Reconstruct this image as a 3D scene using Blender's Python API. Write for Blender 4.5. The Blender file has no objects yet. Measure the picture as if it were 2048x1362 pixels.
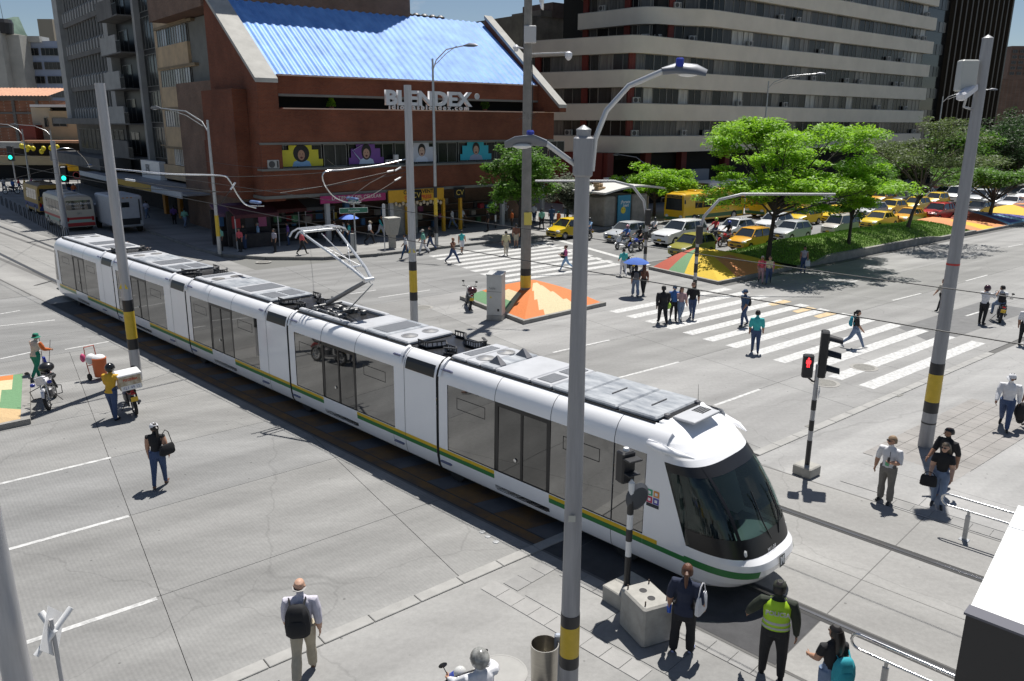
import bpy, bmesh, math, random
import numpy as np
from mathutils import Vector as V, Matrix as M
R = math.radians
rnd = random.Random(7)
S = bpy.context.scene
C = S.collection

# ---------------------------------------------------------------- camera
FPX, PITCH, ROLL, HC = 1580.7, R(15.41), R(-.25), 8.8
cf = V((0, math.cos(PITCH), -math.sin(PITCH))); cr0 = V((1, 0, 0)); cd0 = V((0, -math.sin(PITCH), -math.cos(PITCH)))
cr = cr0 * math.cos(ROLL) + cd0 * math.sin(ROLL); cd = -cr0 * math.sin(ROLL) + cd0 * math.cos(ROLL)
cam = bpy.data.cameras.new('camera'); camo = bpy.data.objects.new('camera', cam); C.objects.link(camo)
cam.sensor_width = 36; cam.lens = FPX / 2048 * 36; cam.clip_end = 12000; cam.clip_start = .1
mm = M((( cr.x, -cd.x, -cf.x, 0), (cr.y, -cd.y, -cf.y, 0), (cr.z, -cd.z, -cf.z, HC), (0, 0, 0, 1)))
camo.matrix_world = mm
S.camera = camo
# ---------------------------------------------------------------- world, sun, exposure
SUN_EL, SUN_AZ = R(66.5), R(68)          # azimuth measured from +X towards +Y (direction towards the sun)
wd = bpy.data.worlds.new('World'); S.world = wd; wd.use_nodes = True
wn = wd.node_tree; wn.nodes.clear()
sky = wn.nodes.new('ShaderNodeTexSky'); sky.sky_type = 'NISHITA'; sky.sun_disc = False
sky.sun_elevation = SUN_EL; sky.sun_rotation = R(90) - SUN_AZ; sky.altitude = 1500; sky.air_density = 1.0; sky.dust_density = 1.2
bg = wn.nodes.new('ShaderNodeBackground'); bg.inputs['Strength'].default_value = .058
wo = wn.nodes.new('ShaderNodeOutputWorld')
tc = wn.nodes.new('ShaderNodeTexCoord'); nz = wn.nodes.new('ShaderNodeTexNoise'); nz.inputs['Scale'].default_value = 5; nz.inputs['Detail'].default_value = 8; nz.inputs['Roughness'].default_value = .6
mp = wn.nodes.new('ShaderNodeMapping'); mp.inputs['Scale'].default_value = (1, 1, 3)
crp = wn.nodes.new('ShaderNodeValToRGB'); crp.color_ramp.elements[0].position = .54; crp.color_ramp.elements[1].position = .72
mx = wn.nodes.new('ShaderNodeMix'); mx.data_type = 'RGBA'; mx.inputs[7].default_value = (8.0, 8.3, 8.8, 1)
L_ = wn.links.new
L_(tc.outputs['Generated'], mp.inputs['Vector']); L_(mp.outputs[0], nz.inputs['Vector']); L_(nz.outputs['Fac'], crp.inputs[0]); L_(crp.outputs[0], mx.inputs[0])
L_(sky.outputs[0], mx.inputs[6]); L_(mx.outputs[2], bg.inputs['Color']); L_(bg.outputs[0], wo.inputs['Surface'])
sl = bpy.data.lights.new('sun', 'SUN'); sl.energy = 5.0; sl.angle = R(.53); sl.color = (1, .965, .91)
so = bpy.data.objects.new('sun', sl); C.objects.link(so)
sd = V((math.cos(SUN_EL) * math.cos(SUN_AZ), math.cos(SUN_EL) * math.sin(SUN_AZ), math.sin(SUN_EL)))
so.rotation_euler = sd.to_track_quat('Z', 'Y').to_euler(); so.location = (20, 30, 80)
S.view_settings.view_transform = 'Standard'; S.view_settings.look = 'None'; S.view_settings.gamma = 1; S.view_settings.exposure = .33
S.view_settings.use_curve_mapping = False
S.render.engine = 'CYCLES'

# ---------------------------------------------------------------- frames
def gp(x, y, z=0.):                       # photo pixel -> point on the level z
    d = cr * (x - 1024) + cd * (y - 681) + cf * FPX
    t = (z - HC) / d.z
    return V((d.x * t, d.y * t, z))
UA = R(39.2); U = V((math.cos(UA), math.sin(UA), 0)); W = V((-U.y, U.x, 0))
def ab(a, b, z=0.): return U * a + W * b + V((0, 0, z))
TD = R(-44.5); D = V((math.cos(TD), math.sin(TD), 0)); N = V((-D.y, D.x, 0))
def sn(s, n, z=0.): return D * s + N * n + V((0, 0, z))
def vpl(x, y, p0, ang):                   # photo pixel -> (along, z) on an upright plane
    d = V((math.cos(ang), math.sin(ang), 0)); n = V((-d.y, d.x, 0))
    r = cr * (x - 1024) + cd * (y - 681) + cf * FPX; o = V((0, 0, HC))
    X = o + r * ((p0 - o).dot(n) / r.dot(n)); return (X - p0).dot(d), X.z

# ---------------------------------------------------------------- materials
MC = {}
def P(name, col, rough=.6, metal=0., var=0., scale=4., bump=0., bscale=40., spec=.5, emit=0., trans=0., ior=1.5, coat=0., space='Object', stretch=None, col2=None):
    if name in MC: return MC[name]
    m = bpy.data.materials.new(name); m.use_nodes = True; t = m.node_tree; b = t.nodes['Principled BSDF']
    b.inputs['Base Color'].default_value = (*col, 1); b.inputs['Roughness'].default_value = rough; b.inputs['Metallic'].default_value = metal
    b.inputs['Specular IOR Level'].default_value = spec; b.inputs['IOR'].default_value = ior; b.inputs['Transmission Weight'].default_value = trans; b.inputs['Coat Weight'].default_value = coat
    if emit: b.inputs['Emission Color'].default_value = (*col, 1); b.inputs['Emission Strength'].default_value = emit
    if var or bump:
        if space == 'World': co = t.nodes.new('ShaderNodeNewGeometry').outputs['Position']
        else: co = t.nodes.new('ShaderNodeTexCoord').outputs[space]
        if stretch:
            mpn = t.nodes.new('ShaderNodeMapping'); mpn.inputs['Scale'].default_value = stretch[:3]
            if len(stretch) > 3: mpn.inputs['Rotation'].default_value = (0, 0, stretch[3])
            t.links.new(co, mpn.inputs[0]); co = mpn.outputs[0]
    if var:
        n = t.nodes.new('ShaderNodeTexNoise'); n.inputs['Scale'].default_value = scale; n.inputs['Detail'].default_value = 8; n.inputs['Roughness'].default_value = .65
        t.links.new(co, n.inputs['Vector'])
        cr_ = t.nodes.new('ShaderNodeValToRGB'); e = cr_.color_ramp.elements; e[0].position = .3; e[1].position = .7
        c2 = col2 or tuple(c * (1 - var) for c in col); c1 = tuple(min(1, c * (1 + var * .5)) for c in col)
        e[0].color = (*c2, 1); e[1].color = (*c1, 1)
        t.links.new(n.outputs['Fac'], cr_.inputs[0]); t.links.new(cr_.outputs[0], b.inputs['Base Color'])
    if bump:
        n2 = t.nodes.new('ShaderNodeTexNoise'); n2.inputs['Scale'].default_value = bscale; n2.inputs['Detail'].default_value = 4
        t.links.new(co, n2.inputs['Vector'])
        bp = t.nodes.new('ShaderNodeBump'); bp.inputs['Strength'].default_value = bump; bp.inputs['Distance'].default_value = .02
        t.links.new(n2.outputs['Fac'], bp.inputs['Height']); t.links.new(bp.outputs[0], b.inputs['Normal'])
    MC[name] = m; return m

# ---------------------------------------------------------------- mesh building
class B:
    def __init__(s): s.v = []; s.f = []; s.mi = []; s.m = 0; s.sm = []; s.s = False
    def add(s, vs, fs, T=None):
        k = len(s.v); s.v += [(T @ V(p))[:] if T else tuple(p) for p in vs]
        for f in fs: s.f.append([i + k for i in f]); s.mi.append(s.m); s.sm.append(s.s)
        return s
    def box(s, c, d, T=None, rz=0., rx=0., ry=0.):
        x, y, z = (q / 2 for q in d); X = M.Translation(c)
        if rz: X = X @ M.Rotation(rz, 4, 'Z')
        if ry: X = X @ M.Rotation(ry, 4, 'Y')
        if rx: X = X @ M.Rotation(rx, 4, 'X')
        vs = [(i, j, k) for k in (-z, z) for i, j in ((-x, -y), (x, -y), (x, y), (-x, y))]
        return s.add(vs, [(3, 2, 1, 0), (4, 5, 6, 7), (0, 1, 5, 4), (1, 2, 6, 5), (2, 3, 7, 6), (3, 0, 4, 7)], (T @ X) if T else X)
    def bb(s, c, d, r=.02, T=None, rz=0., rx=0.):   # box with bevelled upright + top edges
        x, y, z = (q / 2 for q in d); r = min(r, x * .9, y * .9, z * .9); X = M.Translation(c)
        if rz: X = X @ M.Rotation(rz, 4, 'Z')
        if rx: X = X @ M.Rotation(rx, 4, 'X')
        rings = []
        for zz, i in ((-z, r), (-z + r, 0), (z - r, 0), (z, r)):
            xx, yy = x - i, y - i
            rings.append([(-xx + r, -yy, zz), (xx - r, -yy, zz), (xx, -yy + r, zz), (xx, yy - r, zz), (xx - r, yy, zz), (-xx + r, yy, zz), (-xx, yy - r, zz), (-xx, -yy + r, zz)])
        return s.loft(rings, T=(T @ X) if T else X)
    def loft(s, rings, cap=True, T=None, closed=True):
        n = len(rings[0]); vs = [p for r in rings for p in r]; fs = []
        for i in range(len(rings) - 1):
            for j in range(n if closed else n - 1):
                k = (j + 1) % n; fs.append((i * n + j, i * n + k, (i + 1) * n + k, (i + 1) * n + j))
        if cap: fs.append(tuple(range(n - 1, -1, -1))); fs.append(tuple(range((len(rings) - 1) * n, len(rings) * n)))
        return s.add(vs, fs, T)
    def cyl(s, p0, p1, r0, r1=None, n=12, cap=True, T=None):
        return s.tube([p0, p1], [r0, r0 if r1 is None else r1], n, cap, T)
    def tube(s, path, r, n=8, cap=True, T=None, sq=None):
        path = [V(p) for p in path]; k = len(path); rings = []
        if not hasattr(r, '__len__'): r = [r] * k
        tg = [(path[min(i + 1, k - 1)] - path[max(i - 1, 0)]).normalized() for i in range(k)]
        a = tg[0].orthogonal().normalized() if abs(tg[0].z) < .9 else (V((1, 0, 0)) - tg[0] * tg[0].x).normalized()
        for i in range(k):
            a = (a - tg[i] * a.dot(tg[i])).normalized(); b = tg[i].cross(a)
            rr = r[i] if hasattr(r[i], '__len__') else (r[i], r[i])
            rings.append([(path[i] + a * (rr[0] * math.cos(2 * math.pi * j / n)) + b * (rr[1] * math.sin(2 * math.pi * j / n)))[:] for j in range(n)])
        return s.loft(rings, cap, T)
    def lathe(s, prof, n=16, c=(0, 0, 0), T=None, cap=True):
        X = M.Translation(c); rings = [[(r * math.cos(2 * math.pi * j / n), r * math.sin(2 * math.pi * j / n), z) for j in range(n)] for r, z in prof]
        return s.loft(rings, cap, (T @ X) if T else X)
    def sph(s, c, r, nu=10, nv=7, T=None):
        rx, ry, rz = r if hasattr(r, '__len__') else (r, r, r)
        rings = []
        for i in range(nv + 1):
            t = math.pi * min(max(i / nv, .02), .98); rings.append([(c[0] + rx * math.sin(t) * math.cos(2 * math.pi * j / nu), c[1] + ry * math.sin(t) * math.sin(2 * math.pi * j / nu), c[2] - rz * math.cos(t)) for j in range(nu)])
        return s.loft(rings, True, T)
    def prism(s, pts, z0, z1, T=None):     # polygon (ccw) extruded in z
        n = len(pts); return s.loft([[(p[0], p[1], z0) for p in pts], [(p[0], p[1], z1) for p in pts]], True, T)
    def quad(s, *p): return s.add(p, [tuple(range(len(p)))])
    def build(s, name, mats=None, parent=None, loc=None, rz=0., smooth=None):
        me = bpy.data.meshes.new(name); me.from_pydata(s.v, [], s.f)
        mats = mats if isinstance(mats, (list, tuple)) else [mats]
        for m in mats: me.materials.append(m)
        me.polygons.foreach_set('material_index', s.mi)
        if smooth is None: me.polygons.foreach_set('use_smooth', s.sm)
        elif smooth: me.polygons.foreach_set('use_smooth', [True] * len(s.f))
        me.update()
        if smooth: me.set_sharp_from_angle(angle=R(38))
        o = bpy.data.objects.new(name, me); C.objects.link(o)
        if parent: o.parent = parent
        if loc is not None: o.location = loc
        if rz: o.rotation_euler.z = rz
        return o
def tag(o, label, cat, group=None):
    o['label'] = label; o['category'] = cat
    if group: o['group'] = group
    return o
def thing(name, label, cat, loc=(0, 0, 0), rz=0., group=None):
    o = bpy.data.objects.new(name, None); C.objects.link(o); o.location = loc; o.rotation_euler.z = rz; o.empty_display_size = .3
    return tag(o, label, cat, group)
def struct(o): o['kind'] = 'structure'; return o
def stuff(o): o['kind'] = 'stuff'; return o
def inst(src, parent, loc=None, rz=None, name=None, mats=None):     # another object sharing the mesh
    o = src.copy(); C.objects.link(o); o.parent = parent
    if name: o.name = name
    if loc is not None: o.location = loc
    if rz is not None: o.rotation_euler.z = rz
    if mats:
        for i, m in enumerate(mats):
            if m: o.material_slots[i].link = 'OBJECT'; o.material_slots[i].material = m
    return o
tmp_scene = bpy.data.scenes.new('workbench_tmp')
def evalmesh(o):                           # evaluate one object in an empty scene (fast)
    tmp_scene.collection.objects.link(o); vl = tmp_scene.view_layers[0]; vl.update(); dg = vl.depsgraph
    me = bpy.data.meshes.new_from_object(o.evaluated_get(dg)); return me
def text(name, s, size, mat, parent, T, depth=.0, align='CENTER', font_w=1., bold=0.):
    cu = bpy.data.curves.new(name, 'FONT'); cu.body = s; cu.size = size; cu.extrude = depth; cu.align_x = align; cu.align_y = 'CENTER'; cu.resolution_u = 3
    cu.offset = bold; cu.space_character = font_w
    t = bpy.data.objects.new(name, cu); me = evalmesh(t); bpy.data.objects.remove(t); bpy.data.curves.remove(cu)
    me.materials.clear(); me.materials.append(mat); me.name = name
    o = bpy.data.objects.new(name, me); C.objects.link(o); o.parent = parent; o.matrix_local = T; return o
def frame(o, x, y):                        # matrix with local x, y axes and normal x cross y
    x = V(x).normalized(); y = V(y).normalized(); z = x.cross(y)
    return M(((x.x, y.x, z.x, o[0]), (x.y, y.y, z.y, o[1]), (x.z, y.z, z.z, o[2]), (0, 0, 0, 1)))

# ---- common materials
white = P('white paint', (.78, .78, .77), .35, var=.06, scale=2)
black = P('black paint', (.02, .02, .022), .45)
steel = P('galvanised steel', (.42, .43, .44), .42, .7, var=.15, scale=6)
chrome = P('polished steel', (.62, .62, .62), .18, 1.)
rubber = P('black rubber', (.018, .018, .018), .8)
dglass = P('dark window glass', (.012, .014, .015), .04, spec=.9, ior=1.6)
yellow = P('yellow safety paint', (.62, .42, .03), .45, var=.12, scale=5)
conc = P('cast concrete', (.36, .35, .32), .85, var=.25, scale=3, bump=.25, bscale=60)
red = P('red paint', (.5, .03, .025), .4)
# ================================================================ GROUND
def wave_concrete(name, col, ang, var=.14, groove=.25):
    m = P(name, col, .82, var=var, scale=.35, space='World', stretch=(.35, 1.6, 1, -ang))
    t = m.node_tree; b = t.nodes['Principled BSDF']; gm = t.nodes.new('ShaderNodeNewGeometry')
    r = [n for n in t.nodes if n.type == 'VALTORGB'][0]
    # fine speckle + small dark gum spots multiplied in
    n1 = t.nodes.new('ShaderNodeTexNoise'); n1.inputs['Scale'].default_value = 9; n1.inputs['Detail'].default_value = 10; n1.inputs['Roughness'].default_value = .75
    t.links.new(gm.outputs['Position'], n1.inputs['Vector'])
    rr = t.nodes.new('ShaderNodeMapRange'); rr.inputs[1].default_value = .3; rr.inputs[2].default_value = .7; rr.inputs[3].default_value = .86; rr.inputs[4].default_value = 1.1
    t.links.new(n1.outputs['Fac'], rr.inputs[0])
    vo = t.nodes.new('ShaderNodeTexVoronoi'); vo.inputs['Scale'].default_value = 1.7; t.links.new(gm.outputs['Position'], vo.inputs['Vector'])
    r2 = t.nodes.new('ShaderNodeMapRange'); r2.inputs[1].default_value = .035; r2.inputs[2].default_value = .055; r2.inputs[3].default_value = .55; r2.inputs[4].default_value = 1
    t.links.new(vo.outputs['Distance'], r2.inputs[0])
    mu = t.nodes.new('ShaderNodeMath'); mu.operation = 'MULTIPLY'; t.links.new(rr.outputs[0], mu.inputs[0]); t.links.new(r2.outputs[0], mu.inputs[1])
    mixn = t.nodes.new('ShaderNodeMix'); mixn.data_type = 'RGBA'; mixn.blend_type = 'MULTIPLY'; mixn.inputs[0].default_value = 1
    t.links.new(r.outputs[0], mixn.inputs[6]); t.links.new(mu.outputs[0], mixn.inputs[7]); t.links.new(mixn.outputs[2], b.inputs['Base Color'])
    # worn wheel tracks along the lanes and hairline cracks
    mpt = t.nodes.new('ShaderNodeMapping'); mpt.inputs['Rotation'].default_value = (0, 0, -ang); t.links.new(gm.outputs['Position'], mpt.inputs[0])
    nt = t.nodes.new('ShaderNodeTexNoise'); nt.inputs['Scale'].default_value = .55; nt.inputs['Detail'].default_value = 6; ms_ = t.nodes.new('ShaderNodeMapping'); ms_.inputs['Scale'].default_value = (.06, 1.5, 1); t.links.new(mpt.outputs[0], ms_.inputs[0]); t.links.new(ms_.outputs[0], nt.inputs['Vector'])
    r3 = t.nodes.new('ShaderNodeMapRange'); r3.inputs[1].default_value = .36; r3.inputs[2].default_value = .62; r3.inputs[3].default_value = .80; r3.inputs[4].default_value = 1.06; t.links.new(nt.outputs['Fac'], r3.inputs[0])
    nd = t.nodes.new('ShaderNodeTexNoise'); nd.inputs['Scale'].default_value = 1.1; nd.inputs['Detail'].default_value = 5; t.links.new(gm.outputs['Position'], nd.inputs['Vector']); va = t.nodes.new('ShaderNodeVectorMath'); va.operation = 'MULTIPLY_ADD'; va.inputs[1].default_value = (.9, .9, 0); t.links.new(nd.outputs['Color'], va.inputs[0]); t.links.new(gm.outputs['Position'], va.inputs[2])
    vc = t.nodes.new('ShaderNodeTexVoronoi'); vc.feature = 'DISTANCE_TO_EDGE'; vc.inputs['Scale'].default_value = .11; t.links.new(va.outputs[0], vc.inputs['Vector'])
    r4_ = t.nodes.new('ShaderNodeMapRange'); r4_.inputs[1].default_value = .0008; r4_.inputs[2].default_value = .003; r4_.inputs[3].default_value = .86; r4_.inputs[4].default_value = 1; t.links.new(vc.outputs['Distance'], r4_.inputs[0])
    m3 = t.nodes.new('ShaderNodeMath'); m3.operation = 'MULTIPLY'; t.links.new(r3.outputs[0], m3.inputs[0]); t.links.new(r4_.outputs[0], m3.inputs[1]); m4 = t.nodes.new('ShaderNodeMath'); m4.operation = 'MULTIPLY'; t.links.new(m3.outputs[0], m4.inputs[0]); t.links.new(mu.outputs[0], m4.inputs[1]); t.links.new(m4.outputs[0], mixn.inputs[7])
    if groove:
        mpn = t.nodes.new('ShaderNodeMapping'); mpn.inputs['Rotation'].default_value = (0, 0, -ang); t.links.new(gm.outputs['Position'], mpn.inputs[0])
        wv = t.nodes.new('ShaderNodeTexWave'); wv.inputs['Scale'].default_value = 4.2; wv.inputs['Distortion'].default_value = 1.5; wv.inputs['Detail'].default_value = 2; t.links.new(mpn.outputs[0], wv.inputs['Vector'])
        bp = t.nodes.new('ShaderNodeBump'); bp.inputs['Strength'].default_value = groove; bp.inputs['Distance'].default_value = .01
        t.links.new(wv.outputs['Fac'], bp.inputs['Height']); t.links.new(bp.outputs[0], b.inputs['Normal'])
    return m
slab_m = wave_concrete('road concrete', (.245, .243, .235), UA, .22)
slab_d = wave_concrete('older road concrete', (.222, .222, .218), UA, .24)
slab_l = wave_concrete('pale road concrete', (.285, .282, .275), UA, .2)
asph = P('worn asphalt', (.085, .085, .086), .9, var=.3, scale=1.2, bump=.3, bscale=50, space='World')
walk_m = wave_concrete('sidewalk concrete', (.27, .267, .258), UA, .2, 0)
joint = P('joint sealant', (.12, .118, .114), .95)
paint = P('worn road paint', (.53, .53, .52), .7, var=.45, scale=7, space='World')
kerb_m = P('kerb stone', (.33, .325, .31), .85, var=.22, scale=2, space='World')
tile_m = P('grey pavers', (.26, .257, .25), .85, var=.15, scale=3, space='World', bump=.2)

g = B(); g.quad((-6000, -800, -.05), (6000, -800, -.05), (6000, 9000, -.05), (-6000, 9000, -.05))
struct(g.build('ground', P('city ground', (.16, .16, .15), .95, var=.3, scale=.05, space='World')))
SH = math.tan(R(6.3))                       # the cross joints lean with the tram street
def pa(a, b): return a + b * 0 , b
road = struct(B().add([ab(-60, 11.26, -.02)[:], ab(190, 11.26, -.02)[:], ab(190, 47.2, -.02)[:], ab(-60, 47.2, -.02)[:]], [(0, 1, 2, 3)]).build('avenue', joint))
def slabrow(b0, b1, a0, a1, step, mat, parent, off=0., name='concrete_slab'):
    k = 0; a = a0 + off; gpp = .007
    while a < a1:
        x = B(); e = min(a + step, a1 + off)
        c = [(a + gpp + SH * (b0 - 19), b0 + gpp), (e - gpp + SH * (b0 - 19), b0 + gpp), (e - gpp + SH * (b1 - 19), b1 - gpp), (a + gpp + SH * (b1 - 19), b1 - gpp)]
        x.loft([[ab(p[0], p[1], -.015)[:] for p in c], [ab(p[0], p[1], 0)[:] for p in c]])
        x.build(name, (slab_l if (a > 15 and b0 < 31 and mat is slab_m) else slab_m if (a > 15 and b0 < 31) else mat), parent); a = e; k += 1
for i, (b0, b1) in enumerate(((11.55, 14.6), (14.6, 18.4), (18.4, 22.2), (22.2, 26.2))):
    slabrow(b0, b1, -27.5, 140, 5.2, slab_m if i != 2 else slab_d, road, 0.)
for i, (b0, b1) in enumerate(((26.2, 30.2), (30.2, 34.2), (34.2, 37.5), (37.5, 40.8), (40.8, 44.1), (44.1, 47.1))):
    slabrow(b0, b1, -30 if i > 1 else -27.5, 36 if i < 2 else 120, 5.2, slab_d if i > 1 else slab_m, road, 0.)

def strip(bb, pts, z):                       # flat polygon from (a,b) points
    bb.add([ab(p[0], p[1], z)[:] for p in pts], [tuple(range(len(pts)))])
def dash(a0, b0, a1, b1, wd=.13):
    x = B(); d = (ab(a1, b1) - ab(a0, b0)).normalized(); n = V((-d.y, d.x, 0)) * wd / 2; z = V((0, 0, .004))
    x.add([(ab(a0, b0) - n + z)[:], (ab(a1, b1) - n + z)[:], (ab(a1, b1) + n + z)[:], (ab(a0, b0) + n + z)[:]], [(0, 1, 2, 3)])
    return x.build('lane_marking', paint, road)
for b0 in (14.6, 18.4, 22.2):
    for a0 in ((-26, -20.5), (-16, -10.5), (-6.2, 1.5)): pass
def pdash(p, q, wd=.13):
    a, b = gp(*p), gp(*q); dash(a.dot(U), a.dot(W), b.dot(U), b.dot(W), wd)
for p, q in (((-60, 982), (222, 915)), ((-70, 1123), (258, 1032)), ((-80, 1330), (314, 1197)), ((1106, 705), (1219, 680)), ((1236, 756), (1358, 724)), ((1429, 811), (1519, 779)),
             ((1658, 574), (1715, 561)), ((1785, 601), (1842, 587)), ((1925, 516), (1955, 508)), ((1932, 562), (1975, 550)), ((2016, 494), (2046, 488)), ((1932, 632), (1985, 616)), ((0, 718), (92, 698)), ((0, 752), (30, 748)), ((0, 628), (40, 621)), ((0, 652), (110, 640)), ((130, 699), (218, 683)), ((700, 588), (752, 580)), ((757, 595), (860, 580)), ((1060, 541), (1102, 534))):
    pdash(p, q, .12)
def crosswalk(name, A0, A1, bs, bw=.55):
    for i, b in enumerate(bs):
        x = B(); sh = SH * (b - 19); j = rnd.uniform(-.08, .08)
        strip(x, [(A0(b) + j, b - bw / 2), (A1(b) + j, b - bw / 2), (A1(b) + j + .03, b + bw / 2), (A0(b) + j, b + bw / 2)], .004)
        x.build('crosswalk_stripe', paint, road)
crosswalk('near', lambda b: 26 + (b - 12.4) * .1, lambda b: 35.4 + (b - 12.2) * .08, [12.4 + 1.21 * i for i in range(12)])
crosswalk('far', lambda b: 28.3 + (b - 38) * .15, lambda b: 37.6 + (b - 35.4) * .28, [34.9 + 1.24 * i for i in range(9)], .6)
x = B(); strip(x, [(38.3, 33.4), (38.8, 33.4), (41.9, 45.6), (41.4, 45.6)], .008); x.build('stop_line', paint, road)
x = B(); strip(x, [(36.9, 34.6), (37.2, 34.6), (39.6, 45.4), (39.3, 45.4)], .012); x.build('stop_line', paint, road)
peel = P('worn ochre paint', (.55, .42, .25), .8, var=.3, scale=5, space='World')
for q in ((1556, 606), (1605, 620), (1648, 630)):
    c = gp(*q); x = B(); d = U * .8; n = W * .22; z = V((0, 0, .007)); x.add([(c - d - n + z)[:], (c + d - n * 1.3 + z)[:], (c + d * 1.1 + n + z)[:], (c - d * .8 + n * .8 + z)[:]], [(0, 1, 2, 3)]); x.build('worn_ochre_patch', peel, road)
# tar joints, cracks, darker patch at right
x = B(); strip(x, [(33.6, 13.4), (44, 13.2), (44, 15.6), (35.2, 15.7)], .003); x.build('dark_road_patch', P('newer asphalt patch', (.16, .16, .16), .9, var=.2, scale=2, space='World'), road)
cover_m = P('cast iron cover', (.2, .195, .18), .7, .3, var=.3, scale=8)
def manhole(px, py, r=.38, nm='manhole_cover', z=.006):
    x = B(); c = gp(px, py); x.lathe([(r + .12, 0), (r + .12, .004)], 24); x.m = 1; x.lathe([(r, .004), (r, .009), (r - .03, .009), (r - .03, .006), (0.01, .007)], 24)
    x.build(nm, [P('concrete collar', (.3, .29, .27), .9), cover_m], road, c + V((0, 0, z)))
for q in ((1728, 735), (1650, 766), (846, 615), (527, 524)): manhole(*q)
def lid(px, py, w_, d_, ang, mat=cover_m, parent=None, nm='utility_cover'):
    x = B(); x.box((0, 0, .004), (w_, d_, .006)); return x.build(nm, mat, parent or road, gp(px, py) + V((0, 0, .004)), ang)
lid(1795, 790, .35, .25, UA); lid(1560 + 62, 853, .3, .25, UA)
for q in ((965, 1064), (976, 1073), (992, 1084)):
    x = B(); x.lathe([(.075, 0), (.07, .012), (.02, .014)], 12); x.build('road_stud', steel, road, gp(*q) + V((0, 0, .001)))

# ---------------------------------------------------------------- tram street bed
trk = B()
trk_m = wave_concrete('track concrete', (.285, .28, .268), TD, .16, .1)
def tbed(n0, n1, s0, s1, mat, nm, par, z=.006):
    x = B(); x.add([sn(s0, n0, z)[:], sn(s1, n0, z)[:], sn(s1, n1, z)[:], sn(s0, n1, z)[:]], [(0, 1, 2, 3)]); return x.build(nm, mat, par)
# track slabs, laid as separate pours 3 mm above the road slabs
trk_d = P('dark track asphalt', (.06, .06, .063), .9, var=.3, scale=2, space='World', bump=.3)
tram_way = struct(B().add([sn(-120, 11.2, .002)[:], sn(30, 11.2, .002)[:], sn(30, 18.6, .002)[:], sn(-120, 18.6, .002)[:]], [(0, 1, 2, 3)]).build('tram_way', joint))
for s0 in np.arange(-96, 20, 4.8):
    for n0, n1 in ((11.25, 13.02), (13.28, 14.9), (14.9, 16.5), (16.76, 18.55)):
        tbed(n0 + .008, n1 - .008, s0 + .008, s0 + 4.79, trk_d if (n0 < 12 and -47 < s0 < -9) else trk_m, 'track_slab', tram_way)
rail_m = P('worn rail steel', (.30, .29, .28), .25, .9)
rub_m = P('rail rubber seal', (.035, .035, .035), .8)
def rail(n0):
    pts = [(-5.5 - 95, 1.6), (-70, .8), (-52, .25), (-40, 0), (25, 0)]
    for mat, nm, hw, z in ((rub_m, 'rail_seal', .13, .009), (rail_m, 'guide_rail', .035, .016)):
        x = B(); 
        for i in range(len(pts) - 1):
            (s0, k0), (s1, k1) = pts[i], pts[i + 1]
            x.loft([[sn(s0, n0 + k0 - hw, -.01)[:], sn(s0, n0 + k0 + hw, -.01)[:], sn(s0, n0 + k0 + hw, z)[:], sn(s0, n0 + k0 - hw, z)[:]], [sn(s1, n0 + k1 - hw, -.01)[:], sn(s1, n0 + k1 + hw, -.01)[:], sn(s1, n0 + k1 + hw, z)[:], sn(s1, n0 + k1 - hw, z)[:]]])
        x.build(nm, mat, tram_way)
rail(13.12); rail(16.62)
ochre = P('ochre lane paint', (.17, .085, .02), .8, var=.5, scale=1.5, space='World', col2=(.07, .055, .045))
greyp = P('grey lane paint', (.10, .10, .105), .85, var=.3, scale=1.5, space='World')
x = B()
for i, s0 in enumerate(np.arange(-40, -10.5, 1.75)):
    x.m = 0; x.add([sn(s0, 11.62, .010)[:], sn(s0 + 1.05, 11.62, .010)[:], sn(s0 + 1.35, 12.6, .010)[:], sn(s0 + .3, 12.6, .010)[:]], [(0, 1, 2, 3)])
    x.m = 1; x.add([sn(s0 + 1.06, 11.62, .010)[:], sn(s0 + 1.74, 11.62, .010)[:], sn(s0 + 2.04, 12.6, .010)[:], sn(s0 + 1.36, 12.6, .010)[:]], [(0, 1, 2, 3)])
    x.m = 0; x.add([sn(s0, 11.3, .010)[:], sn(s0 + 1.74, 11.3, .010)[:], sn(s0 + 1.74, 11.58, .010)[:], sn(s0, 11.58, .010)[:]], [(0, 1, 2, 3)])
x.build('lane_hatching', [ochre, greyp], tram_way)
# street lanes beside the tracks, beyond the avenue
street = struct(B().add([ab(-30, 47.2, -.012)[:], ab(18.1, 47.2, -.012)[:], ab(18.1, 220, -.012)[:], ab(-30, 220, -.012)[:]], [(0, 1, 2, 3)]).build('side_street', wave_concrete('street concrete', (.24, .238, .23), R(129), .25, .1)))
x = B()
for i in range(11):
    p = gp(72 + 3.2 * i, 571 - .9 * i); x.box((p.x, p.y, .012), (.12, .22, .006), rz=TD)
x.build('dashed_marks', P('dark marks', (.06, .06, .06), .9), road)

# ---------------------------------------------------------------- sidewalks
near_walk = struct(B().add([ab(-60, -40, -.004)[:], ab(120, -40, -.004)[:], ab(120, 11.29, -.004)[:], ab(-60, 11.29, -.004)[:]], [(0, 1, 2, 3)]).build('near_sidewalk', walk_m))
B().add([ab(16.9, -30, .0)[:], ab(110, -30, .0)[:], ab(110, 11.27, .0)[:], ab(17.6, 11.27, .0)[:]], [(0, 1, 2, 3)]).build('pale_sidewalk_field', wave_concrete('pale sidewalk concrete', (.315, .312, .305), UA, .2, 0), near_walk)
for a in np.arange(-14, 34, 1.0):
    if 11.2 < a < 17.6: continue
    x = B(); x.bb(tuple(ab(a + .5, 11.41, 0)), (.985, .27, .05), .01, rz=UA); x.build('kerb_stone', kerb_m, near_walk)
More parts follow.
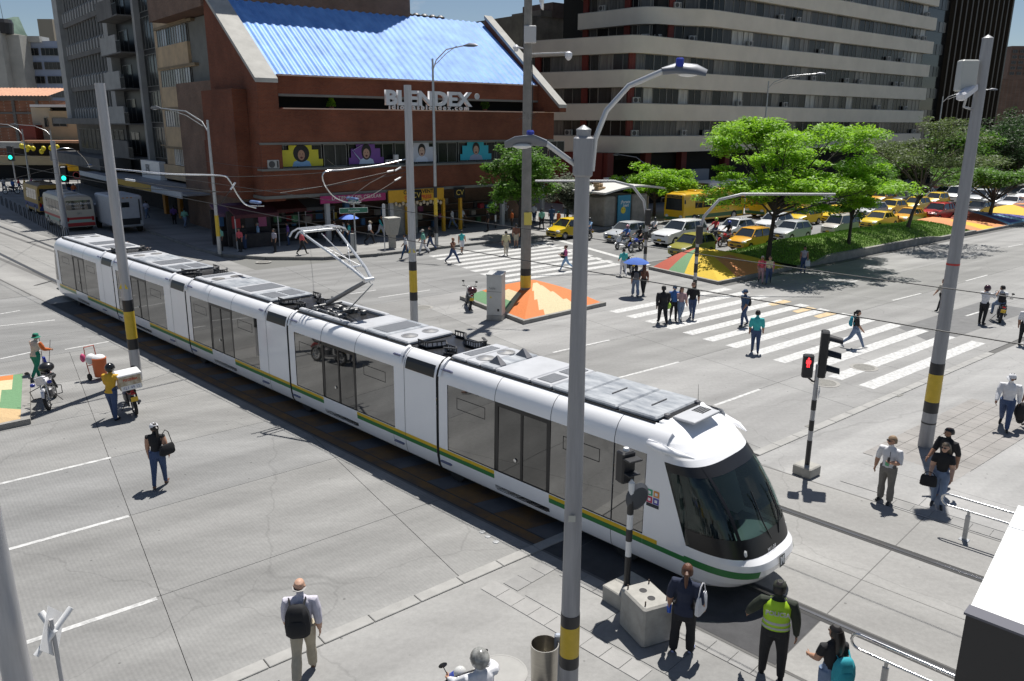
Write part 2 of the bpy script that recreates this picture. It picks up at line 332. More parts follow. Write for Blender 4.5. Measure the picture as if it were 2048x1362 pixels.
# big sidewalk panels near the tram stop and paver fields
def pavers(a0, a1, b0, b1, sa, sb, mat, parent, ang=UA, z=.0, gap=.008, nm='paving_tile', keep=None, h=.02, fr=ab):
    src = None
    for i in range(int(round((a1 - a0) / sa))):
        for j in range(int(round((b1 - b0) / sb))):
            a, b = a0 + (i + .5) * sa, b0 + (j + .5) * sb
            if keep and not keep(a, b): continue
            if src is None:
                x = B(); x.bb((0, 0, 0), (sa - gap, sb - gap, h), .004); src = x.build(nm, mat, parent, fr(a, b, z + rnd.uniform(-.001, .001)), ang)
            else: inst(src, parent, fr(a, b, z + rnd.uniform(-.002, .002)), ang)
pale = P('pale pavers', (.31, .305, .295), .85, var=.12, scale=4, space='World', bump=.2)
reddish = P('weathered pavers', (.275, .262, .248), .85, var=.2, scale=1.2, space='World', bump=.2)
pavers(20.4, 27.4, 7.2, 9.6, .4, .4, reddish, near_walk, UA, .004)
pavers(-17, -5.4, 9.2, 11.2 - 0.0, .4, .4, tile_m, near_walk, TD, .002, fr=sn, nm='tactile_tile') if False else None
inw = lambda s, n: sn(s, n).dot(W) < 11.0
pavers(-14.6, -6.2, 9.3, 9.7, .42, .4, pale, near_walk, TD, .0, fr=sn, nm='tactile_tile', keep=inw)
pavers(-13.4, -9.4, 9.75, 10.95, .4, .4, tile_m, near_walk, TD, .0, fr=sn, nm='paving_tile', keep=inw)
pavers(-9.2, 4.0, 10.75, 11.15, .42, .4, tile_m, near_walk, TD, .0, fr=sn, nm='tactile_tile')
pavers(-9.2, 4.0, 9.75, 10.7, 1.6, .95, walk_m, near_walk, TD, -.002, fr=sn, nm='sidewalk_panel')
pavers(-6, 8, 18.65, 19.05, .42, .4, tile_m, near_walk, TD, .004, fr=sn, nm='tactile_tile')
pavers(-7, 8, 19.1, 22.1, 1.9, 1.5, MC['pale sidewalk concrete'], near_walk, TD, .003, fr=sn, nm='sidewalk_panel')
x = B(); c = gp(1000, 1345); x.lathe([(.46, 0), (.46, .004), (.43, .004), (.43, .002), (.02, .003)], 32); x.build('manhole_cover', P('concrete lid', (.34, .335, .32), .9, var=.1), near_walk, c + V((0, 0, .002)))
# expansion line
x = B(); x.add([(ab(22, 10.0, .002))[:], ab(34, 5.3, .002)[:], ab(34.1, 5.42, .002)[:], ab(22.05, 10.1, .002)[:]], [(0, 1, 2, 3)]); x.build('pale_band', pale, near_walk)

# far sidewalk (raised 0.16 m) round the corner shop
outer = [(17.95, 200), (17.95, 70), (17.95, 57), (18.4, 53.5), (20.2, 50.6), (23.2, 48.2), (27, 47.3), (31, 47.3), (60, 46.9), (190, 46.9)]
x = B(); pts = [ab(*p) for p in outer] + [ab(190, 90), ab(60, 200)]
pp = [(p.x, p.y) for p in pts]
bm = B(); bm.loft([[(q[0], q[1], -.02) for q in pp[::1]], [(q[0], q[1], .16) for q in pp]], True)
far_walk = struct(bm.build('far_sidewalk', walk_m))
kb = P('dirty kerb', (.2, .195, .185), .9, var=.3, scale=2, space='World')
for i in range(2, len(outer) - 1):
    p, q = ab(*outer[i]), ab(*outer[i + 1]); Lg = (q - p).length; n = max(1, min(30, int(Lg / 1.6))); d = (q - p) / Lg; an = math.atan2(d.y, d.x)
    for k in range(n):
        c = p + d * (Lg * (k + .5) / n); x = B(); x.bb((0, 0, 0), (Lg / n - .015, .2, .22), .02); x.build('kerb_stone', kb, far_walk, (c.x, c.y, .06), an)
for k in range(30):
    x = B(); x.bb((0, 0, 0), (1.58, .2, .22), .02); c = ab(17.95, 57.8 + 1.6 * k); x.build('kerb_stone', kb, far_walk, (c.x, c.y, .06), R(129.2))

# ---------------------------------------------------------------- painted mounds and the planted median
KC = P('median kerb', (.27, .26, .24), .9, var=.35, scale=2, space='World')
def mound(label, corners, peak, peakh, cols, bands, name='painted_mound', kh=.18):
    # corners: (a,b) ccw, peak (a,b). Faceted pyramid whose colours are laid as separate tile fields
    c0 = ab(*[sum(c[i] for c in corners) / len(corners) for i in (0, 1)])
    o = thing(name, label, 'mound', c0)
    k = B(); n = len(corners); Pp = [ab(*c) - c0 for c in corners]
    inn = [p * (1 - .28 / p.length) for p in Pp]
    k.loft([[(p.x, p.y, -.02) for p in Pp], [(p.x, p.y, kh) for p in Pp], [(p.x, p.y, kh) for p in inn], [(p.x, p.y, kh - .04) for p in inn]], False)
    k.build('kerb', KC, o)
    pk = ab(*peak) - c0 + V((0, 0, peakh)); res = 16
    per = {}
    for i in range(n):
        A_, B_ = inn[i] + V((0, 0, kh - .01)), inn[(i + 1) % n] + V((0, 0, kh - .01))
        for r in range(res):
            for q in range(res):
                def pt(r_, q_): 
                    e = A_.lerp(B_, q_ / res); return pk.lerp(e, (r_ / res)) + V((0, 0, .12 * math.sin(math.pi * r_ / res) * peakh))
                c = bands(i, (r + .5) / res, (q + .5) / res)
                b = per.setdefault(c, B())
                a1, a2, a3, a4 = pt(r, q), pt(r + 1, q), pt(r + 1, q + 1), pt(r, q + 1)
                b.add([a1[:], a2[:], a3[:], a4[:]] if r else [a2[:], a3[:], a4[:]], [(0, 1, 2, 3) if r else (0, 1, 2)])
    for c, b in per.items(): b.build('tile_field', cols[c], o, smooth=True)
    return o
def tilem(nm, c): return P('mosaic ' + nm, c, .75, var=.18, scale=14, bump=.5, bscale=30)
t_or = tilem('orange', (.60, .17, .035)); t_cr = tilem('cream', (.55, .47, .28)); t_gr = tilem('green', (.12, .25, .12)); t_ye = tilem('yellow', (.62, .42, .02)); t_rd = tilem('red', (.40, .07, .035)); t_bl = tilem('blue', (.07, .07, .30)); t_lb = tilem('sky blue', (.2, .42, .6)); t_dk = tilem('dark', (.05, .045, .05)); t_sand = tilem('sand', (.5, .35, .18)); t_pe = tilem('peach', (.62, .24, .08)); t_te = tilem('teal', (.07, .2, .17))
mound('orange and cream mosaic mound round the foot of the camera pole', [(22.3, 26.5), (28.0, 26.9), (28.2, 32.0), (23.1, 32.6)], (26.2, 30.4), 1.0, [t_or, t_cr, t_gr, t_bl],
      lambda i, r, q: (1 if (i == 0 and .25 < q + .25 * (1 - r) < .72 and r > .12) else 0) if i == 0 else (3 if (i == 1 and q > .75) else 0 if i == 1 else (2 if q > .5 else 3) if i == 2 else (2 if r > .75 and q < .7 else 1 if (.3 < q < .75 and r > .5) else 0)))
mound('yellow, orange and green mosaic mound beside the olive hatchback', [(36.8, 26.7), (44.6, 26.9), (45.2, 33.2), (37.4, 32.4)], (40.6, 31.2), 1.25, [t_ye, t_pe, t_gr, t_rd, t_te],
      lambda i, r, q: (1 if (r > .45 and .28 < q < .78) else 0) if i == 0 else (4 if q > .6 else 3 if q > .45 else 0) if i == 1 else 4 if i == 2 else (3 if q < .28 else 2 if q < .5 else 0))
mound('sand and green mosaic mound at the left edge of the photo', [(-5.2, 26.0), (2.85, 26.35), (3.66, 31.7), (-5, 31.8)], (-1.5, 29.2), .75, [t_sand, t_gr, t_cr, t_or],
      lambda i, r, q: (0 if r > .4 else 2) if i == 0 else (0 if q < .2 else 1 if (r > .95 or q < .34 or (.9 < r and q < .6)) else 2 if q < .85 else 3) if i == 1 else 3)
# planted median: kerb wall + grass mound
med = thing('grass_median', 'long raised median with bright green grass and concrete kerb wall', 'median', ab(55, 30))
c0 = ab(55, 30)
prof = [(45.4, .14), (47.5, .2), (49, .5), (62, .5), (64, .42), (65.5, .28), (72, .28)]
def kw(a):
    for (a0, h0), (a1, h1) in zip(prof, prof[1:]):
        if a0 <= a <= a1: return h0 + (h1 - h0) * (a - a0) / (a1 - a0)
    return .2
k = B(); rings = []
for a, h in prof:
    rings.append([(ab(a, b, z) - c0)[:] for b, z in ((26.8, -.02), (26.8, h), (27.08, h), (27.08, -.02))])
k.loft(rings); k.build('kerb_wall', KC, med)
k = B(); k.loft([[(ab(a, b, z) - c0)[:] for b, z in ((33.2, -.02), (33.2, .2), (33.45, .2), (33.45, -.02))] for a in (45.4, 72)]); k.build('kerb_wall', KC, med)
def medz(a, b):
    t = (b - 27.08) / (33.2 - 27.08); e = min(1, max(0, (a - 45.4) / 3.5)); f = min(1, max(0, (72 - a) / 3))
    return (kw(a) * (1 - t) + .2 * t) - .03 + .75 * math.sin(math.pi * min(1, max(0, t)) ** .8) * e * f + .05 * math.sin(a * 1.3) * math.sin(b * 2.1) * e * f
gb = B(); na, nb = 60, 14
for i in range(na + 1):
    for j in range(nb + 1):
        a = 45.5 + 26.4 * i / na; b = 27.06 + 6.16 * j / nb; gb.v.append((ab(a, b, medz(a, b)) - c0)[:])
for i in range(na):
    for j in range(nb): gb.f.append([i * (nb + 1) + j, (i + 1) * (nb + 1) + j, (i + 1) * (nb + 1) + j + 1, i * (nb + 1) + j + 1]); gb.mi.append(0); gb.sm.append(True)
soil = P('grassy soil', (.11, .18, .03), .95, var=.4, scale=3); gb.build('soil', soil, med)
grass_m = P('grass blades', (.20, .36, .035), .6, var=.35, scale=1.2, col2=(.11, .21, .025))
gr = B(); r2 = random.Random(3)
for i in range(26000):
    a = 45.6 + 26.1 * r2.random(); b = 27.1 + 6.05 * r2.random(); p = ab(a, b, medz(a, b)) - c0; h = r2.uniform(.05, .14); an = r2.uniform(0, 6.3); w_ = .03
    l = V((math.cos(an), math.sin(an), 0)); t = V((r2.uniform(-.06, .06), r2.uniform(-.06, .06), h))
    gr.v += [(p - l * w_)[:], (p + l * w_)[:], (p + t)[:]]; k3 = len(gr.v); gr.f.append([k3 - 3, k3 - 2, k3 - 1]); gr.mi.append(0); gr.sm.append(False)
stuff(gr.build('grass', grass_m, med))
# painted stretch of the median beyond the grass
mound('orange and yellow mosaic mound at the end of the grass median', [(72, 26.8), (79, 26.8), (79, 33.2), (72, 33.2)], (74, 31.5), .8, [t_pe, t_ye, t_gr, t_lb], lambda i, r, q: (1 if .25 < q < .6 and r > .4 else 0) if i == 0 else 2 if i == 2 else 0)
mound('blue mosaic mound with sky-blue bands on the far median', [(79.1, 26.8), (88, 26.8), (88, 33.2), (79.1, 33.2)], (82, 31.5), .8, [t_bl, t_lb, t_rd, t_dk], lambda i, r, q: (1 if (q < .15 or .45 < q < .6 or r > .92) else 0) if i == 0 else 2 if i == 3 else 3)
mound('dark purple mosaic mound on the far median', [(88.1, 26.8), (104, 26.8), (104, 33.2), (88.1, 33.2)], (92, 31.3), .9, [t_dk, t_ye, t_rd, t_pe], lambda i, r, q: (2 if (q < .2 and r < .6) else 0) if i == 0 else 1 if i == 3 else 3)
mound('pale peach mosaic mound farthest along the median', [(104.1, 26.8), (122, 26.8), (122, 33.2), (104.1, 33.2)], (108, 31), .9, [t_pe, t_lb, t_cr, t_gr], lambda i, r, q: (2 if q < .3 else 0) if i == 0 else 1 if i == 3 else 3)
# ================================================================ TRAM
tram = thing('tram', 'long white five-section tram with green and yellow stripe crossing the avenue', 'tram', sn(-25.75, 13.15), TD)
tw = P('tram white', (.88, .88, .89), .2, var=.03, scale=1, coat=.4)
t_gl = P('tram glass', (.022, .022, .020), .03, spec=1., ior=2.1)
t_gd = P('tram door glass', (.012, .013, .013), .03, spec=.8, ior=1.8)
t_bk = P('tram black trim', (.012, .012, .013), .35)
t_rf = P('tram roof panel', (.46, .47, .49), .45, .0, var=.14, scale=1.5)
t_rf2 = P('weathered roof panel', (.36, .375, .39), .5, .0, var=.5, scale=2.6, col2=(.15, .17, .20), stretch=(.6, 1.6, 1))
t_gn = P('stripe green', (.035, .20, .055), .3); t_ylw = P('stripe yellow', (.72, .47, .015), .3)
t_seam = P('panel seam', (.1, .1, .11), .6); t_blu = P('handle blue grey', (.13, .14, .22), .4)
X = lambda s: s + 25.75
# side profile (y half-width, z) from skirt to gutter
PR = [(1.06, .27), (1.11, .36), (1.15, .6), (1.165, .88)]
PU = [(1.145, 2.6), (1.135, 2.72), (1.10, 2.86), (1.03, 2.99), (.92, 3.09), (.80, 3.14)]
def yz(z):
    pts = PR + PU
    for (y0, z0), (y1, z1) in zip(pts, pts[1:]):
        if z0 <= z <= z1: return y0 + (y1 - y0) * (z - z0) / (z1 - z0)
    return PR[0][0]
def band(b, s0, s1, prof, off=0., sides=(-1, 1)):
    for sg in sides:
        rr = [[(X(s), sg * (y + off), z) for y, z in prof] for s in (s0, s1)]
        if sg > 0: rr = rr[::-1]
        n = len(prof); b.add(rr[0] + rr[1], [(j, n + j, n + j + 1, j + 1) for j in range(n - 1)])
def side_box(b, s0, s1, z0, z1, off, th=.03, sides=(-1, 1)):   # panel following the side between z0 and z1
    for sg in sides:
        q = []
        for z in (z0, z1):
            y = yz(z) + off; q.append((y, z))
        vs = [(X(s), sg * (y - k), z) for s in (s0, s1) for y, z in q for k in (0, th)]
        b.add(vs, [(0, 1, 3, 2), (4, 6, 7, 5), (0, 4, 5, 1), (2, 3, 7, 6), (0, 2, 6, 4), (1, 5, 7, 3)])
GK = [-36.2, -28.85, -21.55, -14.4]                # rubber gaskets
def window(s0, s1, par, z0=.9, z1=2.6, hop=True):
    for sg in (-1, 1):
        b = B(); side_box(b, s0 + .012, s1 - .012, z0, z1, -.012, .025, (sg,)); w_ = b.build('window', t_gl, par)
        if hop and s1 - s0 > 1.2:
            c = (s0 + s1) / 2; b = B()
            for zz in (2.05, 2.33): side_box(b, c - .5, c + .5, zz, zz + .018, -.009, .012, (sg,))
            for ss in (c - .5, c + .485): side_box(b, ss, ss + .018, 2.05, 2.345, -.009, .012, (sg,))
            b.build('hopper_frame', t_bk, w_)
def door(s0, s1, par):
    for sg in (-1, 1):
        b = B(); side_box(b, s0, s1, .40, .50, .0, .05, (sg,)); side_box(b, s0, s0 + .11, .5, 2.6, .0, .05, (sg,)); side_box(b, s1 - .11, s1, .5, 2.6, .0, .05, (sg,)); side_box(b, s0 + .11, s1 - .11, 2.5, 2.6, .0, .05, (sg,)); side_box(b, s0 + .11, s1 - .11, .5, .72, -.004, .05, (sg,))
        d_ = b.build('door', t_bk, par); mid = (s0 + s1) / 2
        for p, q in ((s0 + .11, mid - .035), (mid + .035, s1 - .11)):
            b = B(); side_box(b, p, q, .72, 2.5, -.02, .02, (sg,)); b.build('pane', t_gd, d_)
        b = B(); side_box(b, mid - .035, mid + .035, .72, 2.5, -.006, .04, (sg,)); b.build('door_edge', t_bk, d_)
        b = B(); side_box(b, s0 + .06, s1 - .06, .385, .40, .01, .03, (sg,)); b.build('door_sill', chrome, d_)
        b = B(); b.sph((X(mid - .2), sg * (yz(1.3) - .005), 1.32), (.05, .012, .05), 10, 6); b.build('door_button', chrome, d_)
def section(s0, s1, wins, doors, extra_white, name):
    par = B(); band(par, s0, s1, PU); band(par, s0, s1, PR)
    for p, q in extra_white: band(par, p, q, [(1.165, .88), (1.16, 1.4), (1.15, 2.1), (1.145, 2.6)])
    b = par.build('body_section', tw, tram, smooth=True)
    for p, q in wins: window(p, q, b)
    for p, q in doors: door(p, q, b)
    # stripes, leave door gaps
    edges = [s0] + [e for d_ in sorted(doors) for e in d_] + [s1]
    for k in range(0, len(edges), 2):
        for sg in (-1, 1):
            st = B(); side_box(st, edges[k] + .005, edges[k + 1] - .005, .775, .862, .004, .01, (sg,)); st.build('yellow_stripe', t_ylw, b)
            st = B(); side_box(st, edges[k] + .005, edges[k + 1] - .005, .66, .772, .004, .01, (sg,)); st.build('green_stripe', t_gn, b)
    # seams in the cove above door edges
    for d_ in doors:
        for ss in d_:
            for sg in (-1, 1): st = B(); band(st, ss - .008, ss + .008, PU, .003, (sg,)); st.build('seam', t_seam, b)
    return b
def tail_parts(g, par):                             # white articulation piece left of a gasket at g
    for sg in (-1, 1):
        b = B(); band(b, g - 1.28, g - .13, [(1.141, 2.66), (1.135, 2.72), (1.10, 2.86), (1.05, 2.96)], .006, (sg,)); b.build('destination_panel', t_bk, par)
        for ss, zz in ((g - 1.62, 2.93), (g - 1.62, .5), (g + .3, 2.93), (g + .3, .5)): b = B(); b.bb((X(ss), sg * (yz(zz) + .02), zz), (.42, .07, .055), .02); b.build('buffer', t_blu, par)
    for sg in (-1, 1):
        b = B(); band(b, g - 1.335, g - 1.32, full, .004, (sg,)); b.build('seam', t_seam, par); b = B(); band(b, g - 1.86, g - 1.85, PR, .003, (sg,)); b.build('seam', t_seam, par)
    b = B()                                         # raised rib beside the joint
    for ss in (): band(b, ss - .05, ss + .05, [(1.165, 2.75), (1.12, 2.9), (1.05, 3.04), (.93, 3.14), (.8, 3.18)], .012)
    for ss in (g - 1.45, g + .12):
        for sg in (-1, 1): b = B(); band(b, ss - .05, ss + .05, [(1.165, 2.75), (1.12, 2.9), (1.05, 3.04), (.93, 3.14), (.8, 3.18)], .012, (sg,)); b.build('roof_rib', tw, par, smooth=True)
full = [(1.06, .27), (1.11, .36), (1.15, .6), (1.165, .88), (1.16, 1.4), (1.15, 2.1), (1.145, 2.6)] + PU[1:]
for g in GK:
    b = B()
    prof = [(y - .02, z) for y, z in full]
    for sg in (-1, 1): pass
    rr = [[(X(s), -y, z) for y, z in prof] + [(X(s), y, z) for y, z in prof[::-1]] for s in (g - .05, g + .05)]
    b.loft(rr); b.build('gasket', rubber, tram)
# middle sections
for i in range(3):
    a0, a1 = GK[i] + .05, GK[i + 1] - .05; o = GK[i]
    p = section(a0, a1, [(o + .38, o + 1.88), (o + 3.6, o + 5.38)], [(o + 1.88, o + 3.6)], [(a0, o + .38), (o + 5.38, a1)], 'mid'); tail_parts(GK[i + 1], p)
# rear section (first) and front section
rear = section(-43.9, GK[0] - .05, [(-43.55, -41.48), (-39.88, -38.2)], [(-41.48, -39.88)], [(-43.9, -43.55), (-38.2, GK[0] - .05)], 'rear'); tail_parts(GK[0], rear)
front = section(GK[3] + .05, -8.1, [(-14.02, -12.35), (-10.62, -8.9)], [(-12.35, -10.62)], [(GK[3] + .05, -14.02)], 'front')
for sg in (-1, 1):
    b = B(); side_box(b, -8.88, -8.12, .9, 2.6, -.012, .025, (sg,)); b.build('window', t_gl, front)
for sg in (-1, 1): b = B(); band(b, -8.905, -8.89, full, .003, (sg,)); b.build('seam', t_seam, front)
# ---- noses: superellipse plan at each height
def nose(dirn, s_side, tip, name, par_label):
    # dirn +1 front, -1 rear ; s_side(z) start of the curved part; tip(z) front x
    rows = [.27, .36, .5, .65, .8, .92, 1.02] + [1.02 + (2.56 - 1.02) * k / 9 for k in range(1, 10)] + [2.66, 2.78, 2.9, 3.0, 3.08, 3.14, 3.18]
    nt = 28; grid = []
    for z in rows:
        yw = yz(z) if z <= 3.14 else .78
        xs, xt = s_side(z), tip(z); ring = []
        for j in range(nt + 1):
            th = math.pi * j / nt; c, s_ = math.cos(th), math.sin(th); e = 2 / 3.0
            ring.append((xs + (xt - xs) * abs(s_) ** e, -math.copysign(abs(c) ** e, c) * yw, z))
        grid.append(ring)
    body, glass, nb = B(), B(), B()
    for i in range(len(rows) - 1):
        t = glass if 1.01 <= rows[i] < 2.55 else nb if rows[i] > 2.5 else body
        t.add([(X(p[0]), p[1], p[2]) for p in grid[i] + grid[i + 1]], [((j, j + 1, nt + 2 + j, nt + 1 + j) if dirn > 0 else (nt + 1 + j, nt + 2 + j, j + 1, j)) for j in range(nt)])
    top = grid[-1]; nb.add([(X(p[0]), p[1], p[2]) for p in top], [tuple(range(nt + 1)) if dirn > 0 else tuple(range(nt, -1, -1))])
    bo = body.build('nose_body', tw, tram, smooth=True); nb.build('nose_brow', tw, bo, smooth=True)
    return bo, glass, grid, rows
def itp(z, tab):
    for (z0, v0), (z1, v1) in zip(tab, tab[1:]):
        if z0 <= z <= z1: return v0 + (v1 - v0) * (z - z0) / (z1 - z0)
    return tab[-1][1] if z > tab[-1][0] else tab[0][1]
FT = [(.27, -6.3), (.36, -6.05), (.5, -5.86), (.65, -5.74), (.8, -5.70), (.92, -5.74), (1.02, -5.86), (1.3, -5.97), (1.8, -6.24), (2.3, -6.66), (2.56, -6.95), (2.66, -7.05), (2.78, -7.2), (2.9, -7.36), (3.0, -7.52), (3.08, -7.68), (3.14, -7.85), (3.18, -7.95)]
FSd = [(.27, -7.2), (1.02, -7.1), (2.56, -7.7), (3.0, -8.1), (3.18, -8.1)]
nb_, gl_, gf, rows = nose(1, lambda z: itp(z, FSd), lambda z: itp(z, FT), 'front', '')
cab_glass = bpy.data.materials.new('windscreen glass'); cab_glass.use_nodes = True
t = cab_glass.node_tree; bs = t.nodes['Principled BSDF']; bs.inputs['Base Color'].default_value = (.02, .03, .03, 1); bs.inputs['Roughness'].default_value = .02; bs.inputs['IOR'].default_value = 1.6; bs.inputs['Specular IOR Level'].default_value = .8
tr = t.nodes.new('ShaderNodeBsdfTransparent'); tr.inputs[0].default_value = (.55, .70, .68, 1); ms = t.nodes.new('ShaderNodeMixShader'); ms.inputs[0].default_value = .62
t.links.new(bs.outputs[0], ms.inputs[1]); t.links.new(tr.outputs[0], ms.inputs[2]); t.links.new(ms.outputs[0], t.nodes['Material Output'].inputs[0])
ws = gl_.build('windscreen', cab_glass, tram, smooth=True)
def nose_strip(grid, i0, i1, th0, th1, off=.012):     # thin cover following the nose surface between columns/rows
    b = B(); nt = len(grid[0]) - 1; n = max(6, int((th1 - th0) * nt * 2)); vs = []
    for i in range(i0, i1 + 1):
        for k in range(n + 1):
            f = (th0 + (th1 - th0) * k / n) * nt; j = min(int(f), nt - 1); fr = f - j; p = V(grid[i][j]).lerp(V(grid[i][j + 1]), fr)
            c = V((itp(p.z, FSd) - .8, 0, p.z)); d = (p - c); d.z = 0; d.normalize(); p = p + d * off; vs.append((X(p.x), p.y, p.z))
    b.add(vs, [(i * (n + 1) + k, i * (n + 1) + k + 1, (i + 1) * (n + 1) + k + 1, (i + 1) * (n + 1) + k) for i in range(i1 - i0) for k in range(n)]); return b
for a0, a1 in ((.275, .30), (.70, .725)): nose_strip(gf, 6, 15, a0, a1).build('windscreen_pillar', t_bk, ws, smooth=True)
nose_strip(gf, 6, 8, .01, .99, .006).build('lower_screen_band', t_bk, ws, smooth=True)
nose_strip(gf, 14, 15, .01, .99, .006).build('upper_screen_band', t_bk, ws, smooth=True)
for a0, a1 in ((.0, .275), (.725, 1.)): nose_strip(gf, 6, 15, a0, a1, -.04).build('tinted_side_screen', P('tinted cab glass', (.014, .015, .016), .05, spec=.8, ior=1.6), ws, smooth=True)
# green stripe round the nose, lighter bumper roll, lamps
nose_strip(gf, 3, 4, .0, .36, .006).build('green_stripe', t_gn, nb_, smooth=True)
nose_strip(gf, 3, 4, .64, 1., .006).build('green_stripe', t_gn, nb_, smooth=True)
for sg in (-1, 1):
    b = B(); side_box(b, -8.1, -7.12, .66, .772, .004, .01, (sg,)); b.build('green_stripe', t_gn, nb_)
    b = B(); side_box(b, -8.1, -7.75, .775, .862, .004, .01, (sg,)); b.build('yellow_stripe', t_ylw, nb_)
    b = B()                                            # white pillar between side window and windscreen
    q = [(-8.1, 1.02), (-7.1, 1.02), (-7.7, 2.56), (-8.1, 2.56)]
    b.add([(X(s), sg * yz(z), z) for s, z in q], [(0, 1, 2, 3) if sg < 0 else (3, 2, 1, 0)]); b.build('white_pillar', tw, nb_)
    b = B(); band(b, -8.1, -7.1, PR + [(1.163, 1.02)], 0, (sg,)); b.build('skirt', tw, nb_, smooth=True)
    b = B(); band(b, -8.1, -7.70, [(1.147, 2.5), (1.145, 2.6)] + PU[1:], 0, (sg,)); b.build('cove', tw, nb_, smooth=True)
    b = B(); b.tube([(X(-8.12), sg * 1.12, 2.84), (X(-7.8), sg * 1.17, 2.82), (X(-7.4), sg * 1.1, 2.78), (X(-7.15), sg * .98, 2.74)], [(.07, .04), (.09, .06), (.06, .04), (.01, .01)], 10); b.build('lamp_fairing', tw, nb_, smooth=True)
    b = B(); b.lathe([(.1, 0), (.1, .05), (.06, .07)], 14, T=frame((X(-6.1), sg * .74, 1.1), (0, 1, 0), (-.3, 0, 1))); b.build('headlight', P('lamp glass', (.7, .7, .68), .1, spec=.8), nb_)
    b = B(); b.tube([(X(-5.93), sg * .15 + .1, 1.2), (X(-6.06), sg * .3 + .1, 1.55), (X(-6.38), sg * .3 + .15, 2.05)], .014, 6); b.build('wiper', t_bk, ws)
b = B(); b.bb((X(-8.0), -1.28, 2.25), (.3, .2, .0), .01)
# cab interior: dashboard, sun blind, seat, rear wall
cabin = P('cab interior', (.10, .12, .12), .7); b = B()
b.box((X(-6.6), 0, .98), (.9, 1.8, .1)); b.sph((X(-6.48), .1, 1.05), (.4, .75, .16), 14, 8); b.build('dashboard', P('grey dashboard', (.16, .19, .18), .6), ws, smooth=True)
b = B(); b.box((X(-7.15), 0, 2.2), (.03, 1.35, .38), ry=R(35)); b.build('sun_blind', P('pale blind', (.45, .62, .62), .7), ws)
b = B(); b.bb((X(-7.5), .05, 1.25), (.5, .5, .14), .05); b.bb((X(-7.75), .05, 1.6), (.14, .48, .7), .05); b.build('driver_seat', P('blue seat', (.03, .05, .13), .8), ws)
b = B(); b.box((X(-8.0), 0, 1.6), (.05, 2.2, 2.4)); b.box((X(-27), 0, .42), (36, 2.1, .06)); b.build('cab_wall_and_floor', cabin, tram)
# rear nose
RT = [(z, -51.55 + 0 - (v + 0) * 0 - 0 if False else -39.0 - 0 * v) for z, v in FT]
RT = [(z, -44.0 - (v + 7.95) * .55) for z, v in FT]; RS = [(.27, -43.9), (3.18, -43.9)]
nr_, gr_, gg, rows2 = nose(-1, lambda z: itp(z, RS), lambda z: itp(z, RT), 'rear', '')
gr_.build('rear_screen', t_gl, tram, smooth=True)
# ---- roof
b = B(); b.box((X(-26), 0, 3.06), (35.6, 1.62, .1)); b.build('roof_deck', P('dark roof deck', (.06, .06, .065), .7), tram)
def rpan(s0, s1, m, h=.1, nm='roof_panel', w_=1.56, z=3.13):
    b = B(); b.bb((X((s0 + s1) / 2), 0, z + h / 2), (s1 - s0 - .025, w_, h), .03); return b.build(nm, m, tram)
def louvre(p, s0, s1, y0, y1, n, z=3.235, m=None):
    b = B()
    for k in range(n):
        ss = s0 + (s1 - s0) * (k + .5) / n; b.box((X(ss), (y0 + y1) / 2, z + .004), ((s1 - s0) / n * .55, y1 - y0, .012))
    b.build('louvre', m or P('louvre grey', (.24, .25, .27), .6, .4), p)
def fans(p, s, z=3.23):
    for y in (-.36, .36):
        b = B(); b.lathe([(.235, 0), (.235, .012), (.2, .012), (.06, .035), (.01, .04)], 20, (X(s), y, z)); f = b.build('roof_fan', P('brushed fan cover', (.45, .44, .42), .35, .8), p)
def vent(p, s, y, z=3.23):
    b = B(); b.add([(X(s) - .2, y - .1, z), (X(s) + .2, y - .1, z), (X(s) + .2, y + .1, z), (X(s) - .2, y + .1, z), (X(s) - .02, y - .02, z + .2), (X(s) - .02, y + .02, z + .2)], [(0, 1, 4), (1, 2, 5, 4), (2, 3, 5), (3, 0, 4, 5)]); b.build('roof_vent', P('vent grey', (.2, .2, .21), .5, .5), p)
ends = [-44.1] + GK
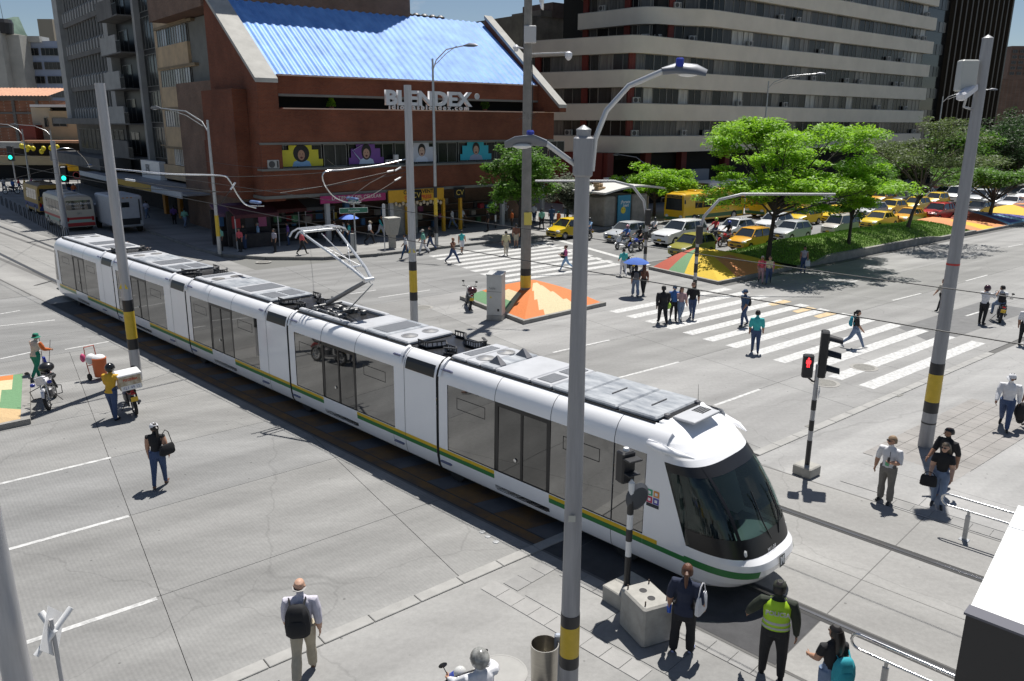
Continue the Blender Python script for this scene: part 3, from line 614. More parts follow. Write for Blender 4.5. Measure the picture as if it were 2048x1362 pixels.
for i in range(5):
    a0 = -43.6 if i == 0 else GK[i - 1] + .12; a1 = GK[i] - 1.55 if i < 4 else -8.15
    L = a1 - a0
    if i < 4 and i != 3:
        cuts = [a0, a0 + .75, a0 + 1.5, a0 + 1.5 + (L - 1.5) * .33, a0 + 1.5 + (L - 1.5) * .66, a1]
        ps = [rpan(cuts[k], cuts[k + 1], (t_rf, t_rf, t_rf2, t_rf, t_rf2)[k] if i else t_rf) for k in range(5)]
        louvre(ps[0], cuts[0] + .15, cuts[0] + .5, -.6, .6, 5); fans(ps[1], cuts[1] + .3)
        louvre(ps[3], cuts[3] + .2, cuts[4] - .2, -.65, .65, 12); louvre(ps[4], cuts[4] + .3, cuts[5] - .2, -.6, -.05, 6); louvre(ps[4], cuts[4] + .3, cuts[5] - .2, .05, .6, 6)
    elif i == 3:                                      # pantograph section
        ps = [rpan(a0, a0 + 2.6, t_bk, .02, 'pantograph_well'), rpan(a0 + 2.6, a0 + 3.5, t_rf), rpan(a0 + 3.5, a0 + 4.5, t_rf2), rpan(a0 + 4.5, a1, t_rf)]
        fans(ps[3], a1 - .5); louvre(ps[2], a0 + 3.6, a0 + 4.3, -.6, .6, 8)
        for y in (-.7, .7): bq = B(); bq.bb((X(a0 + 1.3), y, 3.19), (2.6, .16, .13), .03); bq.build('roof_rail', t_rf, tram)
    else:
        cuts = [a0, a0 + .55, a0 + 1.05, a0 + 1.55, a0 + 2.7, a0 + 3.35, a0 + 4.1, a0 + 5.15, a1]
        ps = [rpan(cuts[k], cuts[k + 1], (t_rf, t_rf, t_rf2, t_rf, t_rf, t_rf2, t_rf2, t_rf2)[k]) for k in range(8)]
        louvre(ps[0], cuts[0] + .12, cuts[1] - .1, -.5, .5, 5); fans(ps[1], cuts[1] + .25); vent(ps[2], cuts[2] + .28, -.45); vent(ps[2], cuts[2] + .28, .45)
        louvre(ps[4], cuts[4] + .1, cuts[5] - .12, -.65, -.08, 16); louvre(ps[4], cuts[4] + .1, cuts[5] - .12, .08, .65, 16)
        for k in (6, 7):
            c = (cuts[k] + cuts[k + 1]) / 2; bq = B(); bq.bb((X(c), 0, 3.245), (.03, .55, .02), .008); bq.build('roof_handle', t_seam, ps[k])
    for sg in (-1, 1): bq = B(); bq.box((X((a0 + a1) / 2), sg * .835, 3.14), (L, .02, .03)); bq.build('gutter', t_bk, tram)
# joint wells with cable chains
chain_m = P('cable chain', (.05, .05, .052), .55)
for g in GK:
    b = B(); b.box((X(g - .75), 0, 3.13), (1.5, 1.5, .02)); wl = b.build('joint_well', t_bk, tram)
    for y, ph in ((.35, 1), (-.3, -1)):
        path = [V((X(g - 1.35), y + .32 * ph, 3.24)), V((X(g - .95), y + .34 * ph, 3.24)), V((X(g - .75), y + .12, 3.24)), V((X(g - .45), y - .1, 3.24)), V((X(g - .1), y - .1, 3.24)), V((X(g + .0), y + .2 * ph, 3.24)), V((X(g - .3), y + .36 * ph, 3.24))]
        b = B(); 
        for zz in (3.17, 3.31): b.tube([p + V((0, 0, zz - 3.24)) for p in path], [(.02, .045)] * len(path), 6)
        for p, q in zip(path, path[1:]):
            for k in range(4): c = p.lerp(q, k / 4); b.box((c.x, c.y, 3.24), (.02, .02, .14))
        b.build('cable_chain', chain_m, wl)
# front roof brow: grey equipment lid, slot
b = B(); b.bb((X(-7.75), 0, 3.2), (.5, .95, .05), .01); lidp = b.build('roof_hatch', t_rf, nb_)
b = B()
for i in range(5):
    for j in range(5): b.box((X(-7.9) + i * .055, .1 + j * .07, 3.227), (.04, .05, .008))
b.build('hatch_grille', t_bk, lidp)
b = B(); b.box((X(-8.08), 0, 3.19), (.09, 1.2, .06)); b.build('roof_slot', t_bk, nb_)
for y in (-.55, .55): b = B(); b.lathe([(.06, 0), (.06, .05), (.02, .07)], 12, (X(-8.08), y, 3.22)); b.build('roof_bolt', t_seam, nb_)
b = B(); b.cyl((X(-8.1), .62, 3.2), (X(-8.12), .62, 3.6), .006, .003, 5); b.build('aerial', t_bk, nb_)
# emblem, numbers, stickers
mk = P('black print', (.01, .02, .03), .5); wpt = P('white print', (.8, .8, .8), .5)
def nose_pt(z, off=.01): return V((X(itp(z, FT) + off), 0, z))
T_ = M.Translation(V((X(-5.69), -.02, .82))) @ frame((0, 0, 0), (0, 1, 0), (-.12, 0, 1)); b = B(); b.box((0, 0, 0), (.2, .22, .006)); e = b.build('front_emblem', mk, nb_); e.matrix_local = T_
text('emblem_letter', 'M', .2, wpt, e, M.Translation((0, 0, .006)) @ M.Rotation(0, 4, 'Z'), .001, bold=.01)
text('fleet_number', 'M11-04', .1, wpt, ws, frame((X(-5.855), -.15, 1.07), (0, 1, 0), (-.25, 0, 1)), .001)
for i, c in enumerate(((.05, .4, .2), (.75, .3, .05), (.55, .03, .1), (.1, .08, .4))):
    b = B(); s_, z_ = (-7.98 + .155 * (i % 2), 1.83 - .15 * (i // 2)); b.box((0, 0, 0), (.13, .13, .004)); q = b.build('sticker', P('sticker %d' % i, c, .5), nb_); q.matrix_local = frame((X(s_), -yz(z_) - .006, z_), (1, 0, 0), (0, 0, 1))
    b = B(); b.box((0, 0, 0), (.06, .06, .004)); q2 = b.build('sticker_symbol', wpt, q); q2.location = (0, 0, .003)
b = B(); b.box((0, 0, 0), (.29, .07, .004)); q = b.build('sticker_bar', mk, nb_); q.matrix_local = frame((X(-7.9), -yz(1.56) - .006, 1.57), (1, 0, 0), (0, 0, 1))
# ---- pantograph
pan = B(); base = -20.7
al = P('pantograph aluminium', (.68, .69, .70), .28, .6)
pg = B()
for y in (-.45, .45): pg.cyl((X(base - .4), y, 3.25), (X(base + .9), y, 3.25), .035, n=8)
pg.cyl((X(base - .3), -.5, 3.3), (X(base - .3), .5, 3.3), .05, n=10); pg.cyl((X(base + .7), -.45, 3.28), (X(base + .7), .45, 3.28), .04, n=10)
r5 = random.Random(5)
for k in range(16): pg.bb((X(base + r5.uniform(-.4, 1.1)), r5.uniform(-.5, .5), 3.22), (r5.uniform(.08, .3), r5.uniform(.06, .16), r5.uniform(.08, .2)), .02)
pbase = pg.build('pantograph_base', P('pantograph base', (.2, .2, .2), .5, .5), tram, smooth=True)
knee = V((X(-18.75), 0, 4.4)); hd = V((X(-21.25), 0, 5.62))
b = B(); b.tube([(X(base - .3), 0, 3.34), knee], [.075, .06], 12); b.build('lower_arm', P('arm grey', (.22, .22, .23), .45, .5), pbase, smooth=True)
b = B(); b.tube([(X(base + .75), .06, 3.3), (knee.x + .12, .05, knee.z - .12)], .022, 8); b.build('coupling_rod', steel, pbase, smooth=True)
b = B()
for y in (-1, 1): b.tube([(knee.x, y * .1, knee.z), (knee.x - .45, y * .22, knee.z + .27), (hd.x, y * .62, hd.z - .03)], [.05, .045, .035], 8)
b.cyl((knee.x, -.16, knee.z), (knee.x, .16, knee.z), .07, n=10); b.cyl((knee.x - .62, -.3, knee.z + .31), (knee.x - .62, .3, knee.z + .31), .025, n=6)
b.tube([(knee.x - .5, -.24, knee.z + .25), (knee.x - 1.6, .4, knee.z + .82)], .012, 5); b.tube([(knee.x - .5, .24, knee.z + .25), (knee.x - 1.6, -.4, knee.z + .82)], .012, 5)
b.tube([(knee.x + .1, 0, knee.z - .1), (hd.x + .15, 0, hd.z - .12)], .015, 6)
b.build('upper_arm', al, pbase, smooth=True)
b = B(); b.cyl((hd.x, -.62, hd.z - .03), (hd.x, .62, hd.z - .03), .04, n=10)
for dx in (-.17, .17): b.tube([(hd.x + dx, -.92, hd.z - .16), (hd.x + dx, -.82, hd.z - .02), (hd.x + dx, -.62, hd.z + .06), (hd.x + dx, .62, hd.z + .06), (hd.x + dx, .82, hd.z - .02), (hd.x + dx, .92, hd.z - .16)], .026, 7)
for y in (-.6, .6): b.cyl((hd.x - .17, y, hd.z + .05), (hd.x + .17, y, hd.z + .05), .025, n=6)
b.build('collector_head', al, pbase, smooth=True)
# rubber tyres and dark underbody
b = B(); b.box((X(-25.5), 0, .27), (35.5, 1.95, .16)); b.build('underbody', P('underbody', (.02, .02, .02), .9), tram)
for s in (-42, -35.6, -28.3, -21, -13.9, -8.6):
    for sg in (-1, 1): b = B(); b.cyl((X(s), sg * .72, .3), (X(s), sg * .98, .3), .3, n=20); b.build('tyre', rubber, tram, smooth=True)
# ================================================================ BUILDINGS
def brick_mat(name, c1, c2, mortar, sc=1., wdt=.24, ht=.085):
    m = bpy.data.materials.new(name); m.use_nodes = True; t = m.node_tree; b = t.nodes['Principled BSDF']; b.inputs['Roughness'].default_value = .85; b.inputs['Specular IOR Level'].default_value = .25
    ge = t.nodes.new('ShaderNodeNewGeometry'); mp_ = t.nodes.new('ShaderNodeMapping'); mp_.inputs['Rotation'].default_value = (0, 0, -UA); t.links.new(ge.outputs['Position'], mp_.inputs[0])
    sx = t.nodes.new('ShaderNodeSeparateXYZ'); t.links.new(mp_.outputs[0], sx.inputs[0]); ad = t.nodes.new('ShaderNodeMath'); t.links.new(sx.outputs[0], ad.inputs[0]); t.links.new(sx.outputs[1], ad.inputs[1])
    cb = t.nodes.new('ShaderNodeCombineXYZ'); t.links.new(ad.outputs[0], cb.inputs[0]); t.links.new(sx.outputs[2], cb.inputs[1])
    br = t.nodes.new('ShaderNodeTexBrick'); br.inputs['Color1'].default_value = (*c1, 1); br.inputs['Color2'].default_value = (*c2, 1); br.inputs['Mortar'].default_value = (*mortar, 1)
    br.inputs['Scale'].default_value = sc; br.inputs['Brick Width'].default_value = wdt; br.inputs['Row Height'].default_value = ht; br.inputs['Mortar Size'].default_value = .012
    t.links.new(cb.outputs[0], br.inputs['Vector'])
    n = t.nodes.new('ShaderNodeTexNoise'); n.inputs['Scale'].default_value = .6; n.inputs['Detail'].default_value = 6; t.links.new(ge.outputs['Position'], n.inputs['Vector'])
    mr = t.nodes.new('ShaderNodeMapRange'); mr.inputs[1].default_value = .3; mr.inputs[2].default_value = .7; mr.inputs[3].default_value = .72; mr.inputs[4].default_value = 1.12; t.links.new(n.outputs['Fac'], mr.inputs[0])
    mi = t.nodes.new('ShaderNodeMix'); mi.data_type = 'RGBA'; mi.blend_type = 'MULTIPLY'; mi.inputs[0].default_value = 1; t.links.new(br.outputs[0], mi.inputs[6]); t.links.new(mr.outputs[0], mi.inputs[7]); t.links.new(mi.outputs[2], b.inputs['Base Color'])
    return m
brick = brick_mat('terracotta brick', (.215, .06, .028), (.165, .045, .023), (.14, .08, .055))
brick2 = brick_mat('grey brown brick', (.22, .12, .08), (.16, .09, .065), (.2, .17, .14))
brick3 = brick_mat('rough hollow brick', (.30, .13, .075), (.24, .10, .06), (.3, .25, .2), 1., .4, .25)
slabg = P('grey painted concrete', (.17, .17, .155), .8, var=.2, scale=1)
cop = P('pale concrete coping', (.42, .41, .38), .85, var=.2, scale=1, space='World')
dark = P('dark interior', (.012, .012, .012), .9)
blue_roof = P('blue corrugated roof', (.17, .36, .72), .55, .0, var=.45, scale=1.4, spec=.3, col2=(.09, .24, .6), stretch=(.5, .5, .12))
curt = [P('pane %d' % i, c, .2, var=.45, scale=1.3, spec=.3, stretch=(6, 6, .4)) for i, c in enumerate(((.012, .013, .014), (.035, .035, .035), (.13, .13, .125), (.19, .18, .165), (.42, .42, .40), (.08, .08, .08), (.012, .014, .014), (.06, .058, .053)))]
framem = P('window frame', (.22, .215, .2), .5, .4)
def abox(b, a0, a1, b0, b1, z0, z1, c0=V((0, 0, 0))):        # box in avenue coordinates
    q = [ab(a0, b0) - c0, ab(a1, b0) - c0, ab(a1, b1) - c0, ab(a0, b1) - c0]
    b.loft([[(p.x, p.y, z0) for p in q], [(p.x, p.y, z1) for p in q]]); return b
FB = lambda px, py: vpl(px, py, ab(0, 57), UA)               # (a, z) on the shop front plane
ST = lambda px, py: vpl(px, py, ab(24, 0), UA + R(90))       # (b, z) on the side street plane
win_mesh = {}
def win(parent, p, ang, w_, h_, mat, name='window', mull=0, fm=None, depth=.06):   # p: lower left corner seen from outside; ang: facade direction (left to right)
    key = (round(w_, 2), round(h_, 2), mull, fm)
    if key not in win_mesh:
        b = B(); fw = .05; f = fm or framem
        b.m = 1; b.box((w_ / 2, depth * .5, h_ / 2), (w_ - fw, .02, h_ - fw)); b.m = 0
        for x_ in [fw / 2, w_ - fw / 2] + [w_ * (k + 1) / (mull + 1) for k in range(mull)]: b.box((x_, depth * .25, h_ / 2), (fw, depth, h_))
        for z_ in (fw / 2, h_ - fw / 2): b.box((w_ / 2, depth * .25, z_), (w_ - 2 * fw, depth * .9, fw))
        o = b.build(name, [f, mat], parent, p, ang); win_mesh[key] = o
    else: o = inst(win_mesh[key], parent, p, ang, name)
    o.material_slots[1].link = 'OBJECT'; o.material_slots[1].material = mat; return o
ac_src = None
def aircon(parent, p, ang, s=1.):
    global ac_src
    if ac_src is None:
        b = B(); b.bb((0, 0, .3), (.85, .34, .6), .03); b.m = 1; b.lathe([(.23, 0), (.23, .01), (.02, .015)], 16, T=frame((-.12, -.172, .3), (1, 0, 0), (0, 0, 1))); b.box((.3, -.172, .3), (.12, .01, .45))
        ac_src = b.build('air_conditioner', [P('ac casing', (.36, .36, .34), .5, var=.15), P('ac grille', (.05, .05, .05), .6)], parent, p, ang); return ac_src
    return inst(ac_src, parent, p, ang)

# ---------------------------------------------------------------- brick building with blue roof
c0 = ab(37, 57)
bb = thing('brick_building', 'red brick corner building with blue corrugated roof and white rooftop-level lettering', 'building', c0)
def bpart(nm, mat, *boxes, par=bb):
    b = B()
    for x_ in boxes: abox(b, *x_, c0=c0)
    return b.build(nm, mat, par)
AL, AR = 21.8, 48.7
bpart('lower_brick_band', brick, (AL, AR, 53.98, 54.26, 3.78, 5.49))
bpart('sill', slabg, (AL - .05, AR, 53.84, 54.83, 5.49, 5.63)); bpart('lintel', slabg, (AL, AR, 53.92, 54.83, 7.25, 7.40)); bpart('soffit_beam', slabg, (AL - .1, AR, 53.88, 57.67, 3.57, 3.78))
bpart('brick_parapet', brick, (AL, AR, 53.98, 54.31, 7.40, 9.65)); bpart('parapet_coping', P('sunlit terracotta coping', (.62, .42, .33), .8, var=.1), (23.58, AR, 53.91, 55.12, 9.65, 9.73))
bpart('upper_brick_band', brick, (23.67, 47.54, 54.83, 55.12, 10.68, 11.88)); bpart('upper_lintel', slabg, (23.67, 47.54, 54.81, 55.49, 10.52, 10.68)); bpart('eave', P('eave strip', (.55, .42, .36), .8), (23.67, 47.35, 54.69, 55.30, 11.88, 11.98))
bpart('window_back', dark, (AL + .2, AR - .1, 54.93, 55.02, 5.63, 7.25)); bpart('balcony_back', dark, (23.67, 47.54, 56.44, 56.54, 9.73, 10.52)); bpart('core', brick2, (AL + .3, AR, 57.67, 71.97, 0, 11.83))
bpart('balcony_floor', slabg, (AL + .3, 47.54, 55.12, 57.77, 9.56, 9.64))
# side-street gable wall (thick) with sloping concrete coping
def gable(a0, a1, prof, nm, mat, z0=3.4, par=bb, cp=True):
    b = B(); n = len(prof)
    pr_ = [(prof[0][0], z0)] + prof + [(prof[-1][0], z0)]
    L = [(ab(a0, y, z) - c0)[:] for y, z in pr_]; Rr = [(ab(a1, y, z) - c0)[:] for y, z in pr_]
    b.loft([Rr, L]); o = b.build(nm, mat, par)
    if cp:
        k = B()
        for (y0, z0_), (y1, z1_) in zip(prof, prof[1:]):
            k.loft([[(ab(a0 - .06, y0, z0_) - c0)[:], (ab(a1 + .06, y0, z0_) - c0)[:], (ab(a1 + .06, y0, z0_ + .28) - c0)[:], (ab(a0 - .06, y0, z0_ + .28) - c0)[:]], [(ab(a0 - .06, y1, z1_) - c0)[:], (ab(a1 + .06, y1, z1_) - c0)[:], (ab(a1 + .06, y1, z1_ + .28) - c0)[:], (ab(a0 - .06, y1, z1_ + .28) - c0)[:]]])
        k.build('coping', cop, o)
    return o
gable(AL + .02, AL + 1.5, [(54.0, 11.36), (62.8, 17.8)], 'gable_wall', brick)
gable(47.54, 48.3, [(52.0, 10.03), (62.5, 18.08)], 'gable_wall', brick, 9.7)
bpart('brick_shaft', brick, (AL - 1.0, AL, 55.87, 62.03, 3.50, 10.98)); bpart('side_wall', brick, (AL, AL + .3, 54.26, 65.34, 3.69, 7.38))
# corrugated roof
b = B(); n = 150
def rz_(t): return 54.93 + 7.95 * t, 11.97 + 5.78 * t
for i in range(n + 1):
    a = AL + 1.5 + (47.54 - AL - 1.5) * i / n; dz = .04 * (1 if i % 4 < 2 else -1)
    for t in (0, 1): y, z = rz_(t); b.v.append((ab(a, y, z + dz) - c0)[:])
for i in range(n): b.f.append([2 * i, 2 * i + 2, 2 * i + 3, 2 * i + 1]); b.mi.append(0); b.sm.append(False)
b.build('corrugated_roof', blue_roof, bb)
bpart('upper_block', brick2, (AL - .2, 39.58, 62.69, 75.76, 16.94, 27.93)); bpart('roof_gutter', dark, (AL + 1.5, 47.35, 62.41, 62.69, 16.75, 17.04)); bpart('roof_back', slabg, (AL + 1.5, 47.54, 62.69, 71.97, 11.83, 16.85))
# lettering on the balcony front
sgn = P('grey white letters', (.62, .62, .64), .5)
T_ = frame(ab(35.51, 53.88, 10.52) - c0, U, (0, 0, 1)); text('letter_sign', 'BLENDEX', 1.45, sgn, bb, T_ @ M.Diagonal((1.27, 1, 1, 1)), .12, bold=.055)
T_ = frame(ab(35.61, 53.88, 9.91) - c0, U, (0, 0, 1)); text('letter_sign', 'idiomasblendex.com', .55, sgn, bb, T_ @ M.Diagonal((1.12, 1, 1, 1)), .05, font_w=1.45, bold=.012)
b = B(); b.lathe([(.24, 0), (.24, .05), (.19, .05), (.19, 0)], 18, T=frame(ab(40.15, 53.88, 10.84) - c0, U, (0, 0, 1))); b.build('registered_ring', sgn, bb); text('registered_letter', 'R', .32, sgn, bb, frame(ab(40.15, 53.87, 10.84) - c0, U, (0, 0, 1)), .02, bold=.01)
# window strip: panes between mullions, four stepped posters with portraits
for k in range(14):
    a = AL + .9 + k * 2.0; win(bb, ab(a, 54.57, 5.64) - c0, UA, 1.86, 1.58, curt[(0, 6, 1)[k % 3]], mull=1)
def poster(cols, a0, a1, z0, z1, nm):
    o = B(); W_ = a1 - a0; H_ = z1 - z0
    for k, (x0, x1, h0, h1) in enumerate(((0, 1, 0, .33), (.07, .9, .33, .78), (.22, .75, .78, 1.0))):
        o.m = 0; o.box((W_ * (x0 + x1) / 2, 0, H_ * (h0 + h1) / 2), (W_ * (x1 - x0), .02, H_ * (h1 - h0)))
    p = o.build('window_poster', P('poster ' + nm, cols[0], .6), bb, ab(a0, 54.45, z0) - c0, UA)
    def disc(nm_, c, r, mat, z=-.015, n_=18):
        q = B(); q.add([(c[0] + r[0] * math.cos(6.2832 * i / n_), z, c[1] + r[1] * math.sin(6.2832 * i / n_)) for i in range(n_)], [tuple(range(n_))[::-1]]); return q.build(nm_, mat, p)
    sk = P('printed skin ' + nm, cols[3], .6); hr = P('printed hair', (.012, .01, .01), .6)
    q = B(); q.add([(W_ * .28, -.013, 0), (W_ * .72, -.013, 0), (W_ * .68, -.013, H_ * .22), (W_ * .56, -.013, H_ * .32), (W_ * .44, -.013, H_ * .32), (W_ * .32, -.013, H_ * .22)], [(0, 1, 2, 3, 4, 5)]); q.build('printed_shirt', P('printed shirt ' + nm, cols[1], .6), p)
    disc('printed_hair', (W_ * .5, H_ * .62), cols[2], hr, -.014); disc('printed_face', (W_ * .5, H_ * .53), (.27, .36), sk, -.017)
    disc('printed_mouth', (W_ * .5, H_ * .53 - .17), (.1, .07), P('printed mouth', (.12, .02, .02), .6), -.02)
    for e in (-.1, .1): disc('printed_eye', (W_ * .5 + e, H_ * .53 + .08), (.04, .025), hr, -.02)
    return p
poster([(.55, .5, .03), (.2, .38, .6), (.62, .62), (.36, .2, .13)], 23.25, 26.56, 5.72, 7.19, 'yellow')
pp_ = poster([(.16, .06, .27), (.45, .55, .68), (.42, .6), (.45, .27, .19)], 28.65, 31.63, 5.75, 7.19, 'violet')
q = B(); q.tube([(.95, -.02, .35), (.35, -.02, 1.0), (1.1, -.02, 1.35)], [(.14, .005), (.13, .005), (.08, .005)], 8); q.build('printed_arm', P('printed sleeve', (.5, .6, .7), .6), pp_)
poster([(.50, .52, .58), (.6, .65, .75), (.36, .5), (.5, .34, .26)], 33.71, 36.46, 5.77, 7.24, 'grey')
poster([(.03, .40, .52), (.3, .35, .5), (.38, .5), (.48, .3, .22)], 38.83, 42.05, 5.79, 7.28, 'cyan')
aircon(bb, ab(22.59, 54.12, 5.64) - c0, UA); b = B(); b.box((0, 0, .35), (1.1, .3, .05)); b.box((-.5, 0, .17), (.05, .3, .35)); b.box((.5, 0, .17), (.05, .3, .35)); b.bb((.3, -.05, .55), (.35, .3, .4), .03); b.build('equipment_rack', P('rack white', (.5, .5, .5), .6), bb, ab(32.20, 54.17, 5.64) - c0, UA)
# ground floor: columns, shop fronts, signs
for k, a in enumerate((26.4, 31.8, 42.9, 47.5)): bpart('column', P('pale column', (.45, .45, .45), .6), (a, a + .32, 54.07, 54.36, .16, 3.57))
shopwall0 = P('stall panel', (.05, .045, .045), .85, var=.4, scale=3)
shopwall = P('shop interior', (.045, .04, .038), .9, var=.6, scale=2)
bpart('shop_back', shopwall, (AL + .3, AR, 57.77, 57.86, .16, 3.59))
gc = [P('goods %d' % i, c, .7) for i, c in enumerate(((.4, .04, .05), (.08, .2, .4), (.5, .45, .4), (.06, .06, .07), (.4, .3, .05), (.12, .3, .15), (.45, .12, .25), (.2, .17, .15)))]
r6 = random.Random(6)
shop = [thing('shop_stock', 'dim stacked goods inside the %s shop under the brick building' % n_, 'shop goods', ab(a_, 56.82, .16)) for n_, a_ in (('magenta-signed', 28), ('yellow-signed', 34.1), ('dark unsigned', 40.7))]
for o, (w0, cnt) in zip(shop, ((4.6, 34), (2, 14), (4.4, 34))):
    for k in range(cnt // 2):
        b = B(); s_ = (r6.uniform(.2, .6), r6.uniform(.2, .5), r6.uniform(.25, .7)); b.bb((0, 0, s_[2] / 2), s_, .02)
        p = U * r6.uniform(-w0, w0) + W * r6.uniform(-.7, .6); b.build('goods', gc[r6.randrange(8)], o, (p.x, p.y, r6.choice((0, .7, 1.35, 1.95))), UA)
    for zz in (.66, 1.31, 1.92):
        b = B(); b.box((0, 0, 0), (2 * w0 + .5, 1.2, .03)); b.build('shelf', gc[7], o, (0, 0, zz), UA)
mag = P('magenta banner', (.36, .025, .13), .6, var=.2, scale=1); ysg = P('yellow shop front', (.62, .33, .015), .55, var=.1)
bpart('magenta_shop_sign', mag, (25.85, 31.25, 53.74, 53.84, 3.04, 3.59)); text('sign_lettering', 'LA TIENDA DEL CELULAR', .36, P('pale lettering', (.7, .68, .6), .6), bb, frame(ab(28.79, 53.72, 3.38) - c0, U, (0, 0, 1)), .004)
bpart('yellow_shop_sign', ysg, (31.44, 36.55, 53.60, 53.71, 2.79, 3.73)); text('sign_lettering', 'COMPRAVENTA', .42, P('black lettering', (.02, .015, .01), .6), bb, frame(ab(34.28, 53.58, 3.52) - c0, U, (0, 0, 1)), .004, bold=.01); text('sign_lettering', 'ORO EXPRESS', .4, P('red lettering', (.5, .06, .02), .6), bb, frame(ab(34.09, 53.58, 3.10) - c0, U, (0, 0, 1)), .004, bold=.012)
for a in (33.9, 38.1): bpart('sign_emblem', dark, (a - .55, a + .5, 53.56, 53.59, 2.83, 3.69)); text('sign_emblem_letters', 'CV', .6, P('gold lettering', (.55, .4, .08), .5), bb, frame(ab(a, 53.54, 3.26) - c0, U, (0, 0, 1)), .004)
for a in (33.2, 36.7, 38.4): bpart('yellow_pillar', ysg, (a, a + .22, 53.98, 54.22, .16, 2.83))
b = B()
for k in range(14): q = ab(32.0 + .32 * k, 53.5, 2.7 - .12 * (k % 2)) - c0; b.sph(q[:], (.13, .08, .15), 7, 5)
stuff(b.build('hanging_trim', P('cream trim', (.55, .45, .3), .8), bb))
b = B(); abox(b, 32.2, 34.5, 54.4, 55.6, .16, 2.5, c0); b.build('shop_counter', P('counter white', (.32, .32, .3), .5, var=.3), bb)
# awning stalls at the corner on the side street
for k, (px, py, w_, ca, lb) in enumerate(((505, 492, 3.2, (.07, .012, .018), 'maroon awning street stall at the shaded corner'), (470, 488, 3.0, (.12, .06, .11), 'mauve awning street stall at the shaded corner'), (560, 480, 3.4, (.08, .014, .014), 'red framed street stall left of the magenta shop sign'), (622, 474, 3.0, (.10, .10, .11), 'dark street stall with posters under the magenta sign'))):  # awning colours are darkened to carry the shade of the corner
    p_ = gp(px, py, .16); st_ = thing('street_stall', lb, 'stall', p_, UA); am = P('awning %d' % k, ca, .7, var=.2, scale=2)
    b = B(); b.loft([[(x_, -1.3, 2.35), (x_, .2, 2.85), (x_, .2, 2.95), (x_, -1.3, 2.42)] for x_ in (-w_ / 2, w_ / 2)]); b.build('awning', am, st_); b = B(); b.box((0, -1.31, 2.28), (w_, .03, .22)); b.build('valance', am, st_)
    for x_ in (-w_ / 2 + .06, w_ / 2 - .06): b = B(); b.box((x_, -1.2, 1.2), (.06, .06, 2.4)); b.build('post', P('stall post', (.4, .4, .4), .6), st_)
    b = B(); b.bb((0, -.4, .5), (w_ - .4, .8, 1.0), .03); b.build('counter', shopwall0, st_); b = B(); b.bb((0, .3, 1.3), (w_, .15, 2.5), .02); b.build('back_panel', shopwall0, st_)
    for j in range(3): b = B(); b.box((-w_ * .3 + j * w_ * .3, .2, 1.75), (.6, .03, .85)); b.build('hung_print', gc[(j * 3 + k) % 8], st_)
# ---------------------------------------------------------------- tan apartment block with bay windows
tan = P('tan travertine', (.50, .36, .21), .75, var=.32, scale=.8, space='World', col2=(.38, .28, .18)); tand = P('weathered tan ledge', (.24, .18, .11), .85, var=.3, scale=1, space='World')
c0 = ab(24, 74)
tb = thing('tan_apartment_block', 'tan stone-clad apartment block with glazed bays beside the brick building', 'building', c0)
H = 33
bpart('facade', tan, (24.0, 24.4, 66.4, 69.4, 3.4, H), par=tb); bpart('facade', tan, (24.0, 24.4, 79.6, 83.1, 3.4, H), par=tb); bpart('core', dark, (24.9, 40, 66.4, 83.1, 0, H), par=tb)
wl = P('light curtain', (.34, .34, .36), .15, var=.4, scale=2, stretch=(8, 8, .3))
fl0 = [4.75, 8.3, 11.75, 15.2, 18.6, 22.0, 25.4, 28.8]
for i, z in enumerate(fl0[1:]):
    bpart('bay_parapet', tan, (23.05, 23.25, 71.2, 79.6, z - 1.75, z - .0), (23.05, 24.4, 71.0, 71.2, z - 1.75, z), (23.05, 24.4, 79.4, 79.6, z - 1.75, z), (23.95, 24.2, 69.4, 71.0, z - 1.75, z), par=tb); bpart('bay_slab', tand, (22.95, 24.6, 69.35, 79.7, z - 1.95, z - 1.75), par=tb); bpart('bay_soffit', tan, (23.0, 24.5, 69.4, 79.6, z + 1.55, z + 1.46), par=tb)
    for k in range(6): win(tb, ab(23.15, 79.4 - 1.36 * k, z) - c0, UA - R(90), 1.34, 1.46, rnd.choice((wl, curt[3], curt[2], curt[0], wl)), mull=1)
    win(tb, ab(24.1, 70.95, z) - c0, UA - R(90), 1.5, 1.46, rnd.choice((curt[3], curt[0])), mull=1); win(tb, ab(23.2, 71.05, z) - c0, UA, .8, 1.46, curt[3])
bpart('lower_wall', tan, (23.6, 24.4, 66.4, 83.1, 3.4, 4.75), par=tb)
for k in range(8): win(tb, ab(23.8, 80 - 1.5 * k, 4.8) - c0, UA - R(90), 1.45, 1.7, curt[(4, 2, 3)[k % 3]], mull=2, fm=P('white frame', (.6, .6, .6), .5))
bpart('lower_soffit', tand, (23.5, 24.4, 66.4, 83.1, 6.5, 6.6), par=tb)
bpart('street_awning', P('grey canopy', (.30, .30, .31), .7, var=.3, scale=1), (20.2, 24, 66, 104, 3.0, 3.12), par=tb); bpart('canopy_fascia', P('white fascia', (.55, .56, .58), .6, var=.2), (20.1, 20.2, 87, 104, 2.75, 3.25), par=tb); bpart('canopy_fascia', P('ochre fascia', (.55, .33, .03), .6), (20.08, 20.2, 75.5, 86.9, 2.75, 3.3), par=tb); bpart('canopy_fascia', P('white fascia', (.55, .56, .58), .6), (20.1, 20.2, 67, 75.4, 2.75, 3.25), par=tb)
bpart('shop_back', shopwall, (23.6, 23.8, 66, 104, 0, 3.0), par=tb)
for y in (76, 80.5): bpart('orange_pillar', P('orange pillar', (.5, .2, .01), .6), (22.6, 22.9, y, y + .7, .16, 2.9), par=tb)
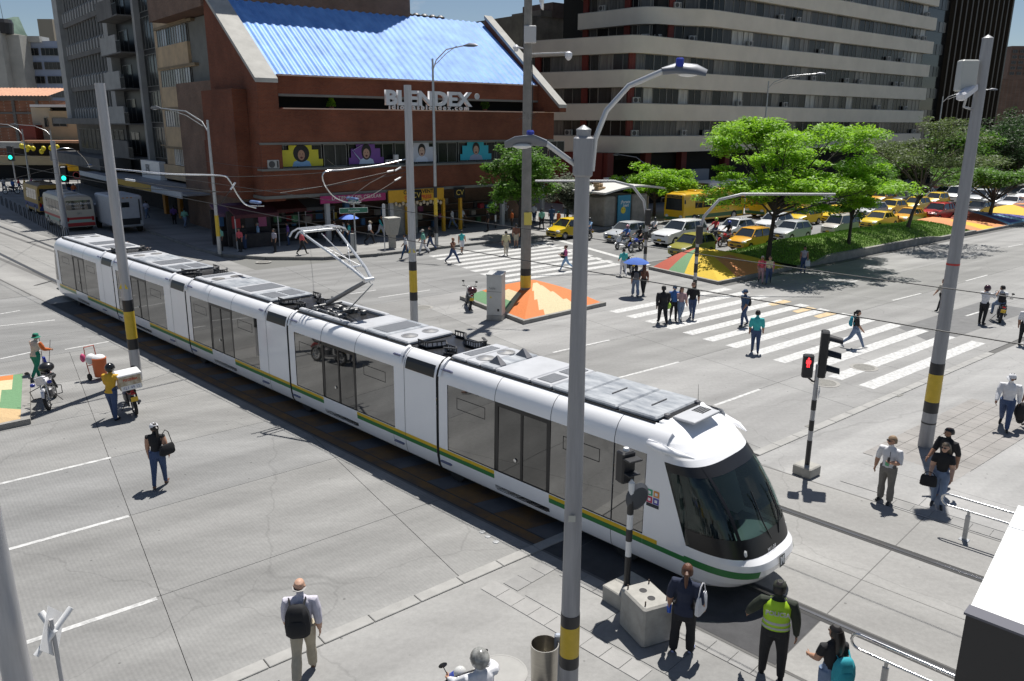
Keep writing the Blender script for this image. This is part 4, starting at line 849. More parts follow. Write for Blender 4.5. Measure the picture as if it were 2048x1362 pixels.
# ---------------------------------------------------------------- grey block with balconies + concrete fin block
cg = P('grey fair-faced concrete', (.15, .143, .135), .85, var=.3, scale=.7, space='World'); cgl = P('light concrete', (.36, .355, .34), .85, var=.2, scale=.7, space='World'); cdk = P('dark glazing', (.014, .014, .015), .4, spec=.25)
c0 = ab(24, 92)
gb_ = thing('balcony_apartment_block', 'dark grey apartment block with stacked concrete balconies', 'building', c0)
bpart('dark_wall', cdk, (25.0, 25.3, 83.2, 100.2, 3.2, 38), par=gb_); bpart('pier', cgl, (24.4, 25.2, 90.6, 91.4, 3.2, 38), par=gb_); bpart('pier', cg, (24.2, 25.2, 83.15, 84.0, 3.2, 38), par=gb_); bpart('core', dark, (25.3, 42, 83.2, 100.2, 0, 38), par=gb_)
for i in range(9):
    z = 5.0 + 3.55 * i
    bpart('balcony', cgl if i % 4 else cg, (23.0, 23.15, 93.2, 99.6, z, z + 1.75), (23.0, 25, 99.5, 99.65, z, z + 1.75), par=gb_); bpart('balcony_slab', cg, (23.0, 25, 91.4, 99.6, z - .12, z), par=gb_)
    k = B()
    for j in range(9): abox(k, 23.02, 23.06, 91.5 + j * .2, 91.54 + j * .2, z, z + 1.05, c0)
    abox(k, 23.0, 23.08, 91.45, 93.2, z + 1.05, z + 1.1, c0); k.build('balcony_railing', black, gb_)
    for j in range(2): win(gb_, ab(24.9, 90.4 - 3.1 * j, z + .1) - c0, UA - R(90), 3.0, 3.1, curt[(6, 0)[j]], mull=2)
    win(gb_, ab(24.95, 99.3, z + .2) - c0, UA - R(90), 3.4, 2.4, curt[6], mull=1); win(gb_, ab(24.95, 93.3, z + .2) - c0, UA - R(90), 1.6, 2.5, curt[4], mull=0)
bpart('white_panel', white, (23.4, 24, 84, 90.5, 2.9, 4.9), par=gb_); text('sign_lettering', 'JFK', 1.1, P('grey lettering', (.2, .2, .2), .6), gb_, frame(ab(23.35, 88, 4.1) - c0, -W, (0, 0, 1)), .01)
c0 = ab(24, 112)
fb = thing('finned_office_block', 'grey concrete office block with rows of vertical fins at top left', 'building', c0)
bpart('core', cdk, (24.88, 45, 100.4, 127.5, 9, 40), par=fb); bpart('edge_pier', cgl, (24.1, 25.3, 124.6, 127.5, 9, 40), par=fb); bpart('edge_pier', cgl, (24.1, 25.3, 100.3, 102.2, 9, 40), par=fb)
bpart('podium', cg, (24.8, 44, 100.4, 126, 3.4, 8.9), par=fb); bpart('podium_beam', cg, (22.6, 25, 100.3, 129.5, 8.4, 9.1), par=fb); bpart('canopy_beam', cg, (21.5, 24.8, 100, 129, 3.4, 4.7), par=fb)
src = None
for i in range(8):
    z = 9.1 + 4.0 * i
    bpart('spandrel', cg, (24.5, 25.2, 102.2, 124.6, z + 3.45, z + 4.0), par=fb)
    for j in range(15):
        y = 102.9 + j * 1.5
        if src is None:
            q = B(); q.loft([[(-.12, -.28, 0), (.3, -.28, 0), (.3, .28, 0), (-.12, .28, 0)], [(-.12, -.28, 1.1), (.3, -.28, 1.1), (.3, .28, 1.1), (-.12, .28, 1.1)], [(.1, -.06, 1.4), (.3, -.06, 1.4), (.3, .06, 1.4), (.1, .06, 1.4)], [(.1, -.06, 3.45), (.3, -.06, 3.45), (.3, .06, 3.45), (.1, .06, 3.45)]]); src = q.build('fin', cgl, fb, ab(24.6, y, z) - c0, UA)
        else: inst(src, fb, ab(24.6, y, z) - c0, UA)
for j in range(10): win(fb, ab(24.7, 124 - j * 2.3, 5.2) - c0, UA - R(90), 1.9, 2.6, curt[1], mull=3)
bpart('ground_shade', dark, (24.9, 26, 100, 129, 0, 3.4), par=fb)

# ---------------------------------------------------------------- beige office block with ribbon windows
bg_ = P('beige painted concrete', (.64, .59, .50), .8, var=.10, scale=.4, space='World'); redc = P('oxide red column', (.13, .018, .012), .7)
c0 = ab(90, 57)
ob = thing('ribbon_window_office_block', 'large beige office block with continuous ribbon windows and rounded corner', 'building', c0)
lowp = [(58.6, 69), (61.8, 58.6), (62.3, 57.6), (63.3, 57.05), (64.5, 57), (126.4, 57)]
upp = [(65.6, 69), (66.4, 61.2), (67.0, 60.0), (68.2, 59.2), (70.0, 58.8), (71.2, 58.4), (72.4, 57.6), (73.8, 57.1), (75.2, 57), (126.6, 57)]
def ribbon(poly, z0, z1, off, nm, mat):
    b = B(); P_ = [ab(*p) - c0 for p in poly]; ins = []
    for i, p in enumerate(P_):
        d = (P_[min(i + 1, len(P_) - 1)] - P_[max(i - 1, 0)]).normalized(); ins.append(p + V((-d.y, d.x, 0)) * off)
    b.loft([[(p.x, p.y, z0), (q.x, q.y, z0), (q.x, q.y, z1), (p.x, p.y, z1)] for p, q in zip(P_, ins)]); return b.build(nm, mat, ob, smooth=True)
def along(poly, s):
    for (p, q) in zip(poly, poly[1:]):
        p, q = ab(*p), ab(*q); L = (q - p).length
        if s <= L: d = (q - p) / L; return p + d * s, d
        s -= L
    return None, None
r9 = random.Random(9)
bands_ = [(5.82 + 3.265 * i, 7.45 + 3.265 * i) for i in range(9)]
for i, (z0, z1) in enumerate(bands_):
    poly = lowp if i < 4 else upp
    ribbon(poly, z0, z1, .5, 'spandrel_band', bg_); ribbon(poly, z1, z1 + .06, .52, 'band_coping', cop)
    q = B(); q.quad(*[(ab(*p) - c0 + V((0, 0, z0 + .04)))[:] for p in poly] + [(ab(126, 72, z0 + .04) - c0)[:], (ab(70, 72, z0 + .04) - c0)[:]]); q.build('floor_slab', slabg, ob)
    if i == 8: break
    poly = poly if i != 3 else upp
    tot = sum((ab(*q) - ab(*p)).length for p, q in zip(poly, poly[1:])); s = .4; k = 0
    while s < tot - 1.9:
        w_ = (1.9, 1.6, 2.2)[k % 3]; p, d = along(poly, s); p2, _ = along(poly, s + w_)
        if p2 is None: break
        d2 = (p2 - p); an = math.atan2(d2.y, d2.x); nrm = V((-d2.y, d2.x, 0)).normalized()
        pos = p + nrm * .55 - c0
        if (s < 16 and k % 3 == 0):
            q = B(); q.box((.35, 0, .82), (.7, .3, 1.63)); q.build('red_column', redc, ob, pos + V((0, 0, z1)), an)
        win(ob, pos + nrm * .05 + V((0, 0, z1 + .06)), an, round(w_, 2), 1.58, curt[r9.choice((0, 1, 2, 3, 3, 4, 5, 5, 6, 6, 7, 1, 0))], mull=1 if w_ > 1.7 else 0)
        if r9.random() < .08: aircon(ob, p + d2.normalized() * .9 + nrm * .3 - c0 + V((0, 0, z1 + .06)), an)
        s += w_ + .03; k += 1
q = B(); abox(q, 68, 126, 59.5, 74, 0, 34, c0); q.build('core', dark, ob); q = B(); abox(q, 63.6, 70, 60.6, 74, 5, 17, c0); q.build('core', dark, ob)
for a in (60.2, 66, 72, 80, 88, 96): q = B(); abox(q, a, a + .9, 58.4, 59.2, .1, 5.8, c0); q.build('red_column', redc, ob)
q = B(); abox(q, 70.5, 74.5, 56.4, 57.2, 2.6, 3.9, c0); q.build('grey_box_sign', P('grey sign', (.2, .22, .25), .6), ob)
q = B(); abox(q, 59.5, 64.5, 57.9, 58.2, 2.5, 3.4, c0); gs = q.build('white_shop_sign', white, ob); text('sign_lettering', 'gana', .9, P('dark lettering', (.05, .05, .05), .6), ob, frame(ab(62, 57.85, 2.98) - c0, U, (0, 0, 1)), .01, bold=.01)
aircon(ob, ab(59.7, 62.5, 4.2) - c0, UA - R(70)); q = B(); abox(q, 60, 61, 59, 68, .1, 5.8, c0); q.build('red_side_wall', redc, ob)
# ---------------------------------------------------------------- black glass tower
c0 = ab(150, 66)
tw_ = thing('black_glass_tower', 'dark black glass office tower at the right behind the beige block', 'building', c0)
bk = P('black curtain wall', (.012, .012, .013), .12, spec=.6); q = B(); abox(q, 131, 178, 66, 95, 0, 60, c0); q.build('tower_body', bk, tw_)
for i in range(12):
    z = 6 + 3.6 * i
    for j in range(7): win(tw_, ab(132 + 2.6 * j, 65.9, z) - c0, UA, 2.5, 1.7, curt[r9.choice((5, 5, 7, 3, 6))], mull=1, fm=bk)
for j in range(12): q = B(); abox(q, 151 + 2.2 * j, 151.5 + 2.2 * j, 65.2, 66, 0, 60, c0); q.build('tower_rib', P('bronze rib', (.06, .045, .03), .5, .3), tw_)
# ---------------------------------------------------------------- grey stained block and hollow-brick house behind the brick building
c0 = ab(66, 90); stn = P('stained render', (.19, .175, .15), .9, var=.5, scale=.35, space='World', col2=(.07, .065, .06))
sb = thing('stained_concrete_block', 'weather-stained grey concrete block with rooftop box behind the beige office', 'building', c0)
q = B(); zs_ = vpl(1110, 36, ab(0, 84), UA)[1]; a0_, a1_, a2_ = (vpl(x_, 36, ab(0, 84), UA)[0] for x_ in (1046, 1103, 1153)); abox(q, a0_, 90, 84, 98, 0, zs_, c0); q.build('wall', stn, sb); q = B(); abox(q, a0_ + 3, a1_, 83.9, 90, zs_, zs_ + .8, c0); q.build('parapet', stn, sb); q = B(); abox(q, a1_, a2_, 83.8, 90, zs_, zs_ + 1.9, c0); q.build('rooftop_box', P('dark brick box', (.12, .09, .08), .9, var=.4, scale=.5), sb)
c0 = ab(57, 76)
hb = thing('hollow_brick_house', 'narrow unplastered hollow-brick house with yellow-green side wall', 'building', c0)
q = B(); abox(q, 52.2, 57, 74, 86, 0, 15.5, c0); q.build('wall', brick3, hb); q = B(); abox(q, 57, 60, 75.6, 86, 0, 16.5, c0); q.build('side_wall', P('yellow green render', (.36, .36, .16), .85, var=.2, scale=.6), hb); q = B(); abox(q, 50, 56, 80, 88, 14, vpl(1010, 72, ab(0, 80), UA)[1], c0); q.build('dark_roof_block', brick2, hb)
for k in range(3): win(hb, ab(53 + .2 * k, 73.94, 8 + 3.4 * k) - c0, UA, 1.0, 1.2, curt[0])
for k in range(5): q = B(); q.lathe([(.55, 0), (.6, .9), (.5, 1.5), (.2, 1.7)], 14); q.build('water_tank', P('black water tank', (.04, .04, .045), .5), hb, ab(50.8 + 1.1 * k, 81, vpl(1010, 72, ab(0, 80), UA)[1]) - c0)
# ---------------------------------------------------------------- far left street: cream house, brick house, blue-grey block, yellow shop, hill
def pxw(px, dist, row=190):                        # point on the ground in the direction of photo column px at forward distance
    r_ = cr * (px - 1024) + cd * (row - 681) + cf * FPX; return V((r_.x / r_.y * dist, dist, 0))
def fwall(o, c0, x0, x1, y0, y1, dist, nm, mat, depth=8):
    # upright wall facing the camera street, from photo columns x0..x1, top/bottom from rows, at forward distance
    p, q = pxw(x0, dist), pxw(x1, dist); zt = zrow(y0, dist, (x0 + x1) / 2); zb = zrow(y1, dist, (x0 + x1) / 2)
    b = B(); n = V((0, depth, 0)); b.loft([[(v - c0 + V((0, 0, z)))[:] for v in (p, q, q + n, p + n)] for z in (zb, zt)]); return b.build(nm, mat, o)
def zrow(y, dist, x=1024):
    r_ = cr * (x - 1024) + cd * (y - 681) + cf * FPX; return HC + r_.z * dist / r_.y
def fwin(o, c0, x0, x1, y0, y1, dist, mat, mull=1):
    p, q = pxw(x0, dist), pxw(x1, dist); zb, zt = zrow(y1, dist, x0), zrow(y0, dist, x0); win(o, p - c0 + V((0, -.04, zb)), 0., round((q - p).length, 1), round(zt - zb, 1), mat, mull=mull, depth=.1)
c0 = pxw(75, 190); bl = thing('blue_grey_block', 'far blue-grey apartment block with pale stair tower', 'building', c0); blm = P('blue grey render', (.30, .35, .45), .85, var=.12, scale=.2, space='World'); cr_m = P('pale grey render', (.42, .41, .37), .85, var=.2, scale=.3, space='World')
fwall(bl, c0, 48, 170, 82, 300, 190, 'wall', blm, 12); fwall(bl, c0, 22, 56, 70, 300, 186, 'stair_tower', cr_m, 10); fwall(bl, c0, -20, 20, 62, 300, 184, 'stair_tower', cr_m, 10); fwall(bl, c0, 56, 95, 72, 84, 189, 'roof_parapet', cr_m, 4)
for i in range(5):
    for x0, x1 in ((55, 90), (95, 128)): fwin(bl, c0, x0 + i * 2.5, x1 + i * 2.5, 96 + 28 * i, 111 + 28 * i, 189.8, curt[(0, 7, 0, 2, 0)[i]], 3)
fwall(bl, c0, 96, 125, 38, 90, 230, 'rear_tower', P('ochre grey render', (.3, .26, .2), .85), 8)
b = B(); b.lathe([(2.0, 0), (2.2, 2.2), (1.9, 3.0)], 16); b.build('water_tank', black, bl, pxw(10, 183) - c0 + V((0, 3, zrow(66, 184, 10))))
b = B(); b.cyl((0, 0, 0), (-.4, 0, 8), .06, .03, 6); b.build('aerial_mast', black, bl, pxw(14, 183) - c0 + V((0, 3, zrow(50, 184, 10))))
c0 = pxw(40, 150); bh = thing('exposed_brick_house', 'brick house with concrete frame and clay tile roof at far left', 'building', c0)
fwall(bh, c0, -60, 100, 200, 330, 150, 'wall', brick3, 9)
for y0, y1 in ((192, 201), (224, 228), (252, 255)): fwall(bh, c0, -60, 100.5, y0, y1, 149.8, 'concrete_beam', cg, .6)
for x0 in (20, 68): fwall(bh, c0, x0, x0 + 5, 201, 330, 149.75, 'concrete_post', cg, .4)
clay = P('clay roof tiles', (.55, .30, .19), .85, var=.25, scale=2); p, q = pxw(-60, 149), pxw(98, 149); zt = zrow(192, 149, 20); b = B(); n = 44
for i in range(n + 1):
    v = p.lerp(q, i / n); dz = .12 * (i % 2)
    b.v += [(v - c0 + V((0, -.6, zt + dz)))[:], (v - c0 + V((0, 7, zt + 1.6 + dz)))[:]]
for i in range(n): b.f.append([2 * i, 2 * i + 2, 2 * i + 3, 2 * i + 1]); b.mi.append(0); b.sm.append(False)
b.build('tile_roof', clay, bh)
c0 = pxw(100, 128); ch = thing('cream_house', 'cream house with white corrugated roof left of the finned block', 'building', c0); crm = P('cream render', (.42, .35, .23), .85, var=.15, scale=.4, space='World')
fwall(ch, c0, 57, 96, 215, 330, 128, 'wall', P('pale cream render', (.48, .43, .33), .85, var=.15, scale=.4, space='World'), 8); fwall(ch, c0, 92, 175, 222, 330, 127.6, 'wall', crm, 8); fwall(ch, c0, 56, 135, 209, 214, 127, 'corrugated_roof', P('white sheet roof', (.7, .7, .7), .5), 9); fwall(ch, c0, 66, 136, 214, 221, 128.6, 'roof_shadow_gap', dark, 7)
fwin(ch, c0, 97, 125, 236, 253, 127.5, curt[0], 1); fwin(ch, c0, 81, 87, 236, 254, 127.8, curt[0], 0); fwall(ch, c0, 28, 60, 250, 285, 126, 'red_shutter_wall', P('red shutters', (.16, .03, .02), .7), 3)
fwall(ch, c0, 28, 165, 281, 286, 123, 'clay_awning', clay, 4); fwall(ch, c0, 0, 150, 286, 345, 127, 'open_shop', shopwall, 2); fwall(ch, c0, -60, 28, 284, 296, 122, 'grey_awning', cgl, 3)
for k, (x_, y_) in enumerate(((27, 292), (31, 293), (41, 295), (50, 297), (71, 297), (66, 303), (86, 296), (99, 294), (37, 299))):
    b = B(); b.sph((0, 0, 0), (.32, .32, .38), 10, 7); tag(b.build('balloon', P('yellow balloon', (.6, .5, .02), .4), None, pxw(x_, 121) + V((0, 0, zrow(y_, 121, x_))), smooth=True), ('leftmost', 'second', 'fourth', 'fifth', 'seventh', 'lowest', 'second-last', 'rightmost', 'third')[k] + ' yellow balloon in the string under the far left awnings', 'balloon', 'balloons under the awnings')
ys = thing('yellow_street_shop', 'yellow-fronted street shop far down the side street', 'shop', pxw(120, 124)); c0 = pxw(120, 124)
fwall(ys, c0, 86, 112, 330, 372, 118, 'yellow_banner', P('yellow banner', (.55, .36, .02), .6, var=.2), .2); fwall(ys, c0, 112, 176, 326, 342, 119, 'yellow_fascia', P('yellow banner', (.55, .36, .02), .6), .3); fwall(ys, c0, -60, 180, 312, 330, 124, 'cream_fascia', crm, 1); fwall(ys, c0, -60, 200, 330, 400, 125, 'dark_shop_opening', dark, 1)
for s_, y_ in (('VENTA', 342), ('MBA', 353), ('2x15', 364)): p = pxw(99, 117.9); text('sign_lettering', s_, .85, P('black lettering', (.02, .015, .01), .6), ys, M.Translation(p - c0 + V((0, -.05, zrow(y_, 117.9, 99)))) @ M.Rotation(R(90), 4, 'X'), .005)
c0 = pxw(2040, 200); rb_ = thing('far_brown_block', 'brown apartment block far right behind the black tower', 'building', c0); fwall(rb_, c0, 2008, 2140, 92, 330, 200, 'wall', P('brown render', (.2, .13, .1), .85, var=.2, scale=.2, space='World'), 12); fwall(rb_, c0, 1990, 2140, 158, 330, 170, 'lower_wing', brick2, 10)
for i in range(5):
    for x0 in (2012, 2026, 2040): fwin(rb_, c0, x0, x0 + 9, 100 + 11 * i, 106 + 11 * i, 199.8, curt[5], 1)
# wooded hill on the skyline
b = B(); n = 70
for i in range(n + 1):
    for j in range(13):
        x_ = -3200 + 1500 * i / n; y_ = 2500 + 120 * j; h = (385 + 55 * math.sin(i * .35) + 40 * math.sin(i * .93 + 1)) * (j / 12) ** .8 + 14 * math.sin(i * 2.1 + j * 1.7)
        b.v.append((x_, y_, max(h, 0) + 0.))
for i in range(n):
    for j in range(12): b.f.append([i * 13 + j, (i + 1) * 13 + j, (i + 1) * 13 + j + 1, i * 13 + j + 1]); b.mi.append(0); b.sm.append(True)
struct(b.build('hill', P('wooded hill', (.10, .15, .12), .95, var=.5, scale=.02, space='World', col2=(.06, .10, .08))))
# ================================================================ VEHICLES   (local frame: +y forward, x right)
def paintm(n, c, r=.28): return P('car paint ' + n, c, r, coat=.5, spec=.5)
car_src = {}
gl_car = P('car glass', (.02, .024, .026), .04, spec=.9, ior=1.6)
lampw = P('headlamp', (.6, .6, .58), .12, spec=.8); lampr = P('tail lamp', (.35, .01, .01), .2); plate_y = P('yellow plate', (.6, .4, .03), .5); rimm = P('alloy rim', (.45, .45, .46), .3, .8)
KIND = {   # L, W, H, hood z, belt z, windscreen base y, roof front y, roof rear y, rear glass base y (from front = L/2), tail z
 'hatch': (3.65, 1.62, 1.48, .84, .93, .78, .22, -1.32, -1.72, .95),
 'city': (3.5, 1.6, 1.55, .88, .97, .92, .30, -1.35, -1.68, 1.0),
 'sedan': (4.25, 1.68, 1.42, .82, .9, .72, .12, -1.02, -1.5, .93),
 'suv': (4.5, 1.85, 1.74, 1.02, 1.12, .85, .22, -1.85, -2.12, 1.12),
 'van': (4.6, 1.75, 1.95, 1.05, 1.15, 1.5, .9, -2.1, -2.25, 1.2),
}
def car_mesh(kind):
    L, W_, H_, hz, bz, wy, rf, rr, rb, tz = KIND[kind]; h = L / 2; w = W_ / 2; parts = []
    wr = .3 if kind != 'suv' else .36; fy, ry = h - .72, -h + .68
    # lower body side profile with wheel arches, going front bottom -> along the sill -> rear -> over the top
    def arch(yc): return [(yc + (wr + .05) * math.cos(t), wr * .95 + (wr + .05) * math.sin(t)) for t in [math.pi * k / 8 for k in range(9)]]
    bot = [(h - .04, .26)] + [(y, max(z, .2)) for y, z in arch(fy)] + [(y, max(z, .2)) for y, z in arch(ry)] + [(-h + .05, .28)]
    top = [(-h, .5), (-h + .02, tz - .12), (-h + .06, tz), (rb, tz + .02 if kind in ('sedan',) else bz), (wy, bz - .01), (h - .75 if kind != 'van' else h - .4, hz), (h - .22, hz - .08), (h - .03, hz - .22), (h, .5), (h - .02, .36)]
    prof = bot + top
    def hw(y, z):
        f = 1 - .16 * max(0, (abs(y) - h + .55) / .55) ** 2; g = 1 - .05 * max(0, (z - .6) / .4); k = 1 - .06 * max(0, (.4 - z) / .2); return w * f * g * k
    b = B(); n = len(prof)
    Ls = [(-hw(y, z), y, z) for y, z in prof]; Rs = [(hw(y, z), y, z) for y, z in prof]
    cols = [Ls, [(-hw(y, z) * .9, y + (.0 if y > -h + .3 else 0), z + (.02 if i >= len(bot) else 0)) for i, (y, z) in enumerate(prof)], [(0, y + (.03 if y > h - .2 else 0), z + (.045 if i >= len(bot) + 1 and z > .6 else 0)) for i, (y, z) in enumerate(prof)], [(hw(y, z) * .9, y, z + (.02 if i >= len(bot) else 0)) for i, (y, z) in enumerate(prof)], Rs]
    b.loft(cols, True)
    # roof + pillars
    cw = lambda z: w * (.93 - .2 * (z - bz) / (H_ - bz) ** 1.0 * .75)
    rt = w * .72
    b.loft([[(-rt * .97, y, z) for y, z in ((rf + .02, H_ - .07), (rf - .1, H_ - .015), ((rf + rr) / 2, H_), (rr + .15, H_ - .025), (rr, H_ - .08))], [(-rt * .5, y, z + .02) for y, z in ((rf + .04, H_ - .065), (rf - .1, H_ - .01), ((rf + rr) / 2, H_ + .01), (rr + .15, H_ - .02), (rr - .02, H_ - .08))], [(rt * .5, y, z + .02) for y, z in ((rf + .04, H_ - .065), (rf - .1, H_ - .01), ((rf + rr) / 2, H_ + .01), (rr + .15, H_ - .02), (rr - .02, H_ - .08))], [(rt * .97, y, z) for y, z in ((rf + .02, H_ - .07), (rf - .1, H_ - .015), ((rf + rr) / 2, H_), (rr + .15, H_ - .025), (rr, H_ - .08))]], True)
    bl = w * .93
    for sx in (-1, 1):
        for (p, q, r_) in (((bl, wy, bz), (rt, rf, H_ - .06), .035), ((bl, rb + .03, bz), (rt, rr + .03, H_ - .07), .06 if kind != 'sedan' else .05), ((bl, (wy + rb) / 2 - .05, bz), (rt, (rf + rr) / 2 + .03, H_ - .05), .035)) + ((((bl, rb * .62 - .1, bz), (rt, rr * .72, H_ - .06), .04),) if kind in ('suv', 'van', 'sedan') else ()):
            b.tube([(sx * p[0], p[1], p[2]), (sx * q[0], q[1], q[2])], [(r_, r_ * .8)] * 2, 6)
        b.tube([(sx * rt, rf, H_ - .06), (sx * rt, rr, H_ - .07)], .04, 6)
    parts.append(('body', b, 'paint', True))
    def glass(pts): q = B(); q.quad(*pts); return q
    e = .012
    parts.append(('windscreen', glass([(-bl + .05, wy, bz), (bl - .05, wy, bz), (rt - .03, rf + .015, H_ - .075), (-rt + .03, rf + .015, H_ - .075)]), gl_car, False))
    parts.append(('rear_window', glass([(bl - .05, rb, bz + .02), (-bl + .05, rb, bz + .02), (-rt + .03, rr - .01, H_ - .09), (rt - .03, rr - .01, H_ - .09)]), gl_car, False))
    m1, m2 = (wy + rb) / 2 - .05, (rf + rr) / 2 + .03
    for sx in (-1, 1):
        for p in ([(bl, wy - .1, bz + .01), (bl, m1, bz + .01), (rt, m2, H_ - .08), (rt, rf - .02, H_ - .08)], [(bl, m1, bz + .01), (bl, rb + .1, bz + .01), (rt, rr + .08, H_ - .08), (rt, m2, H_ - .08)]):
            pts = [(sx * (x_ - .005), y, z) for x_, y, z in p]; parts.append(('side_window', glass(pts if sx < 0 else pts[::-1]), gl_car, False))
    for sx in (-1, 1):
        for yc in (fy, ry):
            q = B(); q.cyl((sx * (w - .2), yc, wr), (sx * (w - .01), yc, wr), wr, n=18); 
            r_ = B(); r_.lathe([(wr * .62, 0), (wr * .6, .012), (wr * .25, .0), (.02, .01)], 16, T=frame((sx * (w - .008), yc, wr), (0, 1 * sx, 0), (0, 0, 1)))
            parts.append(('wheel', q, rubber, True, ('rim', r_, rimm)))
        q = B(); q.sph((sx * (w * .74), h - .13, hz - .2), (.2, .16, .1), 10, 6); parts.append(('headlight', q, lampw, True))
        q = B(); q.bb((sx * (w * .82), -h + .04, tz - .1), (.2, .1, .3), .03); parts.append(('tail_light', q, lampr, False))
        q = B(); q.bb((sx * (w + .07), wy - .15, bz + .08), (.16, .1, .12), .04); parts.append(('mirror', q, 'paint', True))
    q = B(); q.bb((0, h - .005, hz - .26), (w * .95, .06, .09), .02); q.bb((0, h - .0, .4), (w * 1.2, .06, .13), .02); parts.append(('grille', q, black, False))
    q = B(); q.bb((0, h + .035, .47), (.33, .02, .15), .005); parts.append(('number_plate', q, plate_y, False))
    q = B(); q.box((0, 0, .3), (W_ * .86, L * .9, .2)); parts.append(('underbody', q, black, False))
    return parts
def car(px, py, kind, col, label, head=219.2, front=True, scale=1., cat='car', group='cars waiting in the far lanes', z=0.):
    ang = R(head); f = V((math.cos(ang), math.sin(ang), 0)); p = gp(px, py); L = KIND[kind][0] * scale
    if front: p = p - f * (L / 2)
    o = thing('taxi' if 'taxi' in label else 'parked_car' if 0 else 'car', label, cat, p + V((0, 0, z)), ang - R(90), group); o.scale = (scale,) * 3
    if kind not in car_src:
        car_src[kind] = []
        for pt in car_mesh(kind):
            m = pt[1].build(pt[0], col if pt[2] == 'paint' else pt[2], o, smooth=pt[3]); sub = pt[4][1].build(pt[4][0], pt[4][2], m) if len(pt) > 4 else None
            car_src[kind].append((m, pt[2] == 'paint', sub))
    else:
        for m, isp, sub in car_src[kind]:
            c = inst(m, o, mats=[col] if isp else None)
            if sub: inst(sub, c)
    return o
tx1 = paintm('taxi yellow', (.72, .50, .02)); tx2 = paintm('taxi amber', (.72, .36, .02)); wht = paintm('white', (.72, .73, .74)); slv = paintm('silver', (.46, .48, .50), .3); olv = paintm('olive', (.30, .28, .04)); rdc = paintm('red', (.42, .012, .015)); gry = paintm('dark grey', (.06, .065, .07)); chm = paintm('champagne', (.5, .47, .42)); blk = paintm('black', (.015, .015, .017))
for a in (
 (1103, 479, 'city', tx1, 'small yellow taxi standing alone beside the far kerb left of the kiosk'),
 (1219, 486, 'hatch', slv, 'silver hatchback behind the scooters in front of the kiosk'),
 (1318, 493, 'suv', wht, 'white off-road car with upright slotted grille at the stop line', 219.2, True, 1.03),
 (1350, 517, 'city', olv, 'olive green hatchback beside the mosaic mound'),
 (1440, 478, 'hatch', wht, 'white hatchback with roof rack behind the red motorcycle'),
 (1470, 502, 'city', tx2, 'amber yellow taxi with open window at the tip of the grass median'),
 (1522, 464, 'hatch', wht, 'white rounded hatchback behind the amber taxi by the tree trunk'),
 (1554, 483, 'hatch', slv, 'pale silver hatchback along the grass median behind the amber taxi'),
 (1586, 452, 'city', tx1, 'yellow taxi hatchback beside the silver hatchback, second lane'),
 (1652, 447, 'city', tx1, 'yellow taxi with driver window open, behind the second-lane taxi'),
 (1654, 472, 'van', chm, 'champagne silver people carrier along the grass median', 219.2, True, .84),
 (1731, 459, 'sedan', tx1, 'old square yellow taxi saloon at the median beyond the small tree'),
 (1793, 450, 'sedan', tx2, 'amber taxi saloon just behind the old square taxi'),
 (1722, 437, 'hatch', slv, 'silver hatchback partly hidden by the small median tree'),
 (1764, 431, 'hatch', tx1, 'yellow taxi hatchback between the silver hatchback and the saloon taxis'),
 (1814, 426, 'city', tx1, 'yellow taxi hatchback directly left of the red off-road car'),
 (1748, 411, 'city', tx2, 'amber taxi nearest the far kerb by the bus stop'),
 (1787, 410, 'sedan', gry, 'dark grey saloon between the yellow taxis'),
 (1855, 415, 'city', tx1, 'yellow taxi behind the red off-road car'),
 (1852, 444, 'suv', rdc, 'red off-road car with roof rails by the mosaic median', 219.2, True, .96),
 (1829, 400, 'sedan', wht, 'white saloon in front of the green-nosed bus'),
 (1872, 398, 'sedan', slv, 'silver saloon in the third lane behind the white saloon'),
 (1897, 408, 'van', wht, 'white van right behind the yellow taxi near the pole'),
 (1940, 434, 'hatch', blk, 'black hatchback right of the tall grey pole'),
 (1942, 412, 'suv', slv, 'silver off-road car right of the tall grey pole'),
 (1976, 415, 'hatch', wht, 'white hatchback behind the forked median tree'),
 (2006, 421, 'sedan', wht, 'white saloon at the right edge beside the forked tree'),
 (2040, 404, 'hatch', wht, 'white car farthest right at the photo edge'),
 (1955, 396, 'city', tx1, 'small yellow taxi far back near the right edge')):
    car(*a[:5], **dict(zip(('head', 'front', 'scale'), a[5:])))
x = B()
for s_ in (-.45, .45): x.cyl((s_, -.9, 1.53), (s_, .1, 1.55), .025, n=6)
for y in (-.75, -.45, -.15): x.bb((0, y, 1.55), (1.0, .1, .04), .01)
hc = [o for o in bpy.data.objects if o.get('label', '').startswith('white hatchback with roof rack')][0]; x.build('roof_rack', P('rack silver', (.5, .5, .5), .4, .6), hc)

